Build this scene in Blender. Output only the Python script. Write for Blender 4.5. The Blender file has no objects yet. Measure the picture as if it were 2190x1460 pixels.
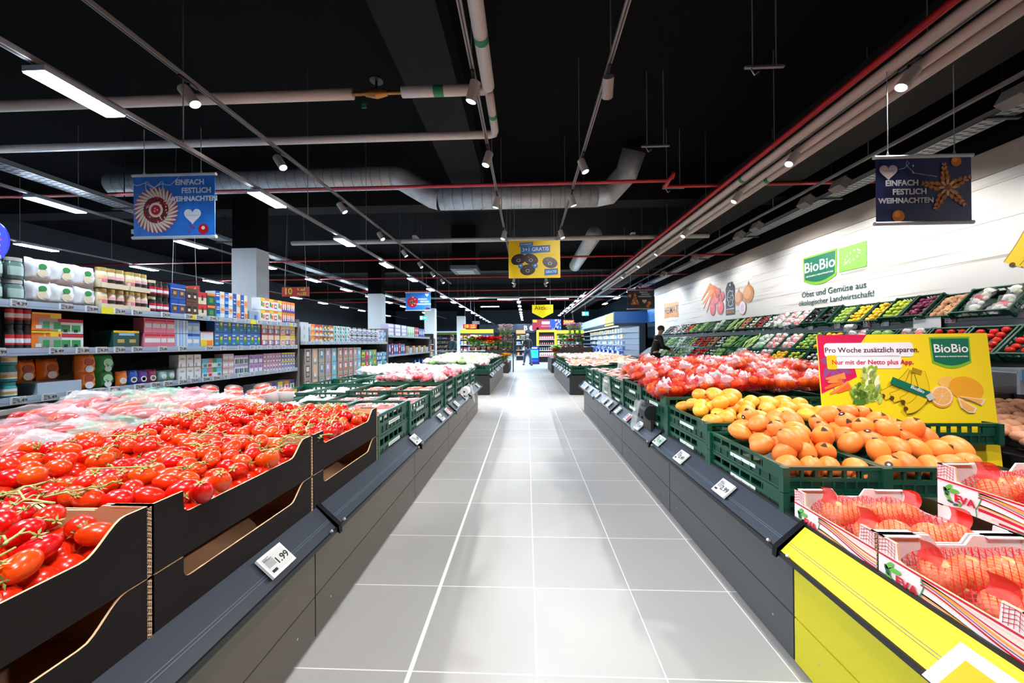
import bpy, math, random
from mathutils import Vector, Matrix, Euler, noise
SC = bpy.context.scene
COL = SC.collection
RND = random.Random(11)
PI = math.pi

# ---------------------------------------------------------------- camera
EYE = 1.24
def _axes():
    yaw, pitch, roll = math.radians(2.31), math.radians(.22), math.radians(-.4)
    f = Vector((-math.sin(yaw)*math.cos(pitch), math.cos(yaw)*math.cos(pitch), math.sin(pitch)))
    r = Vector((math.cos(yaw), math.sin(yaw), 0)); u = r.cross(f)
    c, s = math.cos(roll), math.sin(roll)
    return c*r+s*u, -s*r+c*u, f
_r, _u, _f = _axes()
cam = bpy.data.objects.new('camera', bpy.data.cameras.new('camera'))
cam.matrix_world = Matrix(((_r.x, _u.x, -_f.x, 0), (_r.y, _u.y, -_f.y, 0), (_r.z, _u.z, -_f.z, EYE), (0, 0, 0, 1)))
cam.data.sensor_width = 36; cam.data.lens = 780/2190*36; cam.data.clip_start = .02; cam.data.clip_end = 200
COL.objects.link(cam); SC.camera = cam

# ---------------------------------------------------------------- world, exposure
w = bpy.data.worlds.new('world'); SC.world = w; w.use_nodes = True
w.node_tree.nodes['Background'].inputs[0].default_value = (.8, .9, 1, 1)
w.node_tree.nodes['Background'].inputs[1].default_value = .02
SC.view_settings.view_transform = 'Standard'; SC.view_settings.look = 'None'
SC.view_settings.gamma = 1; SC.view_settings.use_curve_mapping = False
SC.view_settings.exposure = 0.52
SC.cycles.max_bounces = 6; SC.cycles.diffuse_bounces = 3; SC.cycles.glossy_bounces = 3
SC.cycles.transmission_bounces = 3; SC.cycles.transparent_max_bounces = 10
SC.cycles.sample_clamp_indirect = 6; SC.cycles.caustics_reflective = False; SC.cycles.caustics_refractive = False

TZ = 3.69                                   # height of the light tracks
def spot_lamp(name, loc, target, watts, cone=70, col=(1, .975, .94), blend=.6, size=.05):
    d = bpy.data.lights.new(name, 'SPOT'); d.energy = watts; d.spot_size = math.radians(cone); d.spot_blend = blend
    d.color = col; d.shadow_soft_size = size
    o = bpy.data.objects.new(name, d); o.location = loc
    o.rotation_euler = (Vector(target)-Vector(loc)).to_track_quat('-Z', 'Y').to_euler()
    COL.objects.link(o); return o

# ---------------------------------------------------------------- materials
def lin(h):
    h = h.lstrip('#'); v = [int(h[i:i+2], 16)/255 for i in (0, 2, 4)]
    return tuple(c/12.92 if c <= .04045 else ((c+.055)/1.055)**2.4 for c in v)+(1,)
MATS = {}
def mat(n, hx='#808080', rough=.5, metal=0, spec=.5, var=0, vs=6, rnd=0, emit=0, bump=0, bs=60, coat=0, hue=0, sss=0):
    if n in MATS: return MATS[n]
    m = bpy.data.materials.new(n); m.use_nodes = True; t = m.node_tree; p = t.nodes['Principled BSDF']
    c = lin(hx); I = p.inputs
    I['Base Color'].default_value = c; I['Roughness'].default_value = rough; I['Metallic'].default_value = metal
    I['Specular IOR Level'].default_value = spec
    if coat: I['Coat Weight'].default_value = coat; I['Coat Roughness'].default_value = .08
    if emit: I['Emission Color'].default_value = c; I['Emission Strength'].default_value = emit
    out = None
    if var or bump:
        tc = t.nodes.new('ShaderNodeTexCoord')
    if var:
        nz = t.nodes.new('ShaderNodeTexNoise'); nz.inputs['Scale'].default_value = vs; nz.inputs['Detail'].default_value = 4
        t.links.new(tc.outputs['Object'], nz.inputs['Vector'])
        mp = t.nodes.new('ShaderNodeMapRange'); mp.inputs[1].default_value = .3; mp.inputs[2].default_value = .7
        mp.inputs[3].default_value = 1-var; mp.inputs[4].default_value = 1+var
        t.links.new(nz.outputs[0], mp.inputs[0])
        hs = t.nodes.new('ShaderNodeHueSaturation'); hs.inputs['Color'].default_value = c
        t.links.new(mp.outputs[0], hs.inputs['Value']); out = hs.outputs[0]
    if rnd or hue:
        oi = t.nodes.new('ShaderNodeObjectInfo')
        mp = t.nodes.new('ShaderNodeMapRange'); mp.inputs[3].default_value = 1-rnd; mp.inputs[4].default_value = 1+rnd
        t.links.new(oi.outputs['Random'], mp.inputs[0])
        hs = t.nodes.new('ShaderNodeHueSaturation'); hs.inputs['Color'].default_value = c
        if out: t.links.new(out, hs.inputs['Color'])
        t.links.new(mp.outputs[0], hs.inputs['Value'])
        if hue:
            ml = t.nodes.new('ShaderNodeMath'); ml.operation = 'MULTIPLY_ADD'; ml.inputs[1].default_value = 1.2*hue; ml.inputs[2].default_value = .5-.2*hue
            t.links.new(oi.outputs['Random'], ml.inputs[0]); t.links.new(ml.outputs[0], hs.inputs['Hue'])
        out = hs.outputs[0]
    if out: t.links.new(out, I['Base Color'])
    if bump:
        nb = t.nodes.new('ShaderNodeTexNoise'); nb.inputs['Scale'].default_value = bs; nb.inputs['Detail'].default_value = 3
        t.links.new(tc.outputs['Object'], nb.inputs['Vector'])
        b = t.nodes.new('ShaderNodeBump'); b.inputs['Strength'].default_value = bump; b.inputs['Distance'].default_value = .01
        t.links.new(nb.outputs[0], b.inputs['Height']); t.links.new(b.outputs[0], I['Normal'])
    MATS[n] = m; return m
def film(n, hx='#ffffff', opac=.14, rough=.12, edge=.5):
    """thin see-through plastic: clear straight on, glossy and milky at the folds"""
    if n in MATS: return MATS[n]
    m = bpy.data.materials.new(n); m.use_nodes = True; t = m.node_tree; p = t.nodes['Principled BSDF']
    p.inputs['Base Color'].default_value = lin(hx); p.inputs['Roughness'].default_value = rough; p.inputs['Specular IOR Level'].default_value = .5
    tr = t.nodes.new('ShaderNodeBsdfTransparent'); mx = t.nodes.new('ShaderNodeMixShader'); lw = t.nodes.new('ShaderNodeLayerWeight')
    lw.inputs[0].default_value = .35
    mp = t.nodes.new('ShaderNodeMapRange'); mp.inputs[3].default_value = opac; mp.inputs[4].default_value = edge
    t.links.new(lw.outputs['Facing'], mp.inputs[0]); t.links.new(mp.outputs[0], mx.inputs[0])
    t.links.new(tr.outputs[0], mx.inputs[1]); t.links.new(p.outputs[0], mx.inputs[2])
    t.links.new(mx.outputs[0], t.nodes['Material Output'].inputs[0])
    MATS[n] = m; return m
def netting(n, hx, k=95, wdt=.28, base=.12):
    """a knotted plastic net: diagonal strands with open holes between them"""
    if n in MATS: return MATS[n]
    m = bpy.data.materials.new(n); m.use_nodes = True; t = m.node_tree; p = t.nodes['Principled BSDF']
    p.inputs['Base Color'].default_value = lin(hx); p.inputs['Roughness'].default_value = .35
    tc = t.nodes.new('ShaderNodeTexCoord'); sx = t.nodes.new('ShaderNodeSeparateXYZ'); t.links.new(tc.outputs['Object'], sx.inputs[0])
    def mth(op, a, b):
        q = t.nodes.new('ShaderNodeMath'); q.operation = op
        for i, x in enumerate((a, b)):
            if x is None: continue
            if isinstance(x, (int, float)): q.inputs[i].default_value = x
            else: t.links.new(x, q.inputs[i])
        return q.outputs[0]
    u = mth('ADD', sx.outputs[0], mth('MULTIPLY', sx.outputs[2], .8)); v = mth('ADD', sx.outputs[1], mth('MULTIPLY', sx.outputs[2], .6))
    a = mth('ABSOLUTE', mth('SINE', mth('MULTIPLY', mth('ADD', u, v), k*PI), None), None)
    b = mth('ABSOLUTE', mth('SINE', mth('MULTIPLY', mth('SUBTRACT', u, v), k*PI), None), None)
    hit = mth('MAXIMUM', mth('LESS_THAN', mth('MINIMUM', a, b), wdt), base)
    tr = t.nodes.new('ShaderNodeBsdfTransparent'); mx = t.nodes.new('ShaderNodeMixShader')
    t.links.new(hit, mx.inputs[0]); t.links.new(tr.outputs[0], mx.inputs[1]); t.links.new(p.outputs[0], mx.inputs[2])
    t.links.new(mx.outputs[0], t.nodes['Material Output'].inputs[0])
    MATS[n] = m; return m

# ---------------------------------------------------------------- mesh building
class MB:
    def __init__(s): s.v = []; s.f = []; s.mi = []; s.sm = []; s.ms = []; s.M = None
    def _m(s, m):
        if m not in s.ms: s.ms.append(m)
        return s.ms.index(m)
    def add(s, vs, fs, m, smooth=False, M=None):
        o = len(s.v); T = M if M is not None else s.M
        for p in vs: s.v.append(tuple(T @ Vector(p)) if T is not None else tuple(p))
        k = s._m(m)
        for f in fs: s.f.append(tuple(i+o for i in f)); s.mi.append(k); s.sm.append(smooth)
        return s
    def box(s, a, b, m, M=None, fm=None):
        """fm: materials for single faces, keys -x +x -y +y -z +z"""
        (x0, y0, z0), (x1, y1, z1) = a, b
        v = [(x0,y0,z0),(x1,y0,z0),(x1,y1,z0),(x0,y1,z0),(x0,y0,z1),(x1,y0,z1),(x1,y1,z1),(x0,y1,z1)]
        F = {'-z':(0,3,2,1),'+z':(4,5,6,7),'-y':(0,1,5,4),'+x':(1,2,6,5),'+y':(2,3,7,6),'-x':(3,0,4,7)}
        if not fm: return s.add(v, list(F.values()), m, M=M)
        for k, f in F.items(): s.add([v[i] for i in f], [(0,1,2,3)], fm.get(k, m), M=M)
        return s
    def cyl(s, p, q, r0, r1, m, n=12, caps=True, smooth=True):
        p, q = Vector(p), Vector(q); d = (q-p).normalized(); a = d.orthogonal().normalized(); b = d.cross(a)
        vs = []
        for c, r in ((p, r0), (q, r1)):
            for i in range(n):
                t = 2*PI*i/n; vs.append(c+(a*math.cos(t)+b*math.sin(t))*r)
        s.add(vs, [(i, (i+1) % n, n+(i+1) % n, n+i) for i in range(n)], m, smooth)
        if caps:
            s.add(vs[:n], [tuple(range(n-1, -1, -1))], m); s.add(vs[n:], [tuple(range(n))], m)
        return s
    def tube(s, path, r, m, n=8, caps=True):
        P = [Vector(p) for p in path]; vs = []; a = None; L = len(P)
        for i, p in enumerate(P):
            d = (P[min(i+1, L-1)]-P[max(i-1, 0)]).normalized()
            a = d.orthogonal().normalized() if a is None else (a-d*a.dot(d)).normalized()
            b = d.cross(a); ri = r[i] if isinstance(r, (list, tuple)) else r
            for k in range(n):
                t = 2*PI*k/n; vs.append(p+(a*math.cos(t)+b*math.sin(t))*ri)
        fs = [(i*n+k, i*n+(k+1) % n, (i+1)*n+(k+1) % n, (i+1)*n+k) for i in range(L-1) for k in range(n)]
        if caps: fs += [tuple(range(n-1, -1, -1)), tuple((L-1)*n+k for k in range(n))]
        return s.add(vs, fs, m, True)
    def lathe(s, prof, m, n=14, M=None, c=(0, 0, 0)):
        """prof: (radius, z) from the bottom up"""
        vs = []
        for r, z in prof:
            for k in range(n):
                t = 2*PI*k/n; vs.append((c[0]+r*math.cos(t), c[1]+r*math.sin(t), c[2]+z))
        L = len(prof)
        fs = [(i*n+k, i*n+(k+1) % n, (i+1)*n+(k+1) % n, (i+1)*n+k) for i in range(L-1) for k in range(n)]
        if prof[0][0] > 1e-5: fs.append(tuple(range(n-1, -1, -1)))
        if prof[-1][0] > 1e-5: fs.append(tuple((L-1)*n+k for k in range(n)))
        return s.add(vs, fs, m, True, M)
    def ell(s, c, r, m, nu=12, nv=8, M=None, fn=None):
        if not isinstance(r, (tuple, list)): r = (r, r, r)
        vs = [(c[0], c[1], c[2]-r[2])]
        for j in range(1, nv):
            ph = -PI/2+PI*j/nv
            for i in range(nu):
                t = 2*PI*i/nu; k = fn(t, ph) if fn else 1
                vs.append((c[0]+r[0]*k*math.cos(ph)*math.cos(t), c[1]+r[1]*k*math.cos(ph)*math.sin(t), c[2]+r[2]*k*math.sin(ph)))
        vs.append((c[0], c[1], c[2]+r[2])); T = len(vs)-1
        fs = [(0, 1+(i+1) % nu, 1+i) for i in range(nu)]
        for j in range(nv-2):
            for i in range(nu): fs.append((1+j*nu+i, 1+j*nu+(i+1) % nu, 1+(j+1)*nu+(i+1) % nu, 1+(j+1)*nu+i))
        fs += [(T, 1+(nv-2)*nu+i, 1+(nv-2)*nu+(i+1) % nu) for i in range(nu)]
        return s.add(vs, fs, m, True, M)
    def prism(s, poly, h0, h1, m, ax='z', cap0=None, cap1=None, M=None):
        """poly in the plane across ax (x: (y,z), y: (x,z), z: (x,y)), pushed from h0 to h1"""
        f = {'x': lambda a, b, h: (h, a, b), 'y': lambda a, b, h: (a, h, b), 'z': lambda a, b, h: (a, b, h)}[ax]
        n = len(poly); v0 = [f(a, b, h0) for a, b in poly]; v1 = [f(a, b, h1) for a, b in poly]
        s.add(v0+v1, [(i, (i+1) % n, n+(i+1) % n, n+i) for i in range(n)], m, M=M)
        s.add(v0, [tuple(range(n-1, -1, -1))], cap0 or m, M=M); s.add(v1, [tuple(range(n))], cap1 or m, M=M); return s
    def grid(s, fn, nu, nv, m, smooth=True, M=None):
        vs = [fn(i/nu, j/nv) for j in range(nv+1) for i in range(nu+1)]; k = nu+1
        return s.add(vs, [(j*k+i, j*k+i+1, (j+1)*k+i+1, (j+1)*k+i) for j in range(nv) for i in range(nu)], m, smooth, M)
    def mesh(s, name):
        me = bpy.data.meshes.new(name); me.from_pydata(s.v, [], s.f)
        for m in s.ms: me.materials.append(m)
        me.polygons.foreach_set('material_index', s.mi); me.polygons.foreach_set('use_smooth', s.sm); me.update(); return me
    def build(s, name, parent=None, proto=False):
        me = s.mesh(name)
        if parent is not None and parent in WM: me.transform(WM[parent].inverted())
        o = bpy.data.objects.new(name, me)
        if proto: PROTOS.append(o); KIDS[o] = []
        else: COL.objects.link(o)
        if parent is not None:
            o.parent = parent
            if parent in WM: WM[o] = WM[parent]
        return o
WM = {}; KIDS = {}; PROTOS = []
USED = {}
def tag(o, label, cat, group=None, kind=None):
    o['label'] = label; o['category'] = cat
    if group: o['group'] = group
    if kind: o['kind'] = kind
    return o
def struct(o): o['kind'] = 'structure'; return o
def thing(name, label, cat, loc=(0, 0, 0), rz=0, group=None):
    o = bpy.data.objects.new(name, None); o.empty_display_size = .05; COL.objects.link(o)
    o.location = loc; o.rotation_euler = (0, 0, rz); WM[o] = Matrix.Translation(loc) @ Matrix.Rotation(rz, 4, 'Z')
    return tag(o, label, cat, group)
def proto(mb, name, kids=()):
    """an unlinked master (mesh) with child parts; place() copies it"""
    o = bpy.data.objects.new(name, mb.mesh(name)); KIDS[o] = []; PROTOS.append(o)
    for kn, km in kids:
        c = bpy.data.objects.new(kn, km.mesh(kn) if isinstance(km, MB) else km); c.parent = o; KIDS[o].append(c); PROTOS.append(c)
    return o
def subkid(child, name, km):
    c = bpy.data.objects.new(name, km.mesh(name)); c.parent = child; KIDS.setdefault(child, []).append(c); PROTOS.append(c)
def place(pr, M, label, cat, group=None):
    o = pr.copy(); COL.objects.link(o); o.matrix_basis = M
    for c in KIDS.get(pr, ()):
        d = c.copy(); COL.objects.link(d); d.parent = o
        for g in KIDS.get(c, ()):
            e = g.copy(); COL.objects.link(e); e.parent = d
    return tag(o, label, cat, group)
def TR(x, y, z, rx=0, ry=0, rz=0, s=1):
    M = Matrix.Translation((x, y, z)) @ Euler((rx, ry, rz)).to_matrix().to_4x4()
    return M @ Matrix.Diagonal(((s, s, s) if not isinstance(s, tuple) else s)+(1,))
def frame(pos, u, v):
    u = Vector(u).normalized(); v = Vector(v); n = u.cross(v).normalized(); v = n.cross(u)
    return Matrix(((u.x, v.x, n.x, pos[0]), (u.y, v.y, n.y, pos[1]), (u.z, v.z, n.z, pos[2]), (0, 0, 0, 1)))
ORD = 'first second third fourth fifth sixth seventh eighth ninth tenth eleventh twelfth thirteenth fourteenth fifteenth sixteenth seventeenth eighteenth nineteenth twentieth'.split()
def od(i): return ORD[i] if i < 20 else '%dth' % (i+1)
TXT = {}
def text(body, size, m, M, parent=None, name='lettering', align='CENTER', bold=0, ext=.0006, shear=0, space=1, width=None):
    key = (body, size, m.name, align, bold, shear)
    c = TXT.get(key)
    if c is None:
        c = bpy.data.curves.new(name, 'FONT'); c.body = body; c.size = size; c.align_x = align; c.align_y = 'CENTER'
        c.extrude = ext; c.offset = bold*size; c.resolution_u = 3; c.shear = shear; c.space_character = space; c.materials.append(m)
        q = bpy.data.objects.new(name, c); COL.objects.link(q); c = bpy.data.meshes.new_from_object(q); bpy.data.objects.remove(q); TXT[key] = c
    o = bpy.data.objects.new(name, c); COL.objects.link(o)
    if parent is not None:
        o.parent = parent
        if parent in WM: M = WM[parent].inverted() @ M
    o.matrix_basis = M
    return o
# plane art: coordinates (a,b) in a sign's own plane, lifted by k sheets
class Art:
    def __init__(s, M): s.M = M; s.mb = MB()
    def poly(s, pts, m, k=1): s.mb.add([(a, b, .0007*k) for a, b in pts], [tuple(range(len(pts)))], m, M=s.M); return s
    def rect(s, a0, b0, a1, b1, m, k=1, r=0):
        if r <= 0: return s.poly([(a0, b0), (a1, b0), (a1, b1), (a0, b1)], m, k)
        pts = []
        for cx, cy, t0 in ((a1-r, b0+r, -90), (a1-r, b1-r, 0), (a0+r, b1-r, 90), (a0+r, b0+r, 180)):
            for j in range(5):
                t = math.radians(t0+j*22.5); pts.append((cx+r*math.cos(t), cy+r*math.sin(t)))
        return s.poly(pts, m, k)
    def disc(s, a, b, ra, m, k=1, rb=None, rot=0, n=18, t0=0, t1=360):
        rb = ra if rb is None else rb; c, d = math.cos(rot), math.sin(rot); pts = []
        for i in range(n if t1-t0 >= 360 else n+1):
            t = math.radians(t0+(t1-t0)*i/n); x, y = ra*math.cos(t), rb*math.sin(t); pts.append((a+x*c-y*d, b+x*d+y*c))
        return s.poly(pts, m, k)
    def line(s, pts, wd, m, k=1):
        pts = [p for i, p in enumerate(pts) if i == 0 or math.hypot(p[0]-pts[i-1][0], p[1]-pts[i-1][1]) > 1e-5]
        n = len(pts); A, B = [], []
        for i, (a, b) in enumerate(pts):
            p, q = pts[max(i-1, 0)], pts[min(i+1, n-1)]
            d = Vector((q[0]-p[0], q[1]-p[1])); d = d.normalized() if d.length > 1e-6 else Vector((1, 0)); nx, ny = -d.y*wd/2, d.x*wd/2
            A.append((a+nx, b+ny, .0007*k)); B.append((a-nx, b-ny, .0007*k))
        s.mb.add(B+A, [(i, i+1, n+i+1, n+i) for i in range(n-1)], m, M=s.M); return s
    def curve(s, pts, wd, m, k=1):
        for _ in range(3):
            q = [pts[0]]
            for (a, b), (c, d) in zip(pts, pts[1:]): q += [(a*.75+c*.25, b*.75+d*.25), (a*.25+c*.75, b*.25+d*.75)]
            pts = q+[pts[-1]]
        return s.line(pts, wd, m, k)
    def done(s, name, parent=None): return s.mb.build(name, parent)
    def text(s, body, a, b, size, m, parent=None, k=2, rot=0, **kw):
        return text(body, size, m, s.M @ Matrix.Translation((a, b, .0007*k)) @ Matrix.Rotation(rot, 4, 'Z'), parent, **kw)
def crumple(hw, hl, hh, seed, amp=.3, n=12, m=None, mb=None, c=(0, 0, 0), flat=0):
    """a pillow-shaped bag with creased film"""
    mb = mb or MB(); o = Vector((seed*7.3, seed*3.1, seed*1.7))
    def up(sg):
        def f(u, v):
            x, y = 2*u-1, 2*v-1; e = max(0, (1-x**4)*(1-y**4))**.6
            p = Vector((x*2.2, y*2.2, sg*.8))+o; k = abs(noise.noise(p*1.3))*1.6+abs(noise.noise(p*3))*.7
            z = hh*e*(1-amp+amp*k*1.4)
            if sg < 0: z = z*(1-flat)
            wob = noise.noise(p*.9)*.12
            return (c[0]+hw*x*(1+wob*abs(x)), c[1]+hl*y*(1+wob*abs(y)), c[2]+sg*z)
        return f
    mb.grid(up(1), n, n, m); g = up(-1); mb.grid(lambda u, v: g(1-u, v), n, n, m); return mb
# ================================================================ setting
def floor_mat():
    m = bpy.data.materials.new('floor_tile'); m.use_nodes = True; t = m.node_tree; p = t.nodes['Principled BSDF']; L = t.links.new
    tc = t.nodes.new('ShaderNodeTexCoord'); sx = t.nodes.new('ShaderNodeSeparateXYZ'); L(tc.outputs['Object'], sx.inputs[0])
    def mth(op, a, b=None, c=None):
        q = t.nodes.new('ShaderNodeMath'); q.operation = op
        for i, x in enumerate((a, b, c)):
            if x is None: continue
            if isinstance(x, (int, float)): q.inputs[i].default_value = x
            else: L(x, q.inputs[i])
        return q.outputs[0]
    def cell(o, off, d):
        q = mth('DIVIDE', mth('SUBTRACT', o, off), d); fl = mth('FLOOR', q); fr = mth('SUBTRACT', q, fl)
        return fl, mth('MULTIPLY', mth('MINIMUM', fr, mth('SUBTRACT', 1, fr)), d)
    cx, gx = cell(sx.outputs[0], .028, .4785); cy, gy = cell(sx.outputs[1], 1.369, .4845)
    g = mth('LESS_THAN', mth('MINIMUM', gx, gy), .0022)
    j = mth('LESS_THAN', mth('ABSOLUTE', mth('ADD', sx.outputs[0], .45)), .0085)
    g = mth('MAXIMUM', g, j)
    wn = t.nodes.new('ShaderNodeTexWhiteNoise'); wn.noise_dimensions = '2D'
    cb = t.nodes.new('ShaderNodeCombineXYZ'); L(cx, cb.inputs[0]); L(cy, cb.inputs[1]); L(cb.outputs[0], wn.inputs['Vector'])
    nz = t.nodes.new('ShaderNodeTexNoise'); nz.inputs['Scale'].default_value = 3.5; nz.inputs['Detail'].default_value = 6; L(tc.outputs['Object'], nz.inputs['Vector'])
    v = mth('ADD', mth('MULTIPLY_ADD', wn.outputs[0], .09, .93), mth('MULTIPLY_ADD', nz.outputs[0], .14, -.07))
    hs = t.nodes.new('ShaderNodeHueSaturation'); hs.inputs['Color'].default_value = lin('#989898'); L(v, hs.inputs['Value'])
    mx = t.nodes.new('ShaderNodeMix'); mx.data_type = 'RGBA'; L(g, mx.inputs['Factor']); L(hs.outputs[0], mx.inputs['A']); mx.inputs['B'].default_value = lin('#dcdad6')
    L(mx.outputs['Result'], p.inputs['Base Color'])
    r = mth('ADD', mth('MULTIPLY_ADD', nz.outputs[0], .2, .40), mth('MULTIPLY', g, .3)); L(r, p.inputs['Roughness'])
    p.inputs['Specular IOR Level'].default_value = .35
    return m
def plank_mat():
    m = bpy.data.materials.new('white_planks'); m.use_nodes = True; t = m.node_tree; p = t.nodes['Principled BSDF']; L = t.links.new
    tc = t.nodes.new('ShaderNodeTexCoord'); sx = t.nodes.new('ShaderNodeSeparateXYZ'); L(tc.outputs['Object'], sx.inputs[0])
    q = t.nodes.new('ShaderNodeMath'); q.operation = 'WRAP'; q.inputs[1].default_value = .46; q.inputs[2].default_value = 0
    L(sx.outputs[2], q.inputs[0]); s = t.nodes.new('ShaderNodeMath'); s.operation = 'LESS_THAN'; s.inputs[1].default_value = .006; L(q.outputs[0], s.inputs[0])
    mp = t.nodes.new('ShaderNodeMapping'); mp.inputs['Scale'].default_value = (1, .35, 9); L(tc.outputs['Object'], mp.inputs[0])
    nz = t.nodes.new('ShaderNodeTexNoise'); nz.inputs['Scale'].default_value = 1.6; nz.inputs['Detail'].default_value = 5; L(mp.outputs[0], nz.inputs['Vector'])
    cr = t.nodes.new('ShaderNodeValToRGB'); cr.color_ramp.elements[0].position = .27; cr.color_ramp.elements[0].color = lin('#b9b4ac'); cr.color_ramp.elements[1].position = .42; cr.color_ramp.elements[1].color = lin('#e6e4e1')
    L(nz.outputs[0], cr.inputs[0])
    mx = t.nodes.new('ShaderNodeMix'); mx.data_type = 'RGBA'; L(s.outputs[0], mx.inputs['Factor']); L(cr.outputs[0], mx.inputs['A']); mx.inputs['B'].default_value = lin('#8f8a82')
    L(mx.outputs['Result'], p.inputs['Base Color']); p.inputs['Roughness'].default_value = .6
    return m
BLK = mat('black_paint', '#141416', .8, spec=.2); CEIL = mat('ceiling_black', '#0d0c0d', .9, spec=.1)
WHT = mat('white_paint', '#dcdcda', .5); GRY = mat('grey_metal', '#8f8f90', .4, .3); ALU = mat('aluminium', '#b8babc', .35, .7)
PIPE = mat('pipe_white', '#cfc2ba', .45); RED = mat('pipe_red', '#b0101e', .4); STEEL = mat('duct_steel', '#c6cace', .42, .4, var=.12, vs=9)
DKM = mat('dark_metal', '#1d1d20', .5)
struct(MB().box((-20, -4, -.1), (12, 48, 0), floor_mat()).build('floor'))
struct(MB().box((-20, -4, 5.2), (12, 48, 5.3), CEIL).build('ceiling'))
struct(MB().box((6.0, -4, 0), (6.15, 17.3, 3.36), plank_mat()).build('wall_right'))
struct(MB().box((5.97, -4, 3.36), (6.15, 17.3, 3.68), mat('trim_beige_unlit', '#a59a90', .6)).build('trim_1'))  # top trim; grey-beige tone painted in for the unlit top of the wall
struct(MB().box((6.0, -4, 3.68), (6.15, 17.3, 5.2), CEIL).box((6.15, 17.3, 0), (8.6, 17.4, 2.9), mat('white_side', '#c9d3dc', .6)).build('wall_right_upper'))
struct(MB().box((8.6, 17.3, 0), (8.75, 48, 5.2), mat('wall_blue_grey', '#5d7386', .6)).build('wall_right_far'))
struct(MB().box((-20, 44, 0), (12, 44.15, 5.2), mat('wall_back_grey', '#4c5662', .7)).build('wall_back'))
struct(MB().box((-16.2, -4, 0), (-16, 44, 5.2), mat('wall_left_dark', '#22262c', .8)).build('wall_left'))
struct(MB().box((-20, -4.1, 0), (12, -4, 5.2), mat('wall_front_grey', '#3a3a3c', .8)).build('wall_front'))
# beams under the slab
for i, (a, b) in enumerate((((-16, 8.6, 4.55), (6, 9.1, 5.2)), ((-16, 16.4, 4.5), (8, 16.9, 5.2)), ((-1.6, -3, 4.7), (-.9, 8, 5.2)), ((3.95, -3, 3.85), (4.5, 40, 4.5)), ((-16, 25, 4.4), (8, 25.6, 5.2)))):
    struct(MB().box(a, b, mat('beam_dark', '#1b1918', .85, spec=.2)).build('trim_%d' % (i+2)))
# columns, white up to the paint line and black above
for i, (x, y, w_) in enumerate(((-6.84, 8.2, .59), (-6.9, 15.6, .62), (-6.0, 21.2, .62), (-5.3, 27.5, .62), (-5.1, 34, .66))):
    top = 3.48 if i == 0 else (3.42 if i == 1 else 3.3)
    struct(MB().box((x, y, 0), (x+w_, y+.42, top), WHT).box((x+.01, y+.01, top), (x+w_-.01, y+.41, 5.2), CEIL).build('column'))

# ---------------------------------------------------------------- pipes and duct under the ceiling
def pipe(label, path, r, m, group=None, marks=(), name='pipe'):
    o = MB().tube(path, r, m, 12).build(name)
    for x, y, z, al in marks:
        a = MB()
        if al == 'y': a.cyl((x, y-.035, z), (x, y+.035, z), r*1.02, r*1.02, mat('green_label', '#1d7a4a', .5), 16, False)
        else: a.cyl((x-.055, y, z), (x+.055, y, z), r*1.02, r*1.02, mat('green_label', '#1d7a4a', .5), 16, False)
        a.build('green_label', o)
    return tag(o, label, 'pipe', group)
Z1 = 3.94
pipe('white insulated pipe crossing the ceiling from a brass valve to the pipe corner', [(-1.32, 3.86, Z1), (-.40, 3.86, Z1)], .055, PIPE, marks=[(-.92, 3.86, Z1, 'x')])
pipe('long white insulated pipe crossing the ceiling up to the brass valve', [(-12, 3.86, Z1), (-1.86, 3.86, Z1)], .055, PIPE)
v = thing('brass_valve', 'brass shut-off valve with green tag between two white pipes', 'valve', (-1.6, 3.86, Z1))
MB().cyl((-1.86, 3.86, Z1), (-1.32, 3.86, Z1), .02, .02, mat('brass', '#9a6a35', .35, .8)).cyl((-1.72, 3.86, Z1), (-1.6, 3.86, Z1), .03, .055, MATS['brass']).cyl((-1.6, 3.86, Z1), (-1.48, 3.86, Z1), .055, .03, MATS['brass']).build('body', v)
MB().cyl((-1.6, 3.86, Z1+.02), (-1.6, 3.86, Z1+.14), .014, .014, DKM).cyl((-1.6, 3.86, Z1+.13), (-1.6, 3.86, Z1+.15), .07, .07, DKM, 16).build('handwheel', v)
MB().box((-1.76, 3.85, Z1-.16), (-1.71, 3.86, Z1-.11), mat('green_label', '#1d7a4a')).tube([(-1.735, 3.855, Z1-.11), (-1.75, 3.86, Z1)], .003, DKM, 5).build('tag', v)
pipe('thick white pipe running lengthwise overhead towards the pipe corner', [(-.385, -2, Z1), (-.385, 3.82, Z1)], .065, PIPE, marks=[(-.385, 3.2, Z1, 'y')])
pipe('white pipe turning a corner overhead and crossing in front of the silver duct', [(-.385, 3.9, Z1), (-.385, 4.62, Z1), (-.40, 4.68, Z1), (-.46, 4.70, Z1), (-13, 4.70, Z1)], .048, PIPE, marks=[(-.385, 4.3, Z1, 'y')])
pipe('white pipe crossing the ceiling behind the yellow promotion sign', [(-5.9, 8.96, 3.79), (4.4, 8.96, 3.79)], .055, PIPE)
pipe('red sprinkler pipe crossing in front of the silver duct', [(-12, 6.2, 3.94), (2.34, 6.2, 3.94), (2.42, 6.1, 3.94), (2.3, 5.75, 3.86), (2.3, 6.1, 3.80)], .028, RED)
pipe('red sprinkler pipe continuing towards the plank wall after its elbow', [(2.28, 6.15, 3.82), (5.9, 6.15, 3.82)], .026, RED)
for i, (y, z) in enumerate(((10.6, 3.72), (13.6, 3.72), (17.2, 3.74), (22, 3.8))):
    pipe('thin red sprinkler pipe crossing the hall, %s row behind the duct' % od(i), [(-15.5, y, z), (5.9, y, z)], .026, RED)
pipe('thick red pipe across the top corner of the ceiling over the sales gondola', [(-9, 2.75, 4.2), (-2.6, 2.75, 4.2)], .06, RED)
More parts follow.
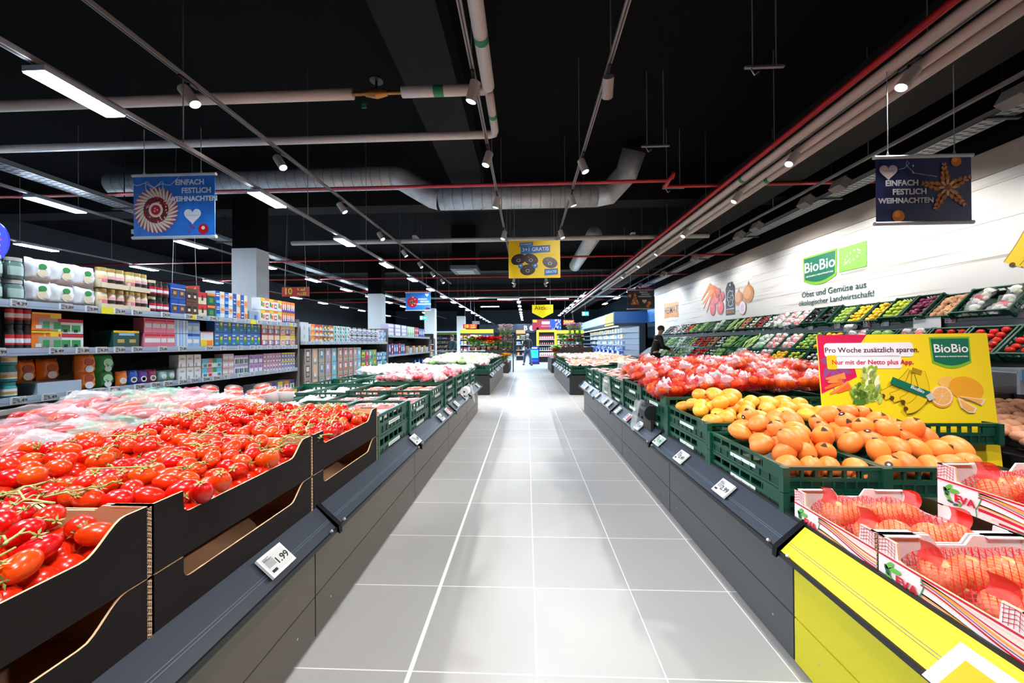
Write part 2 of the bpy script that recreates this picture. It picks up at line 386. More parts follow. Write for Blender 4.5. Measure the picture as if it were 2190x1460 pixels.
# silver spiral duct
d = thing('air_duct', 'silver spiral air duct hanging across the aisle with two elbows', 'duct', (0, 7.6, 4.3))
zl, zh, y = 4.28, 4.74, 7.6
segs = [[(-9, y, zh), (-2.75, y, zh)], [(-2.75, y, zh), (-2.6, y, zh-.03), (-1.95, y, zl+.04), (-1.8, y, zl)], [(-1.8, y, zl), (1.45, y, zl)], [(1.45, y, zl), (1.7, y+.02, zl+.03), (2.05, y-.1, zl+.38), (2.15, y-.3, zl+.75)]]
for i, sg in enumerate(segs):
    MB().tube(sg, .232, STEEL, 24, i != 1).build('duct_section' if i % 2 == 0 else 'elbow', d)
rb = MB()
for x in [-8.8+.2*j for j in range(31)]: rb.cyl((x, y, zh), (x+.012, y, zh), .238, .238, GRY, 24, False)
rb.build('seam', d); rb = MB()
for x in [-1.7+.2*j for j in range(16)]: rb.cyl((x, y, zl), (x+.012, y, zl), .238, .238, GRY, 24, False)
rb.build('seam', d)
MB().tube([(-2.75, y, zh+.23), (-2.75, y, 5.2)], .012, DKM, 6).tube([(-.93, y, zl-.24), (-.93, y, 5.2)], .012, DKM, 6).tube([(1.2, y, zl+.2), (1.2, y, 5.2)], .012, DKM, 6).build('hanger', d)
d2 = thing('air_duct', 'round silver duct running lengthwise behind the yellow promotion sign', 'duct', (1.6, 9, 4.3))
MB().tube([(1.75, 9.4, 4.0), (1.75, 13.2, 4.0)], .2, STEEL, 20).build('duct_section', d2)
# ---------------------------------------------------------------- tracks, spotlights, luminaires
def track(x, y0, y1, label, m=ALU, z=TZ, wd=.035):
    o = MB().box((x-wd/2, y0, z), (x+wd/2, y1, z+.035), m).box((x-wd*.2, y0, z-.003), (x+wd*.2, y1, z), DKM).build('light_track'); tag(o, label, 'light track')
    yy = y0+1.4
    while yy < min(y1, 22):
        MB().cyl((x, yy, z+.03), (x, yy, 5.2), .005, .005, GRY, 6, False).build('hanger_rod', o); yy += 1.9
    return o
TRK = mat('track_grey', '#8d8683', .45, .2)
track(-3.12, -2, 15, 'grey light track with spotlights above the tomato counter', TRK)
track(-.47, -2, 14.8, 'thin grey light track over the left half of the aisle', TRK)
track(.75, -2, 14.8, 'thin grey light track over the right half of the aisle', TRK)
track(3.39, -2, 34, 'grey light track squeezed between the white pipes of the bundle', TRK)
track(4.62, -2, 17, 'grey light track with square floodlights beside the plank wall', TRK)
track(-3.12, -2, 36, 'grey carrier rail with lamps in front of the shelf of coffee jars', TRK, z=3.04, wd=.045)
track(-8.0, 1, 36, 'grey carrier rail with lamps, second row beyond the coffee shelf', TRK, wd=.06)
track(-11.9, 1, 36, 'grey carrier rail with lamps, third row beyond the coffee shelf', TRK, wd=.06)
for x, r, m, z, l in ((3.14, .034, RED, 3.72, 'red sprinkler pipe leading the bundle of pipes lengthwise'), (3.28, .052, PIPE, 3.69, 'white insulated pipe beside the red one in the lengthwise bundle'), (3.52, .048, PIPE, 3.69, 'white pipe beside the track in the lengthwise bundle'), (3.68, .052, PIPE, 3.69, 'white outermost pipe of the lengthwise bundle next to the beam')):
    pipe(l, [(x, -2, z), (x, 17, z)] if r == .048 else [(x, -2, z), (x, 30, z)], r, m, marks=[(x, 5.3+x*.1, z, 'y')] if m is PIPE and x != 3.52 else ())
SPW = mat('spot_white', '#b3aaa6', .4); LENS = mat('spot_lens', '#ffffff', .2, emit=9)
def make_spot():
    b = MB().cyl((0, 0, -.10), (0, 0, .07), .05, .05, SPW, 20)
    l = MB().cyl((0, 0, -.104), (0, 0, -.098), .041, .041, LENS, 20)
    return proto(b, 'track_spotlight', [('lens', l)])
SPOT = make_spot()
BKT = mat('bracket_black', '#16161a', .5)
def spot(x, y, target, label, watts, cone=70, group=None, z=TZ-.13, col=(1, .975, .94)):
    d = (Vector(target)-Vector((x, y, z))).normalized(); M = Matrix.Translation((x, y, z)) @ d.to_track_quat('-Z', 'Y').to_matrix().to_4x4()
    o = place(SPOT, M, label, 'spotlight', group)
    bm = MB(); inv = M.inverted()
    a, b = inv @ Vector((x, y, TZ)), inv @ Vector((x, y, z)); c0, c1 = inv @ Vector((x, y-.09, TZ-.01)), inv @ Vector((x, y+.09, TZ-.01))
    bm.tube([a, b], .012, BKT, 8).tube([c0, c1], .016, BKT, 8); k = bm.build('bracket'); k.parent = o
    if watts: spot_lamp('spot_lamp', Vector((x, y, z))+d*.13, target, watts, cone, col)
    return o
SW = 190
rows = ((-3.12, (3.25, 4.5, 6.05, 7.7, 9.2, 10.6, 12, 13.4), -1.3, 'on the track above the tomato counter', 1.25),
        (-.47, (3.32, 4.55, 5.95, 7.8, 13.6), -1.3, 'on the left thin track over the aisle', .6),
        (.75, (3.32, 4.8, 5.95, 7.8, 13.6), 1.7, 'on the right thin track over the aisle', .6),
        (3.39, (3.35, 4.76, 5.97, 7.9, 9.5, 11, 12.8), 1.5, 'on the track inside the pipe bundle', 1.25))
for x, ys, tx, w_, k in rows:
    for i, yy in enumerate(ys):
        spot(x, yy, (1.2, 6.4, 1.6) if (x == .75 and i == 0) else (tx, yy-.3 if i % 2 else yy+.5, .8), 'grey cylindrical spotlight %s, %s one along' % (w_, od(i)), SW*k, 88 if abs(x) > 2 else 65, 'spotlights '+w_)
# lamps behind the camera's position keep the near ends of both counters lit
spot(-3.16, .9, (-1.4, 1.1, .8), 'grey cylindrical spotlight above the near end of the tomato counter', SW*1.1, 75)
spot(-.47, 1.2, (-1.3, 1.3, .7), 'grey cylindrical spotlight on the left aisle track near the entrance end', SW*.9, 75)
spot(.75, 1.0, (1.5, 1.2, .6), 'grey cylindrical spotlight on the right aisle track near the entrance end', SW*.9, 75)
spot(3.39, 1.2, (1.8, 1.5, .7), 'grey cylindrical spotlight in the pipe bundle near the entrance end', SW*1.1, 75)
spot(-.47, -.5, (.1, 2.2, 0), 'grey cylindrical spotlight on the left aisle track at its entrance end', SW*.8, 80)
spot(.75, -.8, (.3, 1.8, 0), 'grey cylindrical spotlight on the right aisle track at its entrance end', SW*.8, 80)
spot(-.47, 14.5, (-1.2, 15.6, 1.4), 'grey cylindrical spotlight on the left thin track before the flower stand', SW*.8, 60)
spot(.75, 14.5, (1.9, 15.6, 1.5), 'grey cylindrical spotlight on the right thin track before the flower stand', SW*.8, 60)
FB = MB().box((-.06, -.1, -.075), (.06, .1, .075), mat('flood_grey', '#7f7975', .5))
FLOOD = proto(FB, 'floodlight', [('glass', MB().box((.06, -.09, -.065), (.063, .09, .065), mat('flood_glass', '#fff4e6', .2, emit=4))), ('bracket', MB().box((-.01, -.03, .07), (.01, .03, .16), BKT))])
for i, yy in enumerate((3.61, 5.55, 6.2, 7.5, 8.1, 10.2, 12.5, 15)):
    M = TR(4.62, yy, TZ-.16, 0, .55, 0); place(FLOOD, M, 'square grey floodlight aimed at the plank wall, %s along its track' % od(i), 'floodlight', 'floodlights by the plank wall')
    spot_lamp('flood_lamp', (4.72, yy, TZ-.2), (6.0, yy, 2.0), 66, 110, (1, .97, .93))
    if i % 2 == 0: spot_lamp('shelf_lamp', (4.66, yy, TZ-.2), (5.2, yy+.3, 1.1), 130, 75, (1, .96, .9))
spot_lamp('flood_lamp', (4.72, 1.6, TZ-.2), (6.0, 1.8, 1.8), 66, 110, (1, .97, .93))
spot_lamp('shelf_lamp', (4.66, 1.9, TZ-.2), (5.2, 2.4, 1.1), 120, 80, (1, .96, .9))
# fluorescent lamps
TUBE = mat('tube_light', '#d6ecff', .3, emit=165)
LB = MB().box((-.105, -.35, 0), (.105, .35, .05), mat('lamp_housing', '#9aa4ad', .5))
LAMP = proto(LB, 'ceiling_lamp', [('diffuser', MB().box((-.098, -.345, -.012), (.098, .345, 0), TUBE))])
n = 0
for x, nm, ys in ((-3.12, 'over the coffee shelf', [2.42+1.87*k for k in range(16)]), (-8.0, 'in the second row', [3.4+2.5*k for k in range(12)]), (-11.9, 'in the third row', [5.9+2.5*k for k in range(11)]),
                  (2.9, 'beyond the pipe bundle', [19+2.2*k for k in range(7)]), (-.45, 'at the far end of the aisle', [21.5+2.4*k for k in range(8)]), (4.9, 'above the cooler', [17.3, 20, 23])):
    for i, yy in enumerate(ys):
        place(LAMP, TR(x, yy, 2.99 if x == -3.12 else TZ-.05, s=(.735, .67, .735) if x == -3.12 else 1), 'bright ceiling lamp %s, %s from the entrance' % (nm, od(i)), 'ceiling lamp', 'ceiling lamps '+nm)
    if x > -2:
        track(x, ys[0]-1.2, ys[-1]+1, 'carrier rail with lamps %s' % nm, TRK, wd=.06)
place(LAMP, TR(-3.12, .55, 2.99, s=.735), 'bright ceiling lamp over the coffee shelf at the entrance end', 'ceiling lamp', 'ceiling lamps over the coffee shelf')
for i, (x, y) in enumerate(((-1.0, 20), (1.7, 20), (-3.2, 19.5), (-2.4, 24))):
    place(LAMP, TR(x, y, TZ-.05, 0, 0, PI/2, (1, 1.7, 1)), 'long crosswise ceiling lamp at the end of the produce hall, %s along' % od(i), 'ceiling lamp', 'crosswise ceiling lamps')
pipe('white rail crossing the far end of the produce hall below its lamps', [(-7, 20, TZ+.05), (7, 20, TZ+.05)], .05, PIPE, name='rail')
# cable trays
def tray(label, x, y0, y1, z, wd):
    b = MB().box((x-wd/2, y0, z), (x+wd/2, y1, z+.006), mat('tray_metal', '#8c8f92', .45, .5)).box((x-wd/2, y0, z), (x-wd/2+.006, y1, z+.07), MATS['tray_metal']).box((x+wd/2-.006, y0, z), (x+wd/2, y1, z+.07), MATS['tray_metal'])
    o = b.build('cable_tray'); tag(o, label, 'cable tray')
    s = MB(); yy = y0+.05
    while yy < min(y1, 14): s.box((x-wd*.38, yy, z-.002), (x-wd*.05, yy+.025, z), DKM).box((x+wd*.05, yy+.03, z-.002), (x+wd*.38, yy+.055, z), DKM); yy += .075
    s.build('slot', o)
    yy = y0+1
    while yy < y1: MB().cyl((x, yy, z-.02), (x, yy, 5.2), .008, .008, DKM, 6, False).box((x-wd*.7, yy-.02, z-.03), (x+wd*.7, yy+.02, z-.01), DKM).build('hanger_rod', o); yy += 2.3
tray('perforated cable tray hanging beside the plank wall', 5.35, 1, 17, 3.74, .26)
tray('perforated cable tray hanging over the coffee shelf gondola', -7.6, 1, 30, 3.85, .34)
for i, (x, y) in enumerate(((2.5, 3.9), (2.75, 6.9), (1.9, 5.4))):
    MBk = MB().cyl((x-.12, y, 4.1), (x-.12, y, 5.2), .006, .006, GRY, 6, False).cyl((x+.12, y, 4.1), (x+.12, y, 5.2), .006, .006, GRY, 6, False).box((x-.2, y-.015, 4.09), (x+.2, y+.015, 4.11), GRY).tube([(x-.14, y, 4.09), (x-.1, y, 4.02), (x-.06, y, 4.05)], .008, ALU, 6)
    tag(MBk.build('pipe_hanger'), 'bare metal pipe hanger on two rods, %s one beside the pipe bundle' % od(i), 'hanger', 'bare pipe hangers')
for i, (x, y, rz) in enumerate(((-2.9, 9.5, .5), (2.75, 9.6, -.4), (-9.5, 8.6, .2))):
    c = thing('speaker', 'small white ceiling loudspeaker, %s' % ('near the pipe behind the duct', 'beside the pipe bundle', 'above the coffee shelf')[i], 'loudspeaker', (x, y, 4.0), rz)
    MB().box((x-.05, y-.16, 3.95), (x+.05, y+.16, 4.05), WHT).build('housing', c); MB().cyl((x, y, 4.05), (x, y, 5.2), .006, .006, DKM, 6).build('rod', c)
ac = thing('air_cassette', 'square ceiling air cassette with a louvred frame beyond the duct', 'air conditioner', (-2.1, 12.6, 3.75))
MB().box((-2.55, 12.1, 3.72), (-1.65, 13.1, 3.85), mat('cassette', '#5f6468', .5)).box((-2.4, 12.25, 3.70), (-1.8, 12.95, 3.72), mat('cassette_mid', '#9a9fa2', .5)).build('panel', ac)
MB().box((-2.5, 12.15, 3.85), (-1.7, 13.05, 5.2), CEIL).build('housing', ac)
# ================================================================ produce counters
PANL = mat('panel_taupe', '#5a544e', .45); PANR = mat('panel_slate', '#46474a', .45); BLKP = mat('rail_black', '#101115', .4)
RAIL = mat('rail_navy', '#2b323d', .35); YEL = mat('yellow_board', '#f4d426', .45); YELP = mat('yellow_panel', '#c6bd1a', .45)
GROOVE = mat('groove', '#0c0c0d', .7); SCREW = mat('screw', '#c8c8c8', .3, .6)
def counter(label, side, xf, xb, y0, y1, seams, joints, pm, yellow_to=None, deck=.495, near_end=True):
    """xf: face towards the aisle, xb: back; side = +1 when the aisle lies towards +x"""
    t = thing('produce_counter', label, 'counter', ((xf+xb)/2, (y0+y1)/2, 0))
    s = side; X = lambda d: xf-s*d                  # d: depth behind the face
    def bx(mb, d0, d1, ya, yb, za, zb, m):
        a, b = sorted((X(d0), X(d1))); mb.box((a, ya, za), (b, yb, zb), m)
    c = MB(); bx(c, .02, abs(xf-xb)-.02, y0+.02, y1-.01, .0, deck-.02, mat('carcass', '#17171a', .6)); c.build('carcass', t)
    c = MB(); bx(c, .06, abs(xf-xb), y0, y1, deck-.03, deck, mat('deck', '#1a1b1e', .5)); c.build('deck', t)
    cuts = [y0]+[q for q in seams if y0 < q < y1]+[y1]
    for ya, yb in zip(cuts, cuts[1:]):
        m = YELP if yellow_to is not None and yb <= yellow_to+.01 else pm
        p = MB(); bx(p, 0, .02, ya+.004, yb-.004, .185, .425, m); bx(p, 0, .02, ya+.004, yb-.004, .012, .179, m)
        for yy in (ya+.12, yb-.12):
            p.cyl((X(-.001), yy, .1), (X(.003), yy, .1), .004, .004, SCREW, 8)
        p.build('front_panel', t)
    for e in ((y0, 1) if near_end else None, (y1, -1)):
        if e is None: continue
        p = MB(); a, b = sorted((xf-s*.01, xb)); p.box((a, min(e[0], e[0]+e[1]*.015), .01), (b, max(e[0], e[0]+e[1]*.015), deck-.01), mat('end_panel', '#1b1b1d', .5)); p.build('end_panel', t)
    # sloping price rails
    jt = [y0]+[q for q in joints if y0 < q < y1]+[y1+.25]
    for ya, yb in zip(jt, jt[1:]):
        m = YEL if yellow_to is not None and yb <= yellow_to+.15 else RAIL
        lo, hi = (X(-.045), .425), (X(.055), .525); nx, nz = s*.0075, .0066
        r = MB(); poly = [lo, hi, (hi[0]-s*.004, hi[1]-.014), (lo[0]-s*.008, lo[1]-.012)]
        r.prism([(a, b) for a, b in (poly if s < 0 else poly[::-1])], ya+.012, yb-.012, m, 'y')
        r.box((min(X(-.05), X(-.03)), ya+.01, .408), (max(X(-.05), X(-.03)), yb-.01, .428), BLKP)
        r.box((min(X(.05), X(.066)), ya+.01, .505), (max(X(.05), X(.066)), yb-.01, .532), BLKP)
        r.box((min(X(-.03), X(.05)), ya+.006, .41), (max(X(-.03), X(.05)), yb-.006, .43), BLKP)
        o = r.build('price_rail', t)
        g = MB()
        for k in (.3, .36): g.prism([(lo[0]+(hi[0]-lo[0])*(k+q)+nx*z, lo[1]+(hi[1]-lo[1])*(k+q)+nz*z) for q, z in ((0, .1), (.012, .1), (.012, .25), (0, .25))], ya+.02, yb-.02, mat('rail_line', '#5c6a7c', .3), 'y')
        for yy in (ya+.05, yb-.06): g.cyl((X(-.045), yy, .432), (X(-.052), yy, .438), .006, .006, SCREW, 8)
        g.build('groove_line', o)
        for yy in (ya, yb): MB().prism([(a, c_) for a, c_ in ([(X(-.06), .40), (X(.06), .50), (X(.06), .54), (X(-.055), .438)] if s < 0 else [(X(-.055), .438), (X(.06), .54), (X(.06), .50), (X(-.06), .40)])], yy-.012, yy+.012, BLKP, 'y').build('rail_bracket', o)
    return t
counter('long counter on the left of the aisle with black tomato boxes and green crates', 1, -.894, -2.62, -.6, 6.6, (.2, 1.5, 2.86, 4.12, 5.4), (.3, 1.6, 2.87, 4.3, 5.5), PANL)
counter('counter on the right of the aisle whose first panels and rail are yellow', -1, 1.02, 2.78, -.6, 6.6, (.2, 1.45, 2.67, 3.98, 5.27), (.1, 1.47, 2.95, 4.3, 5.4), PANR, yellow_to=1.45)
counter('second counter on the left beyond the gap, heaped with pale lettuce and cabbage', 1, -.88, -2.5, 8.65, 13.5, (10.2, 11.8), (10.2, 11.8), PANL)
counter('second counter on the right beyond the gap, heaped with orange fruit packs', -1, 1.0, 2.9, 8.65, 13.5, (10.2, 11.8), (10.2, 11.8), PANR)

# ---------------------------------------------------------------- price tags
TGW = mat('tag_white', '#e4e6e8', .4); TGS = mat('tag_screen', '#b9bcbd', .5); INK = mat('ink_black', '#121214', .6); TGR = mat('tag_red', '#c8283a', .5); TGG = mat('tag_green', '#7fc39a', .5); TGY = mat('tag_yellow', '#f0e02a', .5)
def tag_master(w_, h, nm):
    b = MB().box((-w_/2, -h/2, 0), (w_/2, h/2, .010), TGW)
    s = MB().box((-w_*.44, -h*.40, .010), (w_*.44, h*.40, .0108), TGS).box((-w_*.40, -.1*h, .0108), (-w_*.08, .28*h, .0111), mat('tag_print', '#8f9294', .5))
    for k in range(3): s.box((-w_*.40, h*(.33-.05*k), .0108), (-w_*(.15+.08*(k % 2)), h*(.35-.05*k), .0112), INK)
    s.box((-w_*.40, -.34*h, .0108), (-w_*.2, -.22*h, .0112), INK)
    return proto(b, 'price_tag', [('screen', s)])
TAGA = tag_master(.115, .085, 'a'); TAGB = tag_master(.075, .05, 'b')
def add_tag(pr, M, label, price=None, group=None, size=.036, extra=None):
    o = place(pr, M, label, 'price tag', group)
    if price: text(price, size, INK, Matrix.Translation((size*.55, -size*.12, .0112)), o, 'digits', bold=.012)
    if extra:
        m = {'r': TGR, 'g': TGG, 'y': TGY}[extra]; k = MB().box((.02, -.035, .011), (.055, .035, .0116), m).build('coloured_field'); k.parent = o
    return o
LU, LV = (0, 1, 0), (-.745, 0, .667); RU, RV = (0, -1, 0), (.745, 0, .667)
def lrail(y, d=.012): return frame((-.894+.001+.0045, y, .478), LU, LV)
def rrail(y): return frame((1.02-.0055, y, .478), RU, RV)
for y, pr, nm in ((1.25, '1.99', 'in front of the black tomato boxes'), (2.86, '1.69', 'at the rail joint under the first green crates'), (3.72, '1.49', 'under the second stack of green crates'), (4.05, None, 'with a red field beside the rail bracket'), (4.55, None, 'just past the rail bracket'), (5.15, None, 'below the bag roll'), (6.5, None, 'at the far end of the left counter')):
    add_tag(TAGA, lrail(y), 'white electronic price tag %s' % nm + (' reading %s' % pr if pr else ''), pr, extra='r' if 'red' in nm else None)
for y, pr, nm, ex in ((1.93, '2.99', 'under the near persimmon crate', None), (2.45, '2.49', 'under the yellow mango crate', None), (2.85, '1.99', 'with a green end beside the rail joint', 'g'), (3.35, '1.79', 'below the black bag roll', None), (3.72, None, 'with red and yellow fields', 'r'), (4.12, None, 'with a green end beyond the bag roll', 'g'), (4.55, None, 'under the hanging plastic bag', None), (4.8, None, 'next to the hanging plastic bag', None), (5.3, None, 'under the far green crates', None), (5.85, None, 'second from the far end of the right counter', None), (6.3, None, 'at the far end of the right counter', None)):
    add_tag(TAGA, rrail(y), 'white electronic price tag %s' % nm + (' reading %s' % pr if pr else ''), pr, extra=ex)
for i in range(6):
    add_tag(TAGA, frame((-.88+.006, 9.1+.72*i, .478), LU, LV), 'small price tag on the second left counter, %s along' % od(i), group='tags on the second left counter')
    add_tag(TAGA, frame((1.0-.006, 9.1+.72*i, .478), RU, RV), 'small price tag on the second right counter, %s along' % od(i), group='tags on the second right counter')

# ---------------------------------------------------------------- green folding crates
GRN = mat('crate_green', '#0a4331', .38, var=.08); GRN2 = mat('crate_green_dark', '#083226', .4); LBL = mat('crate_label', '#cfd8d6', .5)
CR = {}
def crate_master(h, L=.612, W=.405, low=True):
    key = (round(h, 3), L, W)
    if key in CR: return CR[key]
    b = MB(); a, c, t = W/2, L/2, .012
    b.box((-a+.012, -c+.012, 0), (a-.012, c-.012, .012), GRN2)
    def wall(M, half):
        # z bands: foot, window band with ribs, rim
        z0, z1, z2 = h*.10, h*.56, h*.86
        b.box((-half, -t, 0), (half, 0, z0), GRN, M); b.box((-half, -t*.8, z0), (half, -t*.25, h*.40), GRN2, M)
        b.box((-half, -t, h*.40), (half, 0, z1), GRN, M); b.box((-half, -t-.004, z2), (half, .003, h), GRN, M)
        b.box((-half, -t, z1), (-half*.52, 0, z2), GRN, M)
        n = 5
        for k in range(n+1):
            x = -half*.52+(half*1.44)*k/n; b.box((x-.006, -t, z1), (x+.006, 0, z2), GRN, M)
        b.box((half*.92, -t, z1), (half, 0, z2), GRN, M)
        for k in range(9):
            x = -half*.9+half*1.8*k/8; b.box((x-.003, -.002, z0), (x+.003, .002, h*.40), GRN, M)
    wall(Matrix.Translation((a, 0, 0)) @ Matrix.Rotation(-PI/2, 4, 'Z'), c)
    wall(Matrix.Translation((-a, 0, 0)) @ Matrix.Rotation(PI/2, 4, 'Z'), c)
    wall(Matrix.Translation((0, -c, 0)) @ Matrix.Rotation(PI, 4, 'Z'), a)
    wall(Matrix.Translation((0, c, 0)), a)
    for sx in (-1, 1):
        for sy in (-1, 1):
            b.box((sx*a-.014, sy*c-.014, 0), (sx*a+.014, sy*c+.014, h*.99), GRN)
    lb = MB()
    for sx in (-1, 1): lb.box((sx*(a+.001)-.001, -.11, h*.30), (sx*(a+.001)+.001, .10, h*.46), LBL)
    for k in range(10): lb.box((a+.002, -.09+.018*k, h*.34), (a+.0026, -.08+.018*k, h*.42), mat('label_print', '#8a9593', .6))
    CR[key] = proto(b, 'green_crate', [('label_card', lb)]); return CR[key]
def crate(x, y, z, h, label, L=.612, W=.405, M=None, group=None):
    return place(crate_master(h, L, W), M if M is not None else TR(x, y, z), label, 'crate', group)
D = .497
def stack(x, y, top, label, n=2, L=.612, W=.405):
    h = (top-D)/n
    for k in range(n):
        crate(x, y, D+k*h, h-.002, label.replace('green crate', '%s green crate' % ('bottom' if k == 0 else 'top')), L, W)
LX = (-1.15, -1.565, -1.98, -2.39); RX = (1.285, 1.70, 2.115, 2.53)
ltop = {2.57: (.79, .78), 3.2: (.75, .75), 3.83: (.785, .78), 4.46: (.80, .80), 5.09: (.80, .80), 5.72: (.78, .78), 6.35: (.765, .76)}
# left counter: rows behind the tomato boxes
for i, (y, tp) in enumerate(ltop.items()):
    for j, x in enumerate(LX):
        t_ = tp[0] if j < 2 else tp[0]-.02
        nm = 'green crate on the left counter, %s row past tomatoes, %s from aisle' % (od(i), od(j))
        if j == 0: stack(x, y, t_, nm)
        else: crate(x, y, t_-.15, .148, nm)
for i, y in enumerate((.52, 1.2, 1.88)):
    for j, x in ((2, -1.99), (3, -2.40)):
        crate(x, y, .64, .15, 'green crate under pepper bags, %s along, %s from the aisle' % (od(i), od(j)), .66)
# right counter
rtop = {1.893: .711, 2.535: .755, 3.178: .815, 3.81: .835, 4.44: .80, 5.07: .80, 5.7: .80, 6.33: .78}
for i, (y, tp) in enumerate(rtop.items()):
    for j, x in enumerate(RX):
        if i == 0 and j > 1: continue
        nm = 'green crate on the right counter, %s row past grapefruit, %s from aisle' % (od(i), od(j))
        if j == 0: stack(x, y, tp, nm)
        else: crate(x, y, tp-.125, .123, nm)

# ---------------------------------------------------------------- black cardboard boxes with tomatoes
CB = mat('cardboard_black', '#150e0f', .7, spec=.25); TAN = mat('cardboard_tan', '#c99a74', .8); TANE = mat('cardboard_edge', '#d9b38e', .8)
def corr_mat():
    m = mat('corrugation', '#c9a988', .9); t = m.node_tree; tc = t.nodes.new('ShaderNodeTexCoord'); wv = t.nodes.new('ShaderNodeTexChecker')
    mp = t.nodes.new('ShaderNodeMapping'); mp.inputs['Rotation'].default_value = (.6, .2, .78); t.links.new(tc.outputs['Object'], mp.inputs[0]); t.links.new(mp.outputs[0], wv.inputs[0])
    wv.inputs['Scale'].default_value = 260; wv.inputs[1].default_value = lin('#d4b090'); wv.inputs[2].default_value = lin('#201612'); t.links.new(wv.outputs[0], t.nodes['Principled BSDF'].inputs[0]); return m
CORR = corr_mat()
def dip(y0, y1, z0, z1, d):
    """front outline with the swooping hand cut-out (y,z)"""
    p = [(y0, z0), (y1, z0), (y1, z1), (y1-.055, z1)]
    for k in range(1, 8): t = k/8; p.append((y1-.055-.085*t, z1-d*(t*t*(3-2*t))))
    p.append((y1-.145, z1-d))
    for k in range(0, 6): t = k/5*PI/2; p.append((y0+.105-.02*math.sin(t), z1-d+.02*(1-math.cos(t))))
    p += [(y0+.085, z1), (y0, z1)]
    return p
def tomato_box(label, x1, y0, y1, z0, z1, W=.42, d=.06):
    t = thing('cardboard_box', label, 'box', (x1-W/2, (y0+y1)/2, z0)); x0 = x1-W; e = .006
    MB().prism(dip(y0, y1, z0, z1, d), x1-e, x1, TANE, 'x', TAN, CB).build('front_wall', t)
    MB().prism(dip(y0, y1, z0, z1, d), x0, x0+e, TANE, 'x', CB, TAN).build('back_wall', t)
    for ya, yb, fi, fo in ((y0, y0+e, '+y', '-y'), (y1-e, y1, '-y', '+y')):
        # side walls with folded top flap
        poly = [(x0, z0), (x1, z0), (x1, z1), (x1-.12, z1), (x1-.14, z1-.012), (x0+.14, z1-.012), (x0+.12, z1), (x0, z1)]
        MB().prism(poly, ya, yb, TANE, 'y', TAN if fi == '-y' else CB, TAN if fi == '+y' else CB).box((x1-.10, ya-(.01 if fi == '+y' else .0), z1-.004), (x1-.006, yb+(.0 if fi == '+y' else .01), z1), TANE).build('side_wall', t)
    MB().box((x0+e, y0+e, z0), (x1-e, y1-e, z0+.008), TAN).build('bottom', t)
    MB().box((x1-.004, y1-.008, z0), (x1+.0015, y1+.002, z1-.004), CORR).build('corrugated_edge', t)
bx_y = ((.20, .873), (.876, 1.558), (1.561, 2.25))
for i, (a, b) in enumerate(bx_y):
    nm = ('first', 'second', 'third')[i]
    tomato_box('empty-fronted black cardboard box under the %s tomato box from the entrance' % nm, -.94, a, b, D, .663)
    tomato_box('black cardboard box of %s tomatoes, %s from the entrance at the aisle' % ('plum' if i < 2 else 'round vine', nm), -.94, a, b, .666, .842)
    tomato_box('black cardboard box of tomatoes in the inner row, %s from the entrance' % nm, -1.365, a, b, .66, .85, d=.045)
    tomato_box('empty black cardboard box below the inner row, %s from the entrance' % nm, -1.365, a, b, D, .656, d=.045)

TOM = mat('tomato_red', '#dc1c08', .24, rnd=.12, hue=.014, coat=.2); TOM2 = mat('tomato_deep', '#cc1008', .2, rnd=.12, hue=.01, coat=.3)
CAL = mat('calyx', '#8f9a55', .7); VINE = mat('vine_green', '#a3a565', .7)
def calyx(c, r, up=(1, 0, 0), m=CAL, n=5):
    b = MB(); M = Matrix.Translation(c) @ Vector(up).to_track_quat('Z', 'Y').to_matrix().to_4x4(); b.M = M
    for k in range(n):
        a = 2*PI*k/n; ca, sa = math.cos(a), math.sin(a); q = r*.18
        b.add([(0, 0, .002), (ca*r*.5-sa*q, sa*r*.5+ca*q, .004), (ca*r, sa*r, r*.45), (ca*r*.5+sa*q, sa*r*.5-ca*q, .004)], [(0, 1, 2, 3)], m)
    b.cyl((0, 0, -.002), (0, 0, r*.5), .0022, .0018, m, 6); return b
def plum(rl, rr, m, k):
    return proto(MB().ell((0, 0, 0), (rl, rr, rr*.96), m, 20, 12, fn=lambda t, p: 1+.02*math.cos(t*2+k)), 'tomato', [('calyx', calyx((-rl*.98, 0, .002), .017, (-1, 0, .35)))])
def roundt(r, m):
    return proto(MB().ell((0, 0, 0), (r, r, r*.86), m, 20, 12, fn=lambda t, p: 1+.015*math.cos(5*t)-(.10 if p > 1.3 else 0)), 'tomato', [('calyx', calyx((0, 0, r*.80), .018, (0, 0, 1)))])
PLUM = [plum(.037, .027, TOM, 0), plum(.034, .0265, TOM, 1), plum(.039, .0285, TOM, 2), plum(.033, .025, TOM, 3)]
RTOM = [roundt(.030, TOM2), roundt(.033, TOM2), roundt(.027, TOM2)]
def smooth(a, b, x): t = max(0, min(1, (x-a)/(b-a))); return t*t*(3-2*t)
NT = 0
def heap(prs, x0, x1, y0, y1, zf, sx, sy, label, cat, group, jit=.25, cond=None, tilt=.5, lift=0, flat=True, sc=(.92, 1.08)):
    cnt = 0; j = 0; y = y0
    while y <= y1:
        x = x0+(sx/2 if j % 2 else 0)
        while x <= x1:
            px, py = x+RND.uniform(-jit, jit)*sx, y+RND.uniform(-jit, jit)*sy
            if cond is None or cond(px, py):
                lb = label(cnt, px, py) if callable(label) else label
                rz = RND.uniform(0, 2*PI)
                place(RND.choice(prs), TR(px, py, zf(px, py)+lift+RND.uniform(-.004, .012), RND.uniform(-tilt, tilt), RND.uniform(-tilt, tilt), rz, RND.uniform(*sc)), lb, cat, group); cnt += 1
            x += sx
        y += sy; j += 1
    return cnt
def seen_left(x, y): return -x < 1.50*y+.10
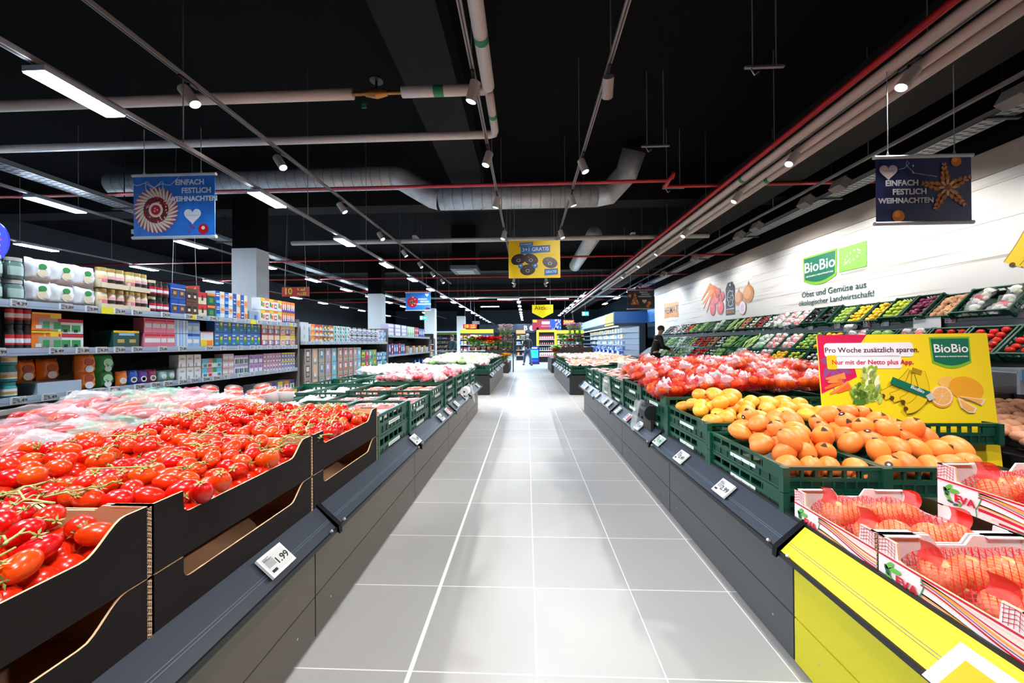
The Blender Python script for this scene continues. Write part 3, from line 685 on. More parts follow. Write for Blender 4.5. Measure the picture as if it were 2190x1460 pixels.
def zt(x, y):
    # surface of the tomato heaps: level with the cut-out in front, mounded behind
    d = -.94-x
    base = .792+.05*smooth(.03, .22, d)+.02*smooth(.4, .6, d)
    for a, b in bx_y:
        if a <= y <= b: base -= .018*(1-smooth(0, .09, min(y-a, b-y))) 
    return base+.012*noise.noise(Vector((x*6, y*6, 3)))
for i, (a, b) in enumerate(bx_y):
    for j, x1 in ((0, -.955), (1, -1.38)):
        prs = PLUM if i < 2 else (RTOM+PLUM[3:] if j == 0 else RTOM)
        kind = ('plum tomato', 'plum tomato', 'round vine tomato')[i]
        where = ('at the aisle' if j == 0 else 'in the inner row')
        sp = (.060, .062) if i < 2 else (.056, .058)
        if j: sp = (.074, .076)
        g = 'tomatoes in the %s box %s' % (('first', 'second', 'third')[i], where)
        lab = lambda c, px, py, kind=kind, where=where, i=i, a=a, b=b: 'red %s heaped in the %s black box %s' % (kind, ('first', 'second', 'third')[i], where)
        NT += heap(prs, x1-.375, x1-.025, a+.045, b-.03, zt, *sp, lab, 'tomato', g, cond=seen_left)
# a few rolling out of the cut-outs
for x, y, z in ((-.925, 1.00, .822), (-.93, 1.07, .825), (-.93, 1.69, .822), (-.93, 1.745, .826), (-.94, 1.30, .82)):
    place(PLUM[2] if y < 1.6 else RTOM[1], TR(x, y, z, .2, .9, 1.2+y), 'red tomato bulging over the cut-out of the %s black box' % ('second' if y < 1.6 else 'third'), 'tomato', 'tomatoes bulging over the %s box' % ('second' if y < 1.6 else 'third'))
# lower layer, never seen singly
st = MB()
for i, (a, b) in enumerate(bx_y):
    for x1 in (-.955, -1.38):
        y = a+.04
        while y < b-.03:
            x = x1-.36
            while x < x1-.02:
                if seen_left(x, y): st.ell((x+RND.uniform(-.01, .01), y+RND.uniform(-.01, .01), zt(x, y)-.042), (.033, .03, .028), TOM, 10, 6)
                x += .052
            y += .052
tag(st.build('tomatoes'), 'deeper layer of red tomatoes filling the gaps in the black boxes', 'tomato', kind='stuff')
# vine stalks lying over the tomatoes
def vine(seed):
    r = random.Random(seed); b = MB(); p = [Vector((-.07, 0, 0))]; a = r.uniform(-.3, .3)
    for k in range(6): a += r.uniform(-.5, .5); p.append(p[-1]+Vector((.026*math.cos(a), .026*math.sin(a), r.uniform(-.004, .008))))
    b.tube(p, [.0032, .003, .003, .0028, .0026, .0024, .002], VINE, 6)
    kn = []
    for k in range(1, 6):
        s = 1 if k % 2 else -1; q = p[k]+Vector((r.uniform(.004, .02), s*r.uniform(.016, .032), r.uniform(-.010, .006)))
        b.tube([p[k], (p[k]+q)/2+Vector((0, 0, .006)), q], .0022, VINE, 5)
        c = calyx(q, .015, (r.uniform(-.3, .3), s*.5, .6)); kn.append(c)
    return proto(b, 'tomato_vine', [('calyx', c) for c in kn])
VN = [vine(s) for s in (1, 2, 3, 4)]
pts = [(-.99, .60), (-1.03, .74), (-1.16, .80), (-1.10, .93), (-1.06, 1.13), (-1.20, 1.05), (-1.18, 1.28), (-1.02, 1.36), (-1.30, 1.42), (-1.04, 1.49), (-1.05, 1.68), (-1.18, 1.75), (-1.02, 1.88), (-1.12, 2.02), (-1.28, 1.9), (-1.22, 2.13), (-1.5, 1.3), (-1.6, 1.7), (-1.45, 1.95), (-1.44, 1.12), (-1.3, .9), (-.965, 1.58), (-1.0, 2.1)]
for i, (x, y) in enumerate(pts):
    bi = 0 if y < .876 else (1 if y < 1.56 else 2); k = sum(1 for q in pts[:i] if (0 if q[1] < .876 else (1 if q[1] < 1.56 else 2)) == bi)
    place(VN[i % 4], TR(x, y, zt(x, y)+.036, RND.uniform(-.2, .2), RND.uniform(-.2, .2), RND.uniform(0, 6.28)), 'dry green vine stalk over tomatoes of the %s box, %s of its stalks' % (('first', 'second', 'third')[bi], od(k)), 'vine')

# ---------------------------------------------------------------- bags and packs
FILM = film('film_clear', opac=.05, edge=.15); FILMW = film('film_milky', '#f0f0f4', .18, .25, .35); FILMG = film('film_green', '#7fcab0', .2, .16, .3); FILMP = film('film_pink', '#f090a8', .2, .14, .3)
PEPR = mat('pepper_red', '#b80d12', .3, rnd=.15); PEPO = mat('pepper_orange', '#d8400e', .3, rnd=.1); PEPG = mat('pepper_green', '#3a7d3c', .35)
LABW = mat('label_white', '#eceaea', .5); LABR = mat('label_red', '#c4283c', .5); LABT = mat('label_teal', '#7cc3b0', .5)
def pepper(c, r, m, rz):
    return MB().ell((0, 0, 0), r, m, 12, 8, Matrix.Translation(c) @ Matrix.Rotation(rz, 4, 'Z'), fn=lambda t, p: 1+.06*math.cos(4*t))
def pepper_bag(seed, cols, print_m):
    r = random.Random(seed); root = crumple(.10, .15, .05, seed, .35, 13, FILM)
    k = []
    for i, m in enumerate(cols): k.append(('pepper', pepper(((i-1)*.055, r.uniform(-.03, .03), -.006), (.036, .075, .034), m, r.uniform(-.3, .3))))
    pr = MB(); c = crumple(.082, .05, .053, seed, .35, 8, print_m, c=(0, .07, .004)); pr.add(c.v, c.f, print_m, True)
    k.append(('printed_film', pr)); return proto(root, 'pepper_bag', k)
PB = [pepper_bag(1, (PEPR, PEPR, PEPO), FILMG), pepper_bag(2, (PEPO, PEPR, PEPR), FILMW), pepper_bag(3, (PEPR, PEPO, PEPR), FILMP), pepper_bag(4, (PEPR, PEPR, PEPR), FILMG)]
n = 0
for j, x in enumerate((-1.90, -2.08, -2.27, -2.46)):
    for i in range(9):
        y = .70+.205*i+RND.uniform(-.03, .03)
        if not seen_left(x-.1, y+.1): continue
        z = .825+.025*j+RND.uniform(-.01, .03)
        place(PB[(i*3+j) % 4], TR(x, y, z, RND.uniform(-.3, .3), RND.uniform(-.35, .2), RND.uniform(-.9, .9)), 'clear bag of red and orange peppers, %s row behind the tomatoes, %s along' % (od(j), od(i)), 'bag', 'pepper bags behind the tomatoes')
# film-wrapped trays with white labels
def tray_pack(nm, seed, body, m, lw=(.05, .035), dome=.02, w_=.085, l=.115, count=7, filmm=None):
    r = random.Random(seed)
    root = MB().box((-w_, -l, -.03), (w_, l, -.022), LABW)
    for a in (-1, 1): root.box((a*w_-.003, -l, -.022), (a*w_+.003, l, -.004), LABW).box((-w_, a*l-.003, -.022), (w_, a*l+.003, -.004), LABW)
    c = MB()
    for k in range(count):
        c.ell((r.uniform(-w_*.72, w_*.72), r.uniform(-l*.78, l*.78), r.uniform(-.012, .0)), (.03, .03, .024), m, 10, 6)
    sh = crumple(w_*1.02, l*1.02, dome, seed, .2, 8, filmm or FILM)
    lb = MB().box((-lw[0], -lw[1]+.02, dome*.9), (lw[0], lw[1]+.02, dome*.9+.001), LABW)
    lb.box((-lw[0], -lw[1]+.02, dome*.9+.001), (lw[0], -lw[1]+.034, dome*.9+.0016), LABR)
    return proto(root, nm, [(body, c), ('film', sh), ('label_sticker', lb)])
RADR = mat('radish_red', '#cf2740', .35, rnd=.1); TMR = mat('small_tomato', '#e02a18', .25, rnd=.1); PNK = mat('pink_produce', '#e26f6f', .4, rnd=.15); WHP = mat('pale_produce', '#e4dcd8', .5, rnd=.06)
TP_R = [tray_pack('radish_pack', s, 'radish', RADR, count=9) for s in (1, 2)]; TP_T = [tray_pack('tomato_pack', s, 'tomato', TMR, count=8) for s in (3, 4)]
TP_O = [tray_pack('tomato_pack', s, 'tomato', PEPO, count=8) for s in (5,)]; TP_W = [tray_pack('mushroom_pack', s, 'mushroom', WHP, count=9, filmm=FILMW) for s in (6, 7)]
def fill(prs, cx, cy, z, nx, ny, label, group, cat='pack', L=.56, W=.36, jz=.006, rz=.12, tilt=.06, mound=0):
    k = 0
    for i in range(ny):
        for j in range(nx):
            x = cx+W*((j+.5)/nx-.5); y = cy+L*((i+.5)/ny-.5); u = 2*abs((i+.5)/ny-.5)
            place(RND.choice(prs), TR(x, y, z+RND.uniform(0, jz)+mound*(1-u*u), RND.uniform(-tilt, tilt), RND.uniform(-tilt, tilt), RND.uniform(-rz, rz)), label(k) if callable(label) else label, cat, group); k += 1
def lbl(s): return lambda k: s+', %s' % od(k)
fill(TP_T, LX[0], 2.57, .76, 2, 2, lbl('wrapped tray of small tomatoes beside the black boxes'), 'tomato trays beside the black boxes')
fill(TP_R, LX[1], 2.57, .745, 2, 2, lbl('film-wrapped tray in the inner crate beside the black boxes'), 'radish trays inner crate')
fill(TP_R, LX[0], 3.2, .705, 2, 2, lbl('red wrapped tray with white sticker in the second crate at the aisle'), 'red trays second crate')
fill(TP_R+TP_W, LX[1], 3.2, .715, 2, 2, lbl('wrapped tray in the inner crate of the second row'), 'trays second row inner')
fill(TP_O, LX[0], 3.83, .74, 2, 2, lbl('wrapped tray of orange tomatoes in the third crate at the aisle'), 'orange tomato trays')
fill(TP_O, LX[1], 3.83, .735, 2, 2, lbl('wrapped tray of orange tomatoes in the inner third crate'), 'orange tomato trays inner')
# loose bagged radishes heaped over the next crates
def small_bag(nm, seed, m, body, filmm, n=6, s=1.0, sticker=LABR):
    r = random.Random(seed); root = crumple(.075*s, .10*s, .042*s, seed, .4, 10, filmm); c = MB()
    for k in range(n): c.ell((r.uniform(-.05, .05)*s, r.uniform(-.065, .065)*s, r.uniform(-.012, .012)*s), (.026*s, .026*s, .024*s), m, 9, 6)
    lb = crumple(.045*s, .03*s, .044*s, seed+3, .3, 5, sticker, c=(.0, .045*s, .003)); return proto(root, nm, [(body, c), ('printed_label', lb)])
SB_R = [small_bag('radish_bag', s, RADR, 'radish', FILM) for s in (11, 12)]+[small_bag('radish_bag', 13, PNK, 'radish', FILMW, sticker=LABW)]
SB_W = [small_bag('mushroom_bag', s, WHP, 'mushroom', FILMW, sticker=LABW) for s in (14, 15)]; SB_G = [small_bag('sprout_bag', 16, mat('grey_produce', '#a9a8a2', .5, rnd=.2), 'sprout', FILM, sticker=LABW), small_bag('sprout_bag', 17, WHP, 'sprout', FILM, sticker=LABT)]
for q, y in enumerate((4.46, 5.09)):
    for j, x in enumerate(LX[:2]):
        fill(SB_R, x, y, .815, 3, 4, lambda k, q=q, j=j: 'red radish bag in the %s radish crate %s, %s bag' % (('near', 'far')[q], ('at the aisle', 'of the inner row')[j], od(k)), 'radish bags %d %d' % (q, j), 'bag', tilt=.35, rz=1.5, mound=.03, jz=.02)
for q, y in enumerate((5.72, 6.35)):
    for j, x in enumerate(LX[:2]):
        fill(SB_G, x, y, .79, 3, 4, lambda k, q=q, j=j: 'grey vegetable bag in the %s crate %s, %s bag' % (('last but one', 'last')[q], ('at the aisle', 'of the inner row')[j], od(k)), 'pale vegetable bags %d %d' % (q, j), 'bag', tilt=.35, rz=1.5, mound=.02, jz=.02)
for q, y in enumerate((3.2, 3.83, 4.46, 5.09)):
    for j, x in enumerate(LX[2:]):
        fill(SB_W+TP_W, x, y, .685, 2, 3, lambda k, q=q, j=j: 'white mushroom bag in the %s crate of the %s row, %s bag' % (od(q+1), ('third', 'last')[j], od(k)), 'mushroom bags %d %d' % (q, j), 'bag', tilt=.15, rz=.8, jz=.015)
for q, y in enumerate((5.72, 6.35)):
    for j, x in enumerate(LX[2:]):
        fill(SB_W, x, y, .79, 3, 4, lambda k, q=q, j=j: 'milky white bag in the %s crate from the far end, %s row, %s bag' % (('second', 'last')[q], ('third', 'rear')[j], od(k)), 'white bags far %d %d' % (q, j), 'bag', tilt=.35, rz=1.5, mound=.04, jz=.02)
# white cups with a tomato dome behind the first green crates
CUPB = MB().lathe([(.045, 0), (.058, .075), (.06, .08)], mat('cup_white', '#e8e8ea', .4), 18)
CUP = proto(CUPB, 'tomato_cup', [('tomato', MB().ell((0, 0, .075), (.052, .052, .035), mat('tomato_bright', '#e2341a', .25), 16, 8)), ('lid', MB().lathe([(.06, .08), (.055, .105), (.03, .118), (0, .12)], FILM, 16)), ('sleeve', MB().box((.052, -.03, .01), (.06, .03, .07), LABR))])
k = 0
for x, y in ((-1.84, 2.38), (-1.87, 2.60), (-1.9, 2.80), (-2.03, 2.42), (-2.06, 2.66), (-2.1, 2.84), (-2.22, 2.46), (-2.26, 2.70), (-2.45, 2.5), (-2.47, 2.72)):
    place(CUP, TR(x, y, .785+.03*(k % 2), 0, .2, RND.uniform(0, 6)), 'white cup with a red tomato dome, %s of the cups behind the first green crates' % od(k), 'cup', 'tomato cups'); k += 1
fill(SB_G, -1.62, 2.30, .80, 2, 1, lbl('crinkled grey bag leaning between tomatoes and cups'), 'grey bags by the cups', 'bag', L=.16, W=.3, tilt=.4)
# ================================================================ right counter goods
PER = mat('persimmon_orange', '#ee8238', .45, rnd=.1, hue=.004, var=.05, vs=14); MAN = mat('mango_yellow', '#f09c34', .42, rnd=.08, hue=.012, var=.06, vs=14)
PCAL = mat('dry_calyx', '#4a2a14', .8); STK = mat('sticker_brown', '#3c1522', .4)
def persimmon(r, h, sticker, m=PER, k=0):
    b = MB().ell((0, 0, 0), (r, r*.97, h), m, 20, 12, fn=lambda t, p: 1+.02*math.cos(2*t+k)+(.05*math.sin(-p) if p < 0 else 0))
    cx = MB()
    cx.M = None; pts = []
    for i in range(9): a = 2*PI*i/9; q = .012*(1.25 if (i+k) % 3 == 0 else .8); pts.append((q*math.cos(a), q*math.sin(a), h*.985))
    cx.add(pts+[(0, 0, h*1.01)], [(i, (i+1) % 9, 9) for i in range(9)], PCAL, True)
    cx.cyl((0, 0, h*.97), (0, 0, h*1.03), .005, .004, PCAL, 8)
    ks = [('calyx', cx)]
    if sticker:
        s = MB(); d = Vector((.85, .1, .52)).normalized(); q = d.to_track_quat('Z', 'Y').to_matrix().to_4x4(); c = Vector((d.x*r, d.y*r, d.z*h))*1.005
        s.M = Matrix.Translation(c) @ q; s.cyl((0, 0, 0), (0, 0, .0015), .013, .013, STK, 14); s.cyl((0, 0, .0015), (0, 0, .002), .005, .005, LABW, 8); ks.append(('sticker', s))
    return proto(b, 'persimmon', ks)
PERS = [persimmon(.044, .057, 0), persimmon(.046, .055, 0, k=1), persimmon(.042, .058, 0, k=2), persimmon(.045, .056, 1)]
def mango(rl, r):
    b = MB().ell((0, 0, 0), (rl, r, r*.92), MAN, 18, 12, fn=lambda t, p: 1+.05*math.cos(t)); s = MB().cyl((-rl*.97, 0, 0), (-rl*1.02, 0, .002), .006, .004, PCAL, 8)
    return proto(b, 'mango', [('stem_scar', s)])
MANG = [mango(.060, .046), mango(.056, .047), mango(.064, .048)]
def seen_right(x, y): return x < 1.40*y+.12
def zp(x, y): return .662+.07*smooth(1.60, 1.80, y)+.025*smooth(1.2, 1.8, x)+.035*smooth(1.85, 2.15, y)
heap(PERS, 1.145, 1.44, 1.655, 2.15, zp, .088, .084, lambda c, x, y: 'orange persimmon heaped in the near green crate, %s' % ('by its aisle wall' if x < 1.25 else ('in its middle' if x < 1.37 else 'by its inner wall')), 'persimmon', 'persimmons in the near crate', cond=seen_right, tilt=1.2, jit=.16)
heap(PERS, 1.20, 1.43, 1.76, 2.12, lambda x, y: zp(x, y)+.055, .105, .105, 'orange persimmon lying on top of the heap in the near green crate', 'persimmon', 'persimmons on top of the near crate', tilt=1.2, jit=.3)
heap(PERS, 1.555, 1.97, 1.655, 2.15, lambda x, y: zp(x, y)+.0, .088, .084, 'pale orange persimmon in the inner crate before the yellow board', 'persimmon', 'persimmons before the yellow board', cond=seen_right, tilt=1.2, jit=.16)
heap(PERS, 1.62, 1.86, 1.85, 2.14, lambda x, y: zp(x, y)+.055, .105, .105, 'pale orange persimmon topping the heap before the yellow board', 'persimmon', 'persimmons topping the heap before the board', tilt=1.2, jit=.3)
def zm(x, y): return .735+.06*math.sin(PI*min(1, max(0, (y-2.24)/.6)))+.02*smooth(1.1, 1.5, x)
heap(MANG, 1.155, 1.44, 2.295, 2.79, zm, .089, .078, lambda c, x, y: 'yellow mango in the second green crate, %s' % ('at its near rim' if y < 2.42 else ('in the middle' if y < 2.63 else 'at its far rim')), 'mango', 'mangoes in the second crate', tilt=.35, jit=.18)
heap(MANG, 1.55, 1.86, 2.26, 2.33, lambda x, y: .80, .10, .09, 'yellow mango lying in front of the board foot', 'mango', 'mangoes at the board foot', tilt=.35, jit=.15)
heap(MANG, 1.55, 1.83, 2.40, 2.80, zm, .10, .088, 'yellow mango in the inner second crate beside the board', 'mango', 'mangoes beside the board', tilt=.35, jit=.18)
heap(MANG, 1.2, 1.42, 2.4, 2.75, lambda x, y: zm(x, y)+.06, .12, .12, 'yellow mango lying on top of the second crate', 'mango', 'mangoes on top of the second crate', tilt=.4, jit=.3)
# ------------------------------------------------ grapefruit in red nets in printed cartons
CW = mat('carton_white', '#ece4e6', .5); CR_ = mat('carton_red', '#c81230', .5); CO = mat('carton_orange', '#f0a040', .5); CG = mat('carton_green', '#2f8a5c', .5); CP = mat('carton_pink', '#f2c6be', .5); CDG = mat('leaf_dark', '#1f5a48', .5); CLG = mat('leaf_light', '#5fb04a', .5); CV = mat('carton_violet', '#8a5a96', .5)
GF = mat('grapefruit', '#f29a66', .4, rnd=.08, hue=.01, bump=.25, bs=140); NETR = netting('net_red', '#d00a18', 56, .20, .13); FLAP = film('bag_flap_red', '#e01810', .8, .4, .95)
def carton(label, y_far, y_near, z0, x0, W=.415, H=.145, art=True):
    """printed fruit carton: long face looks at the aisle (-x)"""
    L = y_far-y_near; t = thing('fruit_carton', label, 'box', (x0+W/2, (y_far+y_near)/2, z0)); e = .006; lo = H*.64
    M = frame((x0-.0008, y_far, z0), (0, -1, 0), (0, 0, 1))
    prof = [(y_near, z0), (y_far, z0), (y_far, z0+H), (y_far-.055, z0+H), (y_far-.06, z0+lo+.004), (y_far-.075, z0+lo), (y_near+.075, z0+lo), (y_near+.06, z0+lo+.004), (y_near+.055, z0+H), (y_near, z0+H)]
    f = MB().prism(prof, x0, x0+e, TANE, 'x', CW, TAN).build('front_wall', t)
    MB().prism(prof, x0+W-e, x0+W, CW, 'x').build('back_wall', t)
    for ya, yb in ((y_near, y_near+e), (y_far-e, y_far)):
        MB().prism([(x0+e, z0), (x0+W-e, z0), (x0+W-e, z0+H), (x0+W*.65, z0+H), (x0+W*.6, z0+H*.8), (x0+W*.4, z0+H*.8), (x0+W*.35, z0+H), (x0+e, z0+H)], ya, yb, CW, 'y').box((x0, ya-.012 if ya > y_near else ya, z0+H-.003), (x0+.11, yb if ya > y_near else yb+.014, z0+H), CW).box((x0+W-.11, ya-.012 if ya > y_near else ya, z0+H-.003), (x0+W, yb if ya > y_near else yb+.014, z0+H), CW).build('end_wall', t)
    MB().box((x0+e, y_near+e, z0), (x0+W-e, y_far-e, z0+.006), TAN).build('bottom', t)
    MB().box((x0-.001, y_near-.002, z0), (x0+.004, y_near+.006, z0+H), CORR).build('corrugated_edge', t)
    if not art: return t
    a = Art(M); lz = lo
    a.poly([(0, lz-.006), (L, lz-.006), (L, lz), (0, lz)], CR_, 1)
    # sweeping stripes over the right hand part of the face
    def stripe(b0, b1, c0, c1, m, k, w0=.35):
        n = 12; top = []; bot = []
        for i in range(n+1):
            u = i/n; s = u*u*(3-2*u); aa = L*(w0+(1-w0)*u); tt = b0+(c0-b0)*s; bb = b1+(c1-b1)*s; top.append((aa, tt)); bot.append((aa, bb))
        for i in range(n): a.poly([bot[i], bot[i+1], top[i+1], top[i]], m, k)
    h = lz-.007
    a.poly([(L*.36, 0), (L, 0), (L, h), (L*.36, h)], mat('carton_blush', '#f6dcd8', .5), 1)
    stripe(h, h*.9, h*.62, h*.55, CO, 2); stripe(h*.9, h*.86, h*.5, h*.46, CV, 2); stripe(h*.82, h*.76, h*.42, h*.36, CR_, 2); stripe(h*.7, h*.5, h*.36, h*.28, CW, 2)
    stripe(h*.55, h*.45, h*.27, h*.22, CO, 2); stripe(h*.40, h*.28, h*.20, h*.10, CR_, 2); stripe(h*.2, h*.10, h*.10, h*.05, CP, 2, .45); stripe(h*.12, h*.04, h*.05, .002, CR_, 2, .5); stripe(h*.05, .001, h*.03, .001, CG, 3, .62)
    stripe(h, h*.97, h*.75, h*.70, CR_, 2); stripe(h*.98, h*.94, h*.95, h*.90, CP, 2)
    a.line([(L*.36, h), (L*.375, h*.75), (L*.355, h*.5), (L*.335, h*.3), (L*.34, 0)], .003, CG, 4)
    for i, (x, z, r0, m, s) in enumerate(((.105, .80, .9, CLG, 1.1), (.15, .72, .2, CLG, 1.2), (.085, .62, 2.0, CDG, 1), (.10, .42, 2.4, CLG, .9), (.125, .25, 3.0, CDG, .7), (.17, .2, .5, CDG, .6), (.205, .26, 1.2, CLG, .6))):
        a.disc(L*x, h*z, .015*s, m, 4, .0065*s, r0)
    # net pattern printed on the corner blocks
    for cx0 in (.0, L-.055):
        for k in range(5):
            zz = lo+.006+k*(H-lo)/5; a.line([(cx0+.002, zz), (cx0+.028, min(H-.002, zz+.012)), (cx0+.053, zz)], .0017, CR_, 2)
        for k in range(6): a.line([(cx0+.003+k*.0095, lo+.004), (cx0+.006+k*.0093, H-.002)], .0013, CR_, 2)
    a.done('printed_artwork', f)
    a.text('EVA', L*.245, h*.46, .034, CR_, f, 5, bold=.03, name='lettering')
    return t
def gf_bag(seed):
    r = random.Random(seed); hw, hl = .185, .072
    def top(u, v):
        x, y = 2*u-1, 2*v-1; e = max(0, (1-x**6)*(1-y**4))**.5
        k = .012*math.cos(x*hw/.045*PI)*math.cos(y*2.2)
        return (hw*x, hl*y, .052*e+k*e-.03*(1-e))
    nt = MB().grid(top, 26, 12, NETR); ks = []
    for i, x in enumerate((-.13, -.045, .045, .13)):
        ks.append(('grapefruit', MB().ell((x, r.uniform(-.012, .012), .0), (.046, .047, .044), GF, 18, 12)))
    for x in (-.16, .15): ks.append(('bag_flap', MB().grid(lambda u, v, x=x: (x+.012*math.sin(3*v), -.03+.06*u, .035+.055*v+.004*math.sin(5*u)), 5, 4, FLAP)))
    return proto(nt, 'grapefruit_net_bag', ks)
GB = [gf_bag(s) for s in (1, 2, 3)]
def carton_fill(y_far, y_near, x0, z, nm):
    n = 2
    for i in range(n):
        y = y_near+.02+(y_far-y_near-.04)*(i+.5)/n
        place(GB[(i+int(z*100)) % 3], TR(x0+.208, y, z, RND.uniform(-.08, .08), RND.uniform(-.05, .05), RND.uniform(-.05, .05)), 'red net of four grapefruits in the %s, %s half' % (nm.replace('printed carton', 'carton'), 'near' if i == 0 else 'far'), 'net bag')
for yf, yn, z, x, nm, art in ((1.525, 1.178, .499, 1.08, 'lower printed carton beside the green crate', True), (1.172, .825, .499, 1.08, 'lower printed carton, second from the green crate', True), (1.40, 1.05, .646, 1.50, 'upper printed carton of the inner row', True), (1.40, 1.05, .499, 1.50, 'printed carton under the upper one', False), (1.04, .69, .646, 1.50, 'upper printed carton nearest the entrance', True), (1.04, .69, .499, 1.50, 'printed carton under the one nearest the entrance', False), (.82, .47, .499, 1.08, 'lower printed carton, third from the green crate', True)):
    carton('white %s, striped red and orange' % nm, yf, yn, z, x, art=art)
    if art: carton_fill(yf, yn, x, z+.088, nm)
ysl = thing('shelf_sign', 'white framed sign with yellow insert clipped to the yellow rail', 'sign', (.99, .78, .47))
MM = frame((.984, .83, .478), RU, RV)
MB().box((-.08, -.06, 0), (.08, .06, .008), TGW, MM).build('holder', ysl); MB().box((-.05, -.06, .008), (.08, .03, .010), mat('sign_mustard', '#c9a40c', .5), MM).build('insert', ysl)

# ------------------------------------------------ yellow advertising board between the crates
bd = thing('promotion_board', 'large yellow board with fruit pictures standing between the mango crates', 'sign', (2.32, 2.33, .5))
BM = frame((2.32, 2.328, .879), (.999, -.051, .005), (-.001, .084, .996)); BW, BH = .966, .80
MB().box((-BW/2, -BH/2, -.008), (BW/2, BH/2, 0), mat('board_yellow', '#fbd81e', .45), BM).build('panel', bd)
a = Art(BM); X0, Y1 = -BW/2, BH/2
MAG = mat('magenta', '#d0104e', .5); PUR = mat('purple', '#8d4a86', .5); GRNB = mat('brand_green', '#0d6b50', .5); LIM = mat('brand_lime', '#7ab82c', .5); WHB = mat('print_white', '#f4eef4', .5); TXP = mat('text_plum', '#5a2450', .5)
def bp(px, py): return (X0+BW*px, Y1-BH*py)     # fractions from the upper left corner
a.poly([bp(0, .0), bp(.30, .0), bp(.20, .17), bp(.22, .33), bp(.0, .46)], MAG, 1)
for i in range(8):
    t = .3+i*.76; c = (.10, .24); a.poly([bp(c[0]+.02*math.cos(t+1.5), c[1]+.03*math.sin(t+1.5)), bp(c[0]+.055*math.cos(t-.2), c[1]+.09*math.sin(t-.2)), bp(max(.002, c[0]+.10*math.cos(t)), max(.004, c[1]+.2*math.sin(t))), bp(max(.002, c[0]+.075*math.cos(t+.35)), c[1]+.12*math.sin(t+.35))], PUR, 2)
def rr(x0, y0, x1, y1, m, k, r): (p, q), (p2, q2) = bp(x0, y1), bp(x1, y0); a.rect(p, q, p2, q2, m, k, r)
rr(.035, .065, .565, .175, WHB, 3, .02); rr(.075, .165, .49, .265, WHB, 3, .015); rr(.045, .16, .105, .27, mat('app_yellow', '#f7c410', .5), 4, .012)
x, y = bp(.318, .122); a.text('Pro Woche zusätzlich sparen.', x, y, .045, TXP, bd, 4, bold=.008)
x, y = bp(.305, .217); a.text('Nur mit der Netto plus App.', x+.012, y, .040, MAG, bd, 4, bold=.012)
def shield(A, cx, cy, w_, h, k=1):
    def outline(s, ws):
        p = [(cx-ws/2, cy+h/2*s), (cx+ws/2, cy+h/2*s)]
        for i in range(9): u = i/8; p.append((cx+ws/2*.96-ws*.96*u, cy-h*.33*s-.19*h*s*math.sin(PI*u)))
        return p
    A.poly(outline(1, w_), LIM, k); q = [(cx-w_*.465, cy+h*.445), (cx+w_*.465, cy+h*.445)]
    for i in range(9): u = i/8; q.append((cx+w_*.44-w_*.88*u, cy-h*.27-.15*h*math.sin(PI*u)))
    A.poly(q, GRNB, k+1)
cx, cy = bp(.78, .145); shield(a, cx, cy, .225, .19, 2)
a.text('BioBio', cx, cy+.022, .073, WHB, bd, 5, bold=.012); a.text('VERTRAUEN & VERANTWORTUNG', cx, cy-.026, .0115, WHB, bd, 5, bold=.01)
ORC = mat('print_carrot', '#ee6a22', .5); LET = mat('print_lettuce', '#8fb03a', .5); LETD = mat('print_lettuce_dark', '#4f7a20', .5); BAN = mat('print_banana', '#f0c81c', .5); BAND = mat('print_banana_edge', '#a8860c', .5); BRN = mat('print_brown', '#5a3a12', .5); PEACH = mat('print_orange_flesh', '#f9b25a', .5); PKW = mat('print_peel', '#fbdcc0', .5); ORG = mat('print_orange', '#f5a624', .5)
for i, (x0, y0, x1, y1) in enumerate(((.03, .345, .15, .32), (.02, .42, .13, .36), (.05, .46, .17, .38), (.09, .45, .17, .40), (.04, .37, .10, .35))):
    p, q = bp(x0, y0), bp(x1, y1); d = Vector((q[0]-p[0], q[1]-p[1])); L = d.length; nx, ny = -d.y/L, d.x/L
    a.poly([(p[0]+nx*.006, p[1]+ny*.006), (p[0]-nx*.006, p[1]-ny*.006), (q[0]-nx*.02, q[1]-ny*.02), (q[0]+nx*.02, q[1]+ny*.02)], ORC if i % 2 else mat('print_carrot_light', '#f58a4a', .5), 3+i)
r9 = random.Random(5)
for i in range(70):
    u, v = r9.uniform(-1, 1), r9.uniform(-1, 1)
    if u*u+v*v > 1: continue
    x, y = bp(.235+.055*u, .45+.085*v); a.disc(x, y, r9.uniform(.018, .034), r9.choice((LET, LET, LETD, mat('print_lettuce_pale', '#b9cf6a', .5))), 4+i % 4, r9.uniform(.010, .018), r9.uniform(0, 3), 9)
for i in range(60):
    u, v = r9.uniform(-1, 1), r9.uniform(-1, 1); x, y = bp(.305+.035*u+.012*v, .385+.115*v); a.disc(x, y, r9.uniform(.02, .038), r9.choice((LET, mat('print_lettuce_pale', '#b9cf6a', .5), mat('print_cream', '#eef0c0', .5))), 4+i % 4, r9.uniform(.010, .016), 1.2+r9.uniform(-.4, .4), 9)
def banana(pts, wd, k):
    a.curve(pts, wd*1.12, BAND, k); a.curve(pts, wd, BAN, k+1)
    a.disc(*pts[-1], wd*.22, BRN, k+2)
for j, pts in enumerate(([(.55, .29), (.50, .36), (.43, .43), (.36, .475)], [(.56, .29), (.53, .38), (.48, .46), (.41, .49)], [(.57, .29), (.56, .40), (.53, .48), (.47, .52)], [(.58, .29), (.60, .42), (.58, .50), (.52, .565), (.48, .57)])):
    banana([bp(*q) for q in pts], .058, 5+3*j)
a.line([bp(.535, .275), bp(.59, .30)], .03, BAND, 18)
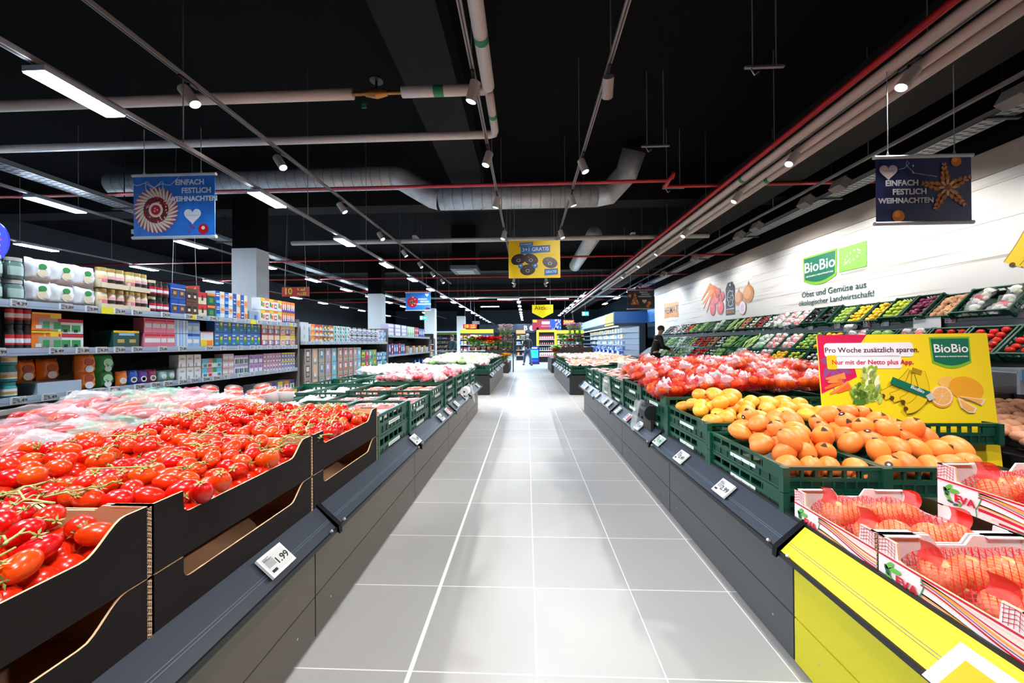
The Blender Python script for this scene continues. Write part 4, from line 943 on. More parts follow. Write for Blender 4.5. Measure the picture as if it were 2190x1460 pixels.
a.line([bp(.41, .355), bp(.62, .47)], .045, GRNB, 19); x, y = bp(.555, .425); a.text('BioBio', x, y, .03, WHB, bd, 21, rot=-.45, bold=.01); a.line([bp(.615, .46), bp(.635, .50)], .04, mat('print_grey', '#c9c4bc', .5), 20)
x, y = bp(.70, .475); a.disc(x, y-.012, .062, mat('print_orange_side', '#f2a02a', .5), 5, .06); a.disc(x, y, .060, PKW, 6); a.disc(x, y, .051, PEACH, 7)
for i in range(9):
    t = 2*PI*i/9; a.line([(x, y), (x+.05*math.cos(t), y+.05*math.sin(t))], .0022, PKW, 8)
x, y = bp(.845, .42); a.disc(x, y, .095, ORG, 3, .072, -.3, 24); a.disc(x-.1, y+.04, .05, mat('print_orange_light', '#fbc05a', .5), 2, .035)
for q in ([(.785, .48), (.80, .56), (.84, .60), (.875, .60), (.89, .565)], [(.79, .475), (.88, .52), (.92, .545), (.945, .50)]):
    a.poly([bp(*p) for p in q], PKW, 8); cxx = sum(p[0] for p in q)/len(q); cyy = sum(p[1] for p in q)/len(q); a.poly([bp(cxx+(p[0]-cxx)*.75, cyy+(p[1]-cyy)*.75) for p in q], PEACH, 9)
a.done('printed_artwork', bd)
# ------------------------------------------------ citrus in red nets
CIT = mat('orange_fruit', '#f0701a', .35, rnd=.1, hue=.015, bump=.2, bs=160); CIT2 = mat('mandarin', '#ee5a14', .35, rnd=.1, hue=.01, bump=.2, bs=160); NETO = netting('net_orange_red', '#d01c18', 70, .20, .10); LBC = mat('bag_label', '#c2bcc0', .3)
def citrus_bag(seed, m, nm, fr=.033, n=7, nm_net=NETO):
    r = random.Random(seed); root = crumple(.105, .13, .062, seed, .15, 14, nm_net); ks = []
    sp = [(-.05, -.065), (.045, -.07), (0, .0), (-.06, .035), (.062, .02), (.01, .075), (-.035, .09)]
    for i in range(n):
        x, y = sp[i]; ks.append((nm, MB().ell((x, y, r.uniform(-.006, .012)), (fr, fr, fr*.92), m, 14, 9)))
    lb = crumple(.06, .042, .052, seed+9, .5, 8, LBC, c=(r.uniform(-.02, .02), r.uniform(-.06, .05), .022)); pr = crumple(.03, .012, .052, seed+9, .5, 6, CR_, c=(0, .02, .024)); lb.add(pr.v, pr.f, CR_, True)
    ks.append(('paper_label', lb)); return proto(root, 'citrus_net_bag', ks)
CBG = [citrus_bag(1, CIT2, 'mandarin'), citrus_bag(2, CIT2, 'mandarin'), citrus_bag(3, CIT, 'orange', .04, 6), citrus_bag(4, CIT, 'orange', .04, 6)]
def zc(x, y): return .825+.09*smooth(2.9, 3.9, y)+.07*smooth(1.1, 1.9, x)
k = 0
for i in range(7):
    for j in range(8):
        x, y = 1.17+.215*j+RND.uniform(-.03, .03), 2.99+.225*i+RND.uniform(-.03, .03)
        if y > 4.15 and x < 1.5: continue
        pr = CBG[RND.choice((0, 1) if y < 3.9 and x < 1.9 else (2, 3, 1))]
        place(pr, TR(x, y, zc(x, y)+RND.uniform(0, .03), RND.uniform(-.4, .3), RND.uniform(-.35, .35), RND.uniform(0, 6.28)), 'red net bag of %s, %s row behind the mangoes, %s from the aisle' % ('mandarins' if pr in CBG[:2] else 'oranges', od(i), od(j)), 'net bag', 'citrus net bags behind the mangoes')
for i, (x, y, z) in enumerate(((1.34, 4.0, 1.0), (1.2, 3.82, .93), (1.95, 3.5, 1.02), (2.3, 3.9, 1.03))):
    place(CBG[2+i % 2], TR(x, y, z, .4-.3*i, .3, 1.1*i, 1.15), 'big net bag of oranges lying on top of the citrus heap, %s' % ('at the aisle end', 'at its aisle edge', 'behind the yellow board', 'at the rear')[i], 'net bag')
# low crates towards the far end of the right counter
BEAN = mat('bean_brown', '#a8553e', .5, rnd=.1, var=.3, vs=40); GBN = mat('pale_green_goods', '#b9c4a6', .5, rnd=.15)
TP_B = [tray_pack('bean_tray', s, 'beans', BEAN, count=12, dome=.024) for s in (21, 22)]; TP_G = [tray_pack('vegetable_tray', s, 'vegetable', GBN, count=9, filmm=FILMW) for s in (23, 24)]
for q, y in enumerate((4.44, 5.07, 5.7, 6.33)):
    for j, x in enumerate(RX):
        if y < 4.6 and j > 0: continue
        fill(TP_B if j == 0 else (TP_G+TP_T if j == 1 else TP_G+TP_O), x, y, .775 if q < 3 else .755, 2, 2, lambda k, q=q, j=j: 'wrapped tray in the %s crate beyond citrus, %s from the aisle, %s' % (od(q), od(j), od(k)), 'trays beyond citrus %d %d' % (q, j))
# plastic bag rolls
def bag_roll(label, x, y, z, side, core):
    t = thing('bag_roll', label, 'bag roll', (x, y, z))
    MB().cyl((x, y-.09, z), (x, y+.09, z), .062, .062, core, 24).build('roll', t); MB().cyl((x, y-.092, z), (x, y-.089, z), .05, .05, LABW if core is not DKM else mat('roll_disc', '#24262a', .3), 24).cyl((x, y-.094, z), (x, y-.091, z), .014, .014, DKM, 12).build('end_disc', t)
    def f(u, v): s = v; return (x-side*(.03+.10*s), y-.07+.16*u+.03*math.sin(7*u+3*s), z+.065+.05*math.sin(PI*s)-.22*s*s+.018*math.sin(11*u+5*s))
    MB().grid(f, 14, 12, FILMW).build('hanging_bag', t)
    MB().box((x-.012, y-.10, z-.16), (x+.012, y+.10, z-.05), DKM).build('holder', t); return t
bag_roll('roll of clear plastic bags with a black end disc beside the mango crates', 1.045, 3.2, .64, 1, DKM)
bag_roll('white roll of plastic bags with a torn bag hanging over the left rail', -.885, 5.2, .555, -1, LABW)
def hang(label, x, y, z, side, h=.26):
    def f(u, v): r = .05+.05*v; t = 2*PI*u; k = 1+.25*math.sin(3*t+4*v); return (x+r*k*math.cos(t)*.6, y+r*k*math.sin(t), z-h*v+.02*math.sin(2*t))
    tag(MB().grid(f, 16, 10, FILMW).build('plastic_bag'), label, 'plastic bag')
hang('crumpled clear plastic bag hanging over the right rail before the bean trays', .99, 4.62, .80, 1, .3)
hang('small clear plastic bag standing up between the far crates', 1.5, 5.9, 1.0, 1, .2)
# potato bin and lidded chest behind the board
pb = thing('potato_bin', 'yellow-fronted bin of loose potatoes behind the yellow board', 'bin', (3.45, 2.6, 0))
MB().box((2.9, 2.2, 0), (4.0, 2.23, .60), mat('board_yellow', '#fbd81e')).build('front_board', pb); MB().box((2.9, 2.23, 0), (4.0, 3.0, .55), mat('carcass', '#17171a')).box((3.97, 2.2, .5), (4.0, 3.0, .8), DKM).box((2.9, 2.97, .5), (4.0, 3.0, .82), DKM).build('body', pb)
POT = mat('potato_skin', '#d99a78', .6, rnd=.12, bump=.2, bs=40)
PTS = [proto(MB().ell((0, 0, 0), (.045*s, .034*s, .03*s), POT, 12, 8, fn=lambda t, p, s=s: 1+.08*math.cos(2*t+s*9)), 'potato') for s in (1, .9, 1.15)]
heap(PTS, 2.95, 3.92, 2.27, 2.93, lambda x, y: .63+.22*(y-2.27), .07, .06, lambda c, x, y: 'brown potato lying loose in the yellow bin, %s' % ('near its board' if y < 2.5 else ('in the middle' if y < 2.72 else 'at the back')), 'potato', 'potatoes in the bin', cond=lambda x, y: 1.20*y < x < 1.42*y+.1, tilt=.5)
ch = thing('cooling_chest', 'low chest with a clear lid and blue film behind the potato bin', 'chest', (4.35, 3.4, 0))
MB().box((3.75, 2.95, 0), (4.95, 3.45, .82), mat('chest_dark', '#23262b', .3)).build('body', ch); MB().box((3.75, 2.93, .82), (4.95, 2.95, .98), film('lid_clear', '#cfe2ee', .35, .1, .7)).box((3.75, 2.95, .98), (4.95, 3.45, .99), MATS['lid_clear']).build('lid', ch); MB().box((3.75, 2.92, .93), (4.95, 2.928, 1.01), mat('film_blue', '#6fa4d8', .4)).build('blue_edge', ch)

# ================================================================ sloped display along the plank wall
ws = thing('produce_display', 'dark stepped produce display standing along the white plank wall', 'display stand', (5.4, 9.5, 0))
SH = mat('shelf_dark', '#2a2a2c', .5); RAILG = mat('rail_grey', '#4b4c4f', .4)
MB().box((5.44, 3.2, 1.405), (5.46, 15.2, 1.545), RAILG).box((5.436, 3.2, 1.47), (5.44, 15.2, 1.476), DKM).build('front_rail', ws)
MB().box((5.45, 3.2, 1.40), (5.98, 15.2, 1.43), SH).build('upper_shelf', ws)
MB().box((5.55, 3.2, 0), (5.98, 15.2, 1.40), mat('display_back', '#1a1a1b', .6)).build('back_panel', ws)
MB().prism([(4.30, 0), (5.6, 0), (5.6, 1.2), (4.98, .99), (4.6, .70), (4.30, .68)], 3.5, 15.2, SH, 'y').build('stepped_base', ws)
MB().box((4.28, 3.5, .02), (4.30, 15.2, .62), PANR).build('front_panel', ws)
def slope(x, y, z, W): 
    c = math.cos(PI/4); s = c
    return Matrix(((0, c, -s, x+.21*c), (-1, 0, 0, y), (0, s, c, z+.21*s), (0, 0, 0, 1)))
def veg(nm, m, r, m2=None, fn=None):
    b = MB().ell((0, 0, 0), r, m, 10, 7, fn=fn); ks = [('stem', MB().cyl((0, r[1]*.95, 0), (0, r[1]*1.25, .004), .008, .004, m2, 6))] if m2 else []
    return proto(b, nm, ks)
VM = lambda n, h, **k: mat(n, h, k.pop('rough', .4), rnd=k.pop('rnd', .15), **k)
STG = VM('stem_green', '#4d7a32')
VG = {'aubergine': veg('aubergine', VM('aubergine', '#1d1420', rough=.25), (.038, .085, .036), STG), 'lemon': veg('lemon', VM('lemon', '#f0c41c'), (.034, .042, .033), None, lambda t, p: 1+.04*math.sin(t)**8),
      'lime': veg('lime', VM('lime_green', '#b4c63a'), (.034, .04, .033)), 'onion': veg('red_onion', VM('red_onion', '#7a1f4a', rough=.35), (.036, .036, .033), VM('onion_tip', '#c8a0a8')), 'ginger': veg('ginger_root', VM('ginger', '#c8946a', bump=.4, bs=50), (.04, .06, .03), None, lambda t, p: 1+.25*math.cos(3*t)),
      'apple': veg('apple', VM('apple_mixed', '#a8b84a', hue=.06), (.037, .037, .034), VM('twig', '#5a4020')), 'tomato': veg('tomato', VM('wall_tomato', '#dc2a1c', rough=.25), (.036, .036, .032), STG), 'cucumber': veg('cucumber', VM('cucumber', '#3f7a3a'), (.022, .13, .022)),
      'leek': veg('leek', VM('leek', '#a9c878'), (.018, .16, .018)), 'lettuce': veg('lettuce', VM('lettuce', '#7fa850', bump=.6, bs=30), (.07, .075, .06)), 'courgette': veg('courgette', VM('courgette', '#2e6236'), (.026, .10, .026), STG), 'carrot': veg('carrot', VM('carrot', '#ee6a1e'), (.018, .09, .018), STG),
      'pepper': veg('pepper', VM('yellow_pepper', '#f0b818', rough=.25), (.04, .05, .04), STG), 'radish': veg('radish', VM('radish', '#d0304a'), (.024, .024, .022), STG), 'mushroom': veg('mushroom', VM('mushroom', '#d8cfc6'), (.03, .03, .024), VM('mushroom_stem', '#c8bcae')), 'broccoli': veg('broccoli', VM('broccoli', '#3d6b3c', bump=.8, bs=50), (.06, .06, .05), STG), 'sprout': veg('brussels_sprout', VM('sprout', '#7f9c50'), (.022, .022, .022)), 'potato': veg('sweet_potato', VM('sweet_potato', '#b8744e'), (.036, .06, .033)), 'garlic': veg('garlic', VM('garlic', '#ded4d2'), (.03, .03, .026))}
GREENW = [small_bag('salad_bag', 31, VM('salad', '#6fa048'), 'salad', FILMG, sticker=LABW, s=1.1), small_bag('salad_bag', 32, VM('salad_pale', '#b0c88a'), 'salad', FILMW, sticker=LABW, s=1.1)]
PINKW = [small_bag('radish_bag', 33, PNK, 'radish', FILM, sticker=LABW, s=1.1)]
WHW = [small_bag('vegetable_bag', 34, WHP, 'vegetable', FILMW, sticker=LABR, s=1.15), small_bag('vegetable_bag', 35, GBN, 'vegetable', FILM, sticker=LABW, s=1.1)]
BAGS = {'salad bag': GREENW, 'radish bag': PINKW, 'mixed vegetable bag': WHW}
def sloped(kind, x, y, z, row, idx, W=.30, h=.12, n=None):
    M = slope(x, y, z, W)
    place(crate_master(h, .42, W), M, 'tilted crate of %s, %s row of the wall display, %s along' % (kind+('s' if not kind.endswith('o') else 'es'), row, od(idx)), 'crate')
    far = y > 9
    if kind in BAGS: prs = BAGS[kind]; nu, nv = 2, 3
    else:
        prs = [VG[kind]]; r = max(VG[kind].dimensions) if 0 else None; big = kind in ('lettuce', 'cucumber', 'leek', 'courgette', 'carrot', 'aubergine', 'broccoli')
        nu, nv = (5, 2) if kind in ('leek', 'carrot', 'cucumber', 'courgette') else ((2, 3) if big else (3, 5))
        if far and not big: nu, nv = 3, 4
    k = 0
    for j in range(nv):
        for i in range(nu):
            lx = (W-.05)*((i+.5)/nu-.5)+RND.uniform(-.008, .008); ly = .37*((j+.5)/nv-.5)+RND.uniform(-.01, .01)
            T = M @ TR(lx, ly, h*.62+RND.uniform(0, .03), RND.uniform(-.3, .3), RND.uniform(-.3, .3), RND.uniform(-.35, .35) if nu == 5 or kind in BAGS else RND.uniform(0, 6))
            nm = kind
            place(RND.choice(prs), T, '%s in the %s crate, %s row of the wall display' % ({'onion': 'red onion', 'ginger': 'ginger root', 'apple': 'mixed apple', 'sprout': 'brussels sprout', 'potato': 'sweet potato', 'pepper': 'yellow pepper'}.get(nm, nm), od(idx), row), nm.split()[-1], '%ss in crate %d, %s row' % (nm, idx+1, row)); k += 1
top = ['mixed vegetable bag', 'ginger', 'onion', 'lime', 'lemon', 'lemon', 'apple', 'aubergine', 'aubergine', 'radish bag', 'mixed vegetable bag', 'mixed vegetable bag', 'garlic', 'radish', 'mushroom', 'potato', 'leek', 'leek', 'broccoli', 'salad bag', 'courgette', 'cucumber', 'lettuce', 'courgette', 'lime', 'tomato', 'garlic', 'mushroom', 'mixed vegetable bag', 'garlic', 'onion', 'broccoli']
y = 4.28
for i, kd in enumerate(top):
    W = .58 if i == 0 else .305; y += W/2; h = .15 if kd in ('mixed vegetable bag', 'onion', 'lime', 'aubergine') and i < 9 else .11
    sloped(kd, 5.47, y, 1.475, 'top', i, W-.006, h); y += W/2+.012
rowA = ['tomato', 'tomato', 'tomato', 'radish bag', 'lettuce', 'mixed vegetable bag', 'pepper', 'apple', 'radish bag', 'radish bag', 'salad bag', 'leek', 'cucumber', 'lettuce', 'mushroom', 'potato', 'tomato', 'tomato', 'apple', 'broccoli', 'salad bag', 'cucumber', 'lettuce', 'courgette', 'broccoli']
y = 3.65
for i, kd in enumerate(rowA): sloped(kd, 5.0, y+.2, 1.02, 'middle', i, .394, .11); y += .42
rowB = ['tomato', 'tomato', 'radish', 'garlic', 'mushroom', 'lime', 'pepper', 'radish bag', 'garlic', 'salad bag', 'courgette', 'lettuce', 'mushroom', 'tomato', 'tomato', 'salad bag', 'lettuce', 'broccoli', 'cucumber', 'lettuce', 'salad bag', 'courgette']
y = 4.3
for i, kd in enumerate(rowB): sloped(kd, 4.58, y+.2, .70, 'lowest', i, .394, .11); y += .42
for i, y in enumerate((4.9, 5.25, 5.75, 6.05, 6.6, 7.2, 7.9, 8.6, 9.0, 9.8, 10.8, 11.5, 12.5, 13.0, 13.6)):
    add_tag(TAGA if i < 6 else TAGB, frame((5.436, y, 1.50), (0, -1, 0), (0, 0, 1)), 'small white price tag on the grey rail of the wall display, %s from the entrance' % od(i), group='tags on the wall display rail', extra='r' if i in (0, 3) else None)
br = thing('bag_roll', 'roll of plastic bags hanging from the grey wall display rail', 'bag roll', (5.4, 6.25, 1.45))
MB().cyl((5.38, 6.2, 1.47), (5.38, 6.36, 1.47), .04, .04, LABW, 16).build('roll', br); MB().grid(lambda u, v: (5.35-.02*v+.01*math.sin(9*u), 6.2+.16*u+.02*math.sin(5*v), 1.5-.2*v), 8, 6, FILMW).build('hanging_bag', br)
pc = thing('shelf_sign', 'white card sign hanging from the grey wall display rail', 'sign', (5.4, 5.1, 1.45)); MB().box((5.40, 4.98, 1.40), (5.405, 5.32, 1.56), LABW).build('card', pc); MB().box((5.398, 5.2, 1.52), (5.4, 5.3, 1.55), BRN).build('picture', pc)

# ------------------------------------------------ pictures and writing on the plank wall
WM_ = frame((5.993, 0, 0), (0, -1, 0), (0, 0, 1))
def wall_thing(name, label, cat, y, z): return thing(name, label, cat, (5.993, y, z))
s = wall_thing('wall_sign', 'green shield sign with white lettering on the plank wall', 'sign', 7.71, 2.72)
A = Art(WM_); shield(A, -7.71, 2.715, .86, .62, 3); A.done('shield', s); A.text('BioBio', -7.71, 2.78, .30, WHB, s, 7, bold=.012); A.text('VERTRAUEN & VERANTWORTUNG', -7.71, 2.60, .044, WHB, s, 7, bold=.01)
s = wall_thing('wall_sign', 'light green rectangle with a leaf of white stars on the plank wall', 'sign', 6.95, 2.78)
A = Art(WM_); A.rect(-7.235, 2.545, -6.665, 3.0, mat('leaf_green', '#7fbf4d', .5), 3)
for i in range(12):
    t = i/12*2*PI; u, v = .17*math.cos(t), .075*math.sin(t); c, d = math.cos(.45), math.sin(.45); cx, cy = -6.95+u*c-v*d, 2.79+u*d+v*c
    A.poly([(cx+(.022 if q % 2 == 0 else .009)*math.cos(q*PI/5+PI/2), cy+(.022 if q % 2 == 0 else .009)*math.sin(q*PI/5+PI/2)) for q in range(10)], WHB, 4)
A.line([(-7.13, 2.66), (-7.05, 2.71), (-6.99, 2.76)], .012, WHB, 4); A.done('leaf_emblem', s); A.text('BIO ZERTIFIZIERT', -6.95, 2.50, .062, mat('text_grey', '#b9bdb4', .5), s, 4)
s = wall_thing('wall_lettering', 'two lines of dark green lettering on the plank wall', 'lettering', 7.4, 2.13)
A = Art(WM_); DGT = mat('text_green', '#1f4d48', .5); A.text('Obst und Gemüse aus', -7.43, 2.225, .168, DGT, s, 4, bold=.006); A.text('ökologischer Landwirtschaft!', -7.40, 2.05, .150, DGT, s, 4, bold=.006)
hm = wall_thing('wall_sign', 'orange wooden plaque reading HEIMAT at the far end of the plank wall', 'sign', 15.4, 2.53)
A = Art(WM_); A.poly([(-16.15, 2.24), (-15.4, 2.27), (-14.64, 2.21), (-14.72, 2.5), (-14.62, 2.83), (-15.4, 2.86), (-16.15, 2.9), (-16.05, 2.6)], mat('plaque_orange', '#d98a34', .5, var=.15, vs=3), 3); A.done('plaque', hm); A.text('HEIMAT', -15.4, 2.55, .40, mat('plaque_brown', '#3a2412', .5), hm, 5, bold=.012)
A = Art(WM_); A.line([(-16.1+.07*i, 2.10+.03*math.sin(i*1.9)+.02*math.sin(i*.7)) for i in range(21)], .016, mat('text_faint', '#9a9a9c', .5), 3); A.done('script_line', hm)
s = wall_thing('wall_picture', 'picture of carrots and red tomatoes on the plank wall', 'picture', 11.9, 2.6)
A = Art(WM_)
for i, (y0, z0, y1, z1) in enumerate(((-12.0, 3.05, -12.6, 2.35), (-11.85, 3.0, -12.4, 2.2), (-11.95, 2.9, -12.7, 2.5), (-11.75, 2.95, -12.15, 2.3), (-12.1, 3.1, -12.75, 2.65), (-11.7, 2.85, -12.0, 2.4))):
    d = Vector((y1-y0, z1-z0)); L = d.length; nx, ny = -d.y/L, d.x/L; A.poly([(y0+nx*.075, z0+ny*.075), (y0-nx*.075, z0-ny*.075), (y1-nx*.015, z1-ny*.015), (y1+nx*.015, z1+ny*.015)], ORC if i % 2 else mat('print_carrot_light', '#f58a4a', .5), 3+i)
RDP = mat('print_tomato', '#d8161a', .4); RDD = mat('print_tomato_dark', '#a80d14', .4)
for i, (y, z, r0, r1) in enumerate(((-11.98, 2.30, .17, .24), (-11.52, 2.28, .2, .22), (-11.75, 2.56, .17, .15), (-11.42, 2.62, .15, .14), (-11.62, 2.78, .12, .11))):
    A.disc(y, z, r0, RDD, 10+2*i, r1); A.disc(y-.02, z+.02, r0*.86, RDP, 11+2*i, r1*.88); A.disc(y-.05, z+.07, r0*.2, mat('print_gloss', '#f08a80', .4), 12+2*i, r1*.2)
A.line([(-11.85, 2.85), (-11.7, 2.6), (-11.5, 2.75), (-11.4, 2.5)], .03, mat('print_stem', '#7f8a3a', .5), 24); A.done('printed_artwork', s)
s = wall_thing('wall_picture', 'picture of a dark hang tag with a map outline on the plank wall', 'picture', 10.97, 2.6)
A = Art(WM_); TGD = mat('tag_slate', '#2e2a33', .5); A.poly([(-11.22, 2.02), (-10.74, 2.02), (-10.74, 2.82), (-10.86, 2.98), (-11.1, 2.98), (-11.22, 2.82)], TGD, 3); A.disc(-10.98, 2.90, .035, WHB, 4); A.line([(-10.98, 2.9), (-10.95, 3.3)], .012, mat('print_grey', '#c9c4bc'), 4)
ol = [(-11.1, 2.66), (-11.0, 2.75), (-10.92, 2.70), (-10.84, 2.72), (-10.85, 2.60), (-10.80, 2.50), (-10.86, 2.40), (-10.83, 2.31), (-10.96, 2.27), (-11.08, 2.31), (-11.06, 2.42), (-11.14, 2.5), (-11.1, 2.66)]
A.line(ol, .018, WHB, 4); A.line([(-11.08, 2.55), (-10.98, 2.52), (-10.92, 2.6), (-10.85, 2.56)], .01, WHB, 4); A.line([(-11.0, 2.4), (-10.95, 2.48), (-10.88, 2.44)], .01, WHB, 4)
A.done('tag_artwork', s); A.text('AUS UNSERER', -10.98, 2.19, .066, WHB, s, 5, bold=.01); A.text('REGION', -10.98, 2.10, .11, mat('plaque_orange', '#d98a34'), s, 5, bold=.015)
s = wall_thing('wall_picture', 'picture of brown onions and a cut onion half on the plank wall', 'picture', 10.3, 2.4)
A = Art(WM_); ONB = mat('print_onion', '#c87a34', .4); ONL = mat('print_onion_light', '#e2a060', .4)
for i, (y, z, r0) in enumerate(((-10.55, 2.45, .2), (-10.1, 2.52, .24))):
    A.disc(y, z, r0, ONB, 4+4*i); A.disc(y-.04, z+.04, r0*.7, ONL, 5+4*i); A.poly([(y-.05, z+r0*.9), (y+.05, z+r0*.9), (y+.02, z+r0*1.5)], ONB, 6+4*i)
A.disc(-10.36, 2.17, .17, ONB, 14, .2); A.disc(-10.37, 2.17, .15, mat('print_onion_cut', '#efe6ee', .4), 15, .18); A.disc(-10.37, 2.17, .09, mat('print_onion_ring', '#dccbd6', .4), 16, .11); A.done('printed_artwork', s)
s = wall_thing('wall_picture', 'picture of yellow bananas on the plank wall near the entrance', 'picture', 4.6, 2.3)
A = Art(WM_)
for i, pts in enumerate(([(-4.35, 2.9), (-4.5, 2.6), (-4.62, 2.35), (-4.74, 2.16)], [(-4.3, 2.9), (-4.38, 2.5), (-4.5, 2.2), (-4.60, 2.08)], [(-4.2, 2.9), (-4.22, 2.5), (-4.32, 2.2), (-4.42, 2.02)])):
    A.curve(pts, .20, BAND, 3+3*i); A.curve(pts, .175, BAN, 4+3*i); A.disc(*pts[-1], .03, BRN, 5+3*i)
A.done('printed_artwork', s)
# ================================================================ shelf gondolas on the left
SHB = mat('gondola_back', '#2b2827', .6); SHD = mat('gondola_shelf', '#3b3938', .5); RLB = mat('shelf_rail_blue', '#a7b4c6', .4); TAUPE = mat('gondola_end', '#6d6762', .5)
def gondola(label, y0, y1, xf, depth, shelves, top, z_base=.46, ends=True):
    t = thing('shelf_gondola', label, 'shelf', (xf-depth/2, (y0+y1)/2, 0))
    MB().box((xf-depth-.03, y0, 0), (xf-depth, y1, top), SHB).build('back_panel', t)
    MB().box((xf-depth, y0, 0), (xf+.06, y1, z_base), SHB).build('base', t)
    for z in shelves:
        s = MB().box((xf-depth, y0, z-.03), (xf, y1, z), SHD).build('shelf', t)
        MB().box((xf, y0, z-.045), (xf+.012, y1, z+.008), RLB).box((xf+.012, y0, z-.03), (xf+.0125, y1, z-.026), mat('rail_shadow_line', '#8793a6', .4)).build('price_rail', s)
        yy = y0+.62
        while yy < y1: MB().prism([(xf-.02, z-.03), (xf-depth, z-.03), (xf-depth, z-.16)], yy, yy+.01, DKM, 'y').build('bracket', s); yy += 1.25
    if ends: MB().box((xf-depth-.03, y1, 0), (xf+.02, y1+.03, top), TAUPE).build('end_panel', t)
    return t
gondola('tall shelf unit of coffee jars, cartons and packs on the left of the hall', 1.7, 5.42, -3.5, .55, (1.55, 1.22, .885), 1.62)
gondola('second shelf unit of boxed goods with tall packs below, after the coffee shelf', 5.5, 9.0, -3.5, .55, (1.28,), 1.62, .42)
gondola('third shelf unit of drinks and boxes before the far columns', 9.1, 13.0, -3.5, .55, (1.45, .95), 1.5, .42)
PM = lambda n, h, r=.45, **k: mat('pack_'+n, h, r, **k)
def carton_pack(w_, d, h, base, prints, nm='carton', lidm=None):
    """prints: (y0,y1,z0,z1,material) as fractions of the front, which faces +x"""
    b = MB().box((-d/2, -w_/2, 0), (d/2, w_/2, h), base)
    p = MB()
    for i, (a, c, e, f, m) in enumerate(prints):
        p.box((d/2, -w_/2+a*w_, e*h), (d/2+.0008*(i+1), -w_/2+c*w_, f*h), m)
    ks = [('front_print', p)] if prints else []
    if lidm: ks.append(('lid', MB().box((-d/2-.001, -w_/2-.001, h*.86), (d/2+.001, w_/2+.001, h+.001), lidm)))
    return proto(b, nm, ks)
def jar(r, h, cont, lid, lab, band=None, nm='jar'):
    b = MB().lathe([(r*.92, 0), (r, h*.05), (r, h*.68), (r*.86, h*.80), (r*.84, h*.84)], cont, 14)
    l = MB().cyl((0, 0, h*.83), (0, 0, h), r*.9, r*.88, lid, 14); g = MB()
    n = 10
    for (z0, z1, m, k) in ((.18, .60, lab, 1.01), (.26, .44, band or lab, 1.025)):
        vs = []
        for i in range(n+1):
            t = -1.1+2.2*i/n; vs += [(r*k*math.cos(t), r*k*math.sin(t), h*z0), (r*k*math.cos(t), r*k*math.sin(t), h*z1)]
        g.add(vs, [(2*i, 2*i+2, 2*i+3, 2*i+1) for i in range(n)], m, True)
    return proto(b, nm, [('lid', l), ('label_band', g)])
def soft_pack(w_, h, d, m, panels, seed, nm='bag'):
    c = crumple(w_/2, h/2, d/2, seed, .22, 8, m); R_ = Matrix(((0, 0, 1, 0), (1, 0, 0, 0), (0, 1, 0, h/2), (0, 0, 0, 1)))
    b = MB(); b.add(c.v, c.f, m, True, R_); ks = []
    for (rad, z, pm) in panels:
        q = MB(); q.cyl((d/2*.92, 0, z*h), (d/2*.98+.002, 0, z*h), rad, rad, pm, 16); ks.append(('printed_label', q))
    return proto(b, nm, ks)
W_, Cc = PM('white', '#e6e6e6'), PM('cream', '#e0cfae'); RD, BL, LB_ = PM('red', '#c41e2a'), PM('blue', '#1f4fa8'), PM('lightblue', '#8fb6e0'); DKB = PM('darkbrown', '#2a1a16'); BR_ = PM('brown', '#5a3a28'); GD = PM('gold', '#cfae62', .3, metal=.4); OR_ = PM('orange', '#ee7a24'); YE = PM('yellow', '#f2c62a'); TE = PM('teal', '#2f8a8a'); GN = PM('green', '#2f8f4a'); DG = PM('darkgreen', '#1f4a40'); PK = PM('pink', '#d8788a'); PU = PM('purple', '#5a3a92'); LI = PM('lilac', '#b69ad0'); NV = PM('navy', '#1f2a6a'); GL = PM('glass_green', '#5f7a70', .15); BK = PM('black', '#1a1718'); SK = PM('skin', '#e8b890'); GY = PM('grey', '#a8a39c'); CY = PM('cyan', '#5ac0e0'); MG = PM('magenta', '#b03a8a')
PB_ = {}
PB_['coffee'] = soft_pack(.135, .165, .09, W_, [(.022, .66, GN), (.03, .35, Cc)], 41, 'coffee_bag')
PB_['glassjar'] = jar(.045, .15, GL, GY, mat('pack_pale', '#a9bdb4'), None)
PB_['cappuccino'] = jar(.038, .165, Cc, GD, PM('peach', '#e8c090'), PK, 'cappuccino_jar'); PB_['cappuccino2'] = jar(.038, .165, Cc, GD, PM('rose', '#e0a8a8'), DKB, 'cappuccino_jar')
PB_['rednes'] = jar(.035, .15, DKB, Cc, RD, W_, 'coffee_jar'); PB_['darkjar'] = jar(.035, .15, BK, DKB, RD, W_, 'coffee_jar')
PB_['bluetin'] = carton_pack(.075, .08, .15, BL, [(.15, .85, .15, .62, BR_), (.3, .7, .3, .5, GD), (0, 1, .66, .7, W_)], 'coffee_tin', BL)
PB_['browntin'] = carton_pack(.065, .08, .14, BR_, [(.15, .85, .2, .7, BK), (.3, .7, .3, .5, Cc)], 'coffee_tin')
PB_['redcarton'] = carton_pack(.10, .1, .13, Cc, [(0, 1, .55, 1, RD), (.4, .6, .3, .75, DKB)], 'carton'); PB_['greencarton'] = carton_pack(.10, .1, .13, DG, [(0, 1, .8, 1, OR_), (.25, .75, .2, .6, GN)], 'carton')
PB_['bars'] = carton_pack(.12, .12, .15, W_, [(0, .48, 0, 1, BL), (.08, .42, .62, .70, W_), (.08, .42, .78, .84, W_), (.55, .95, .45, .92, Cc), (.6, .9, .55, .75, OR_), (.05, .45, .1, .3, CY)], 'cereal_box')
PB_['bars2'] = carton_pack(.11, .12, .15, Cc, [(0, .5, 0, 1, BL), (.1, .4, .2, .28, W_), (.1, .4, .5, .58, W_), (.6, .95, .1, .5, OR_)], 'cereal_box')
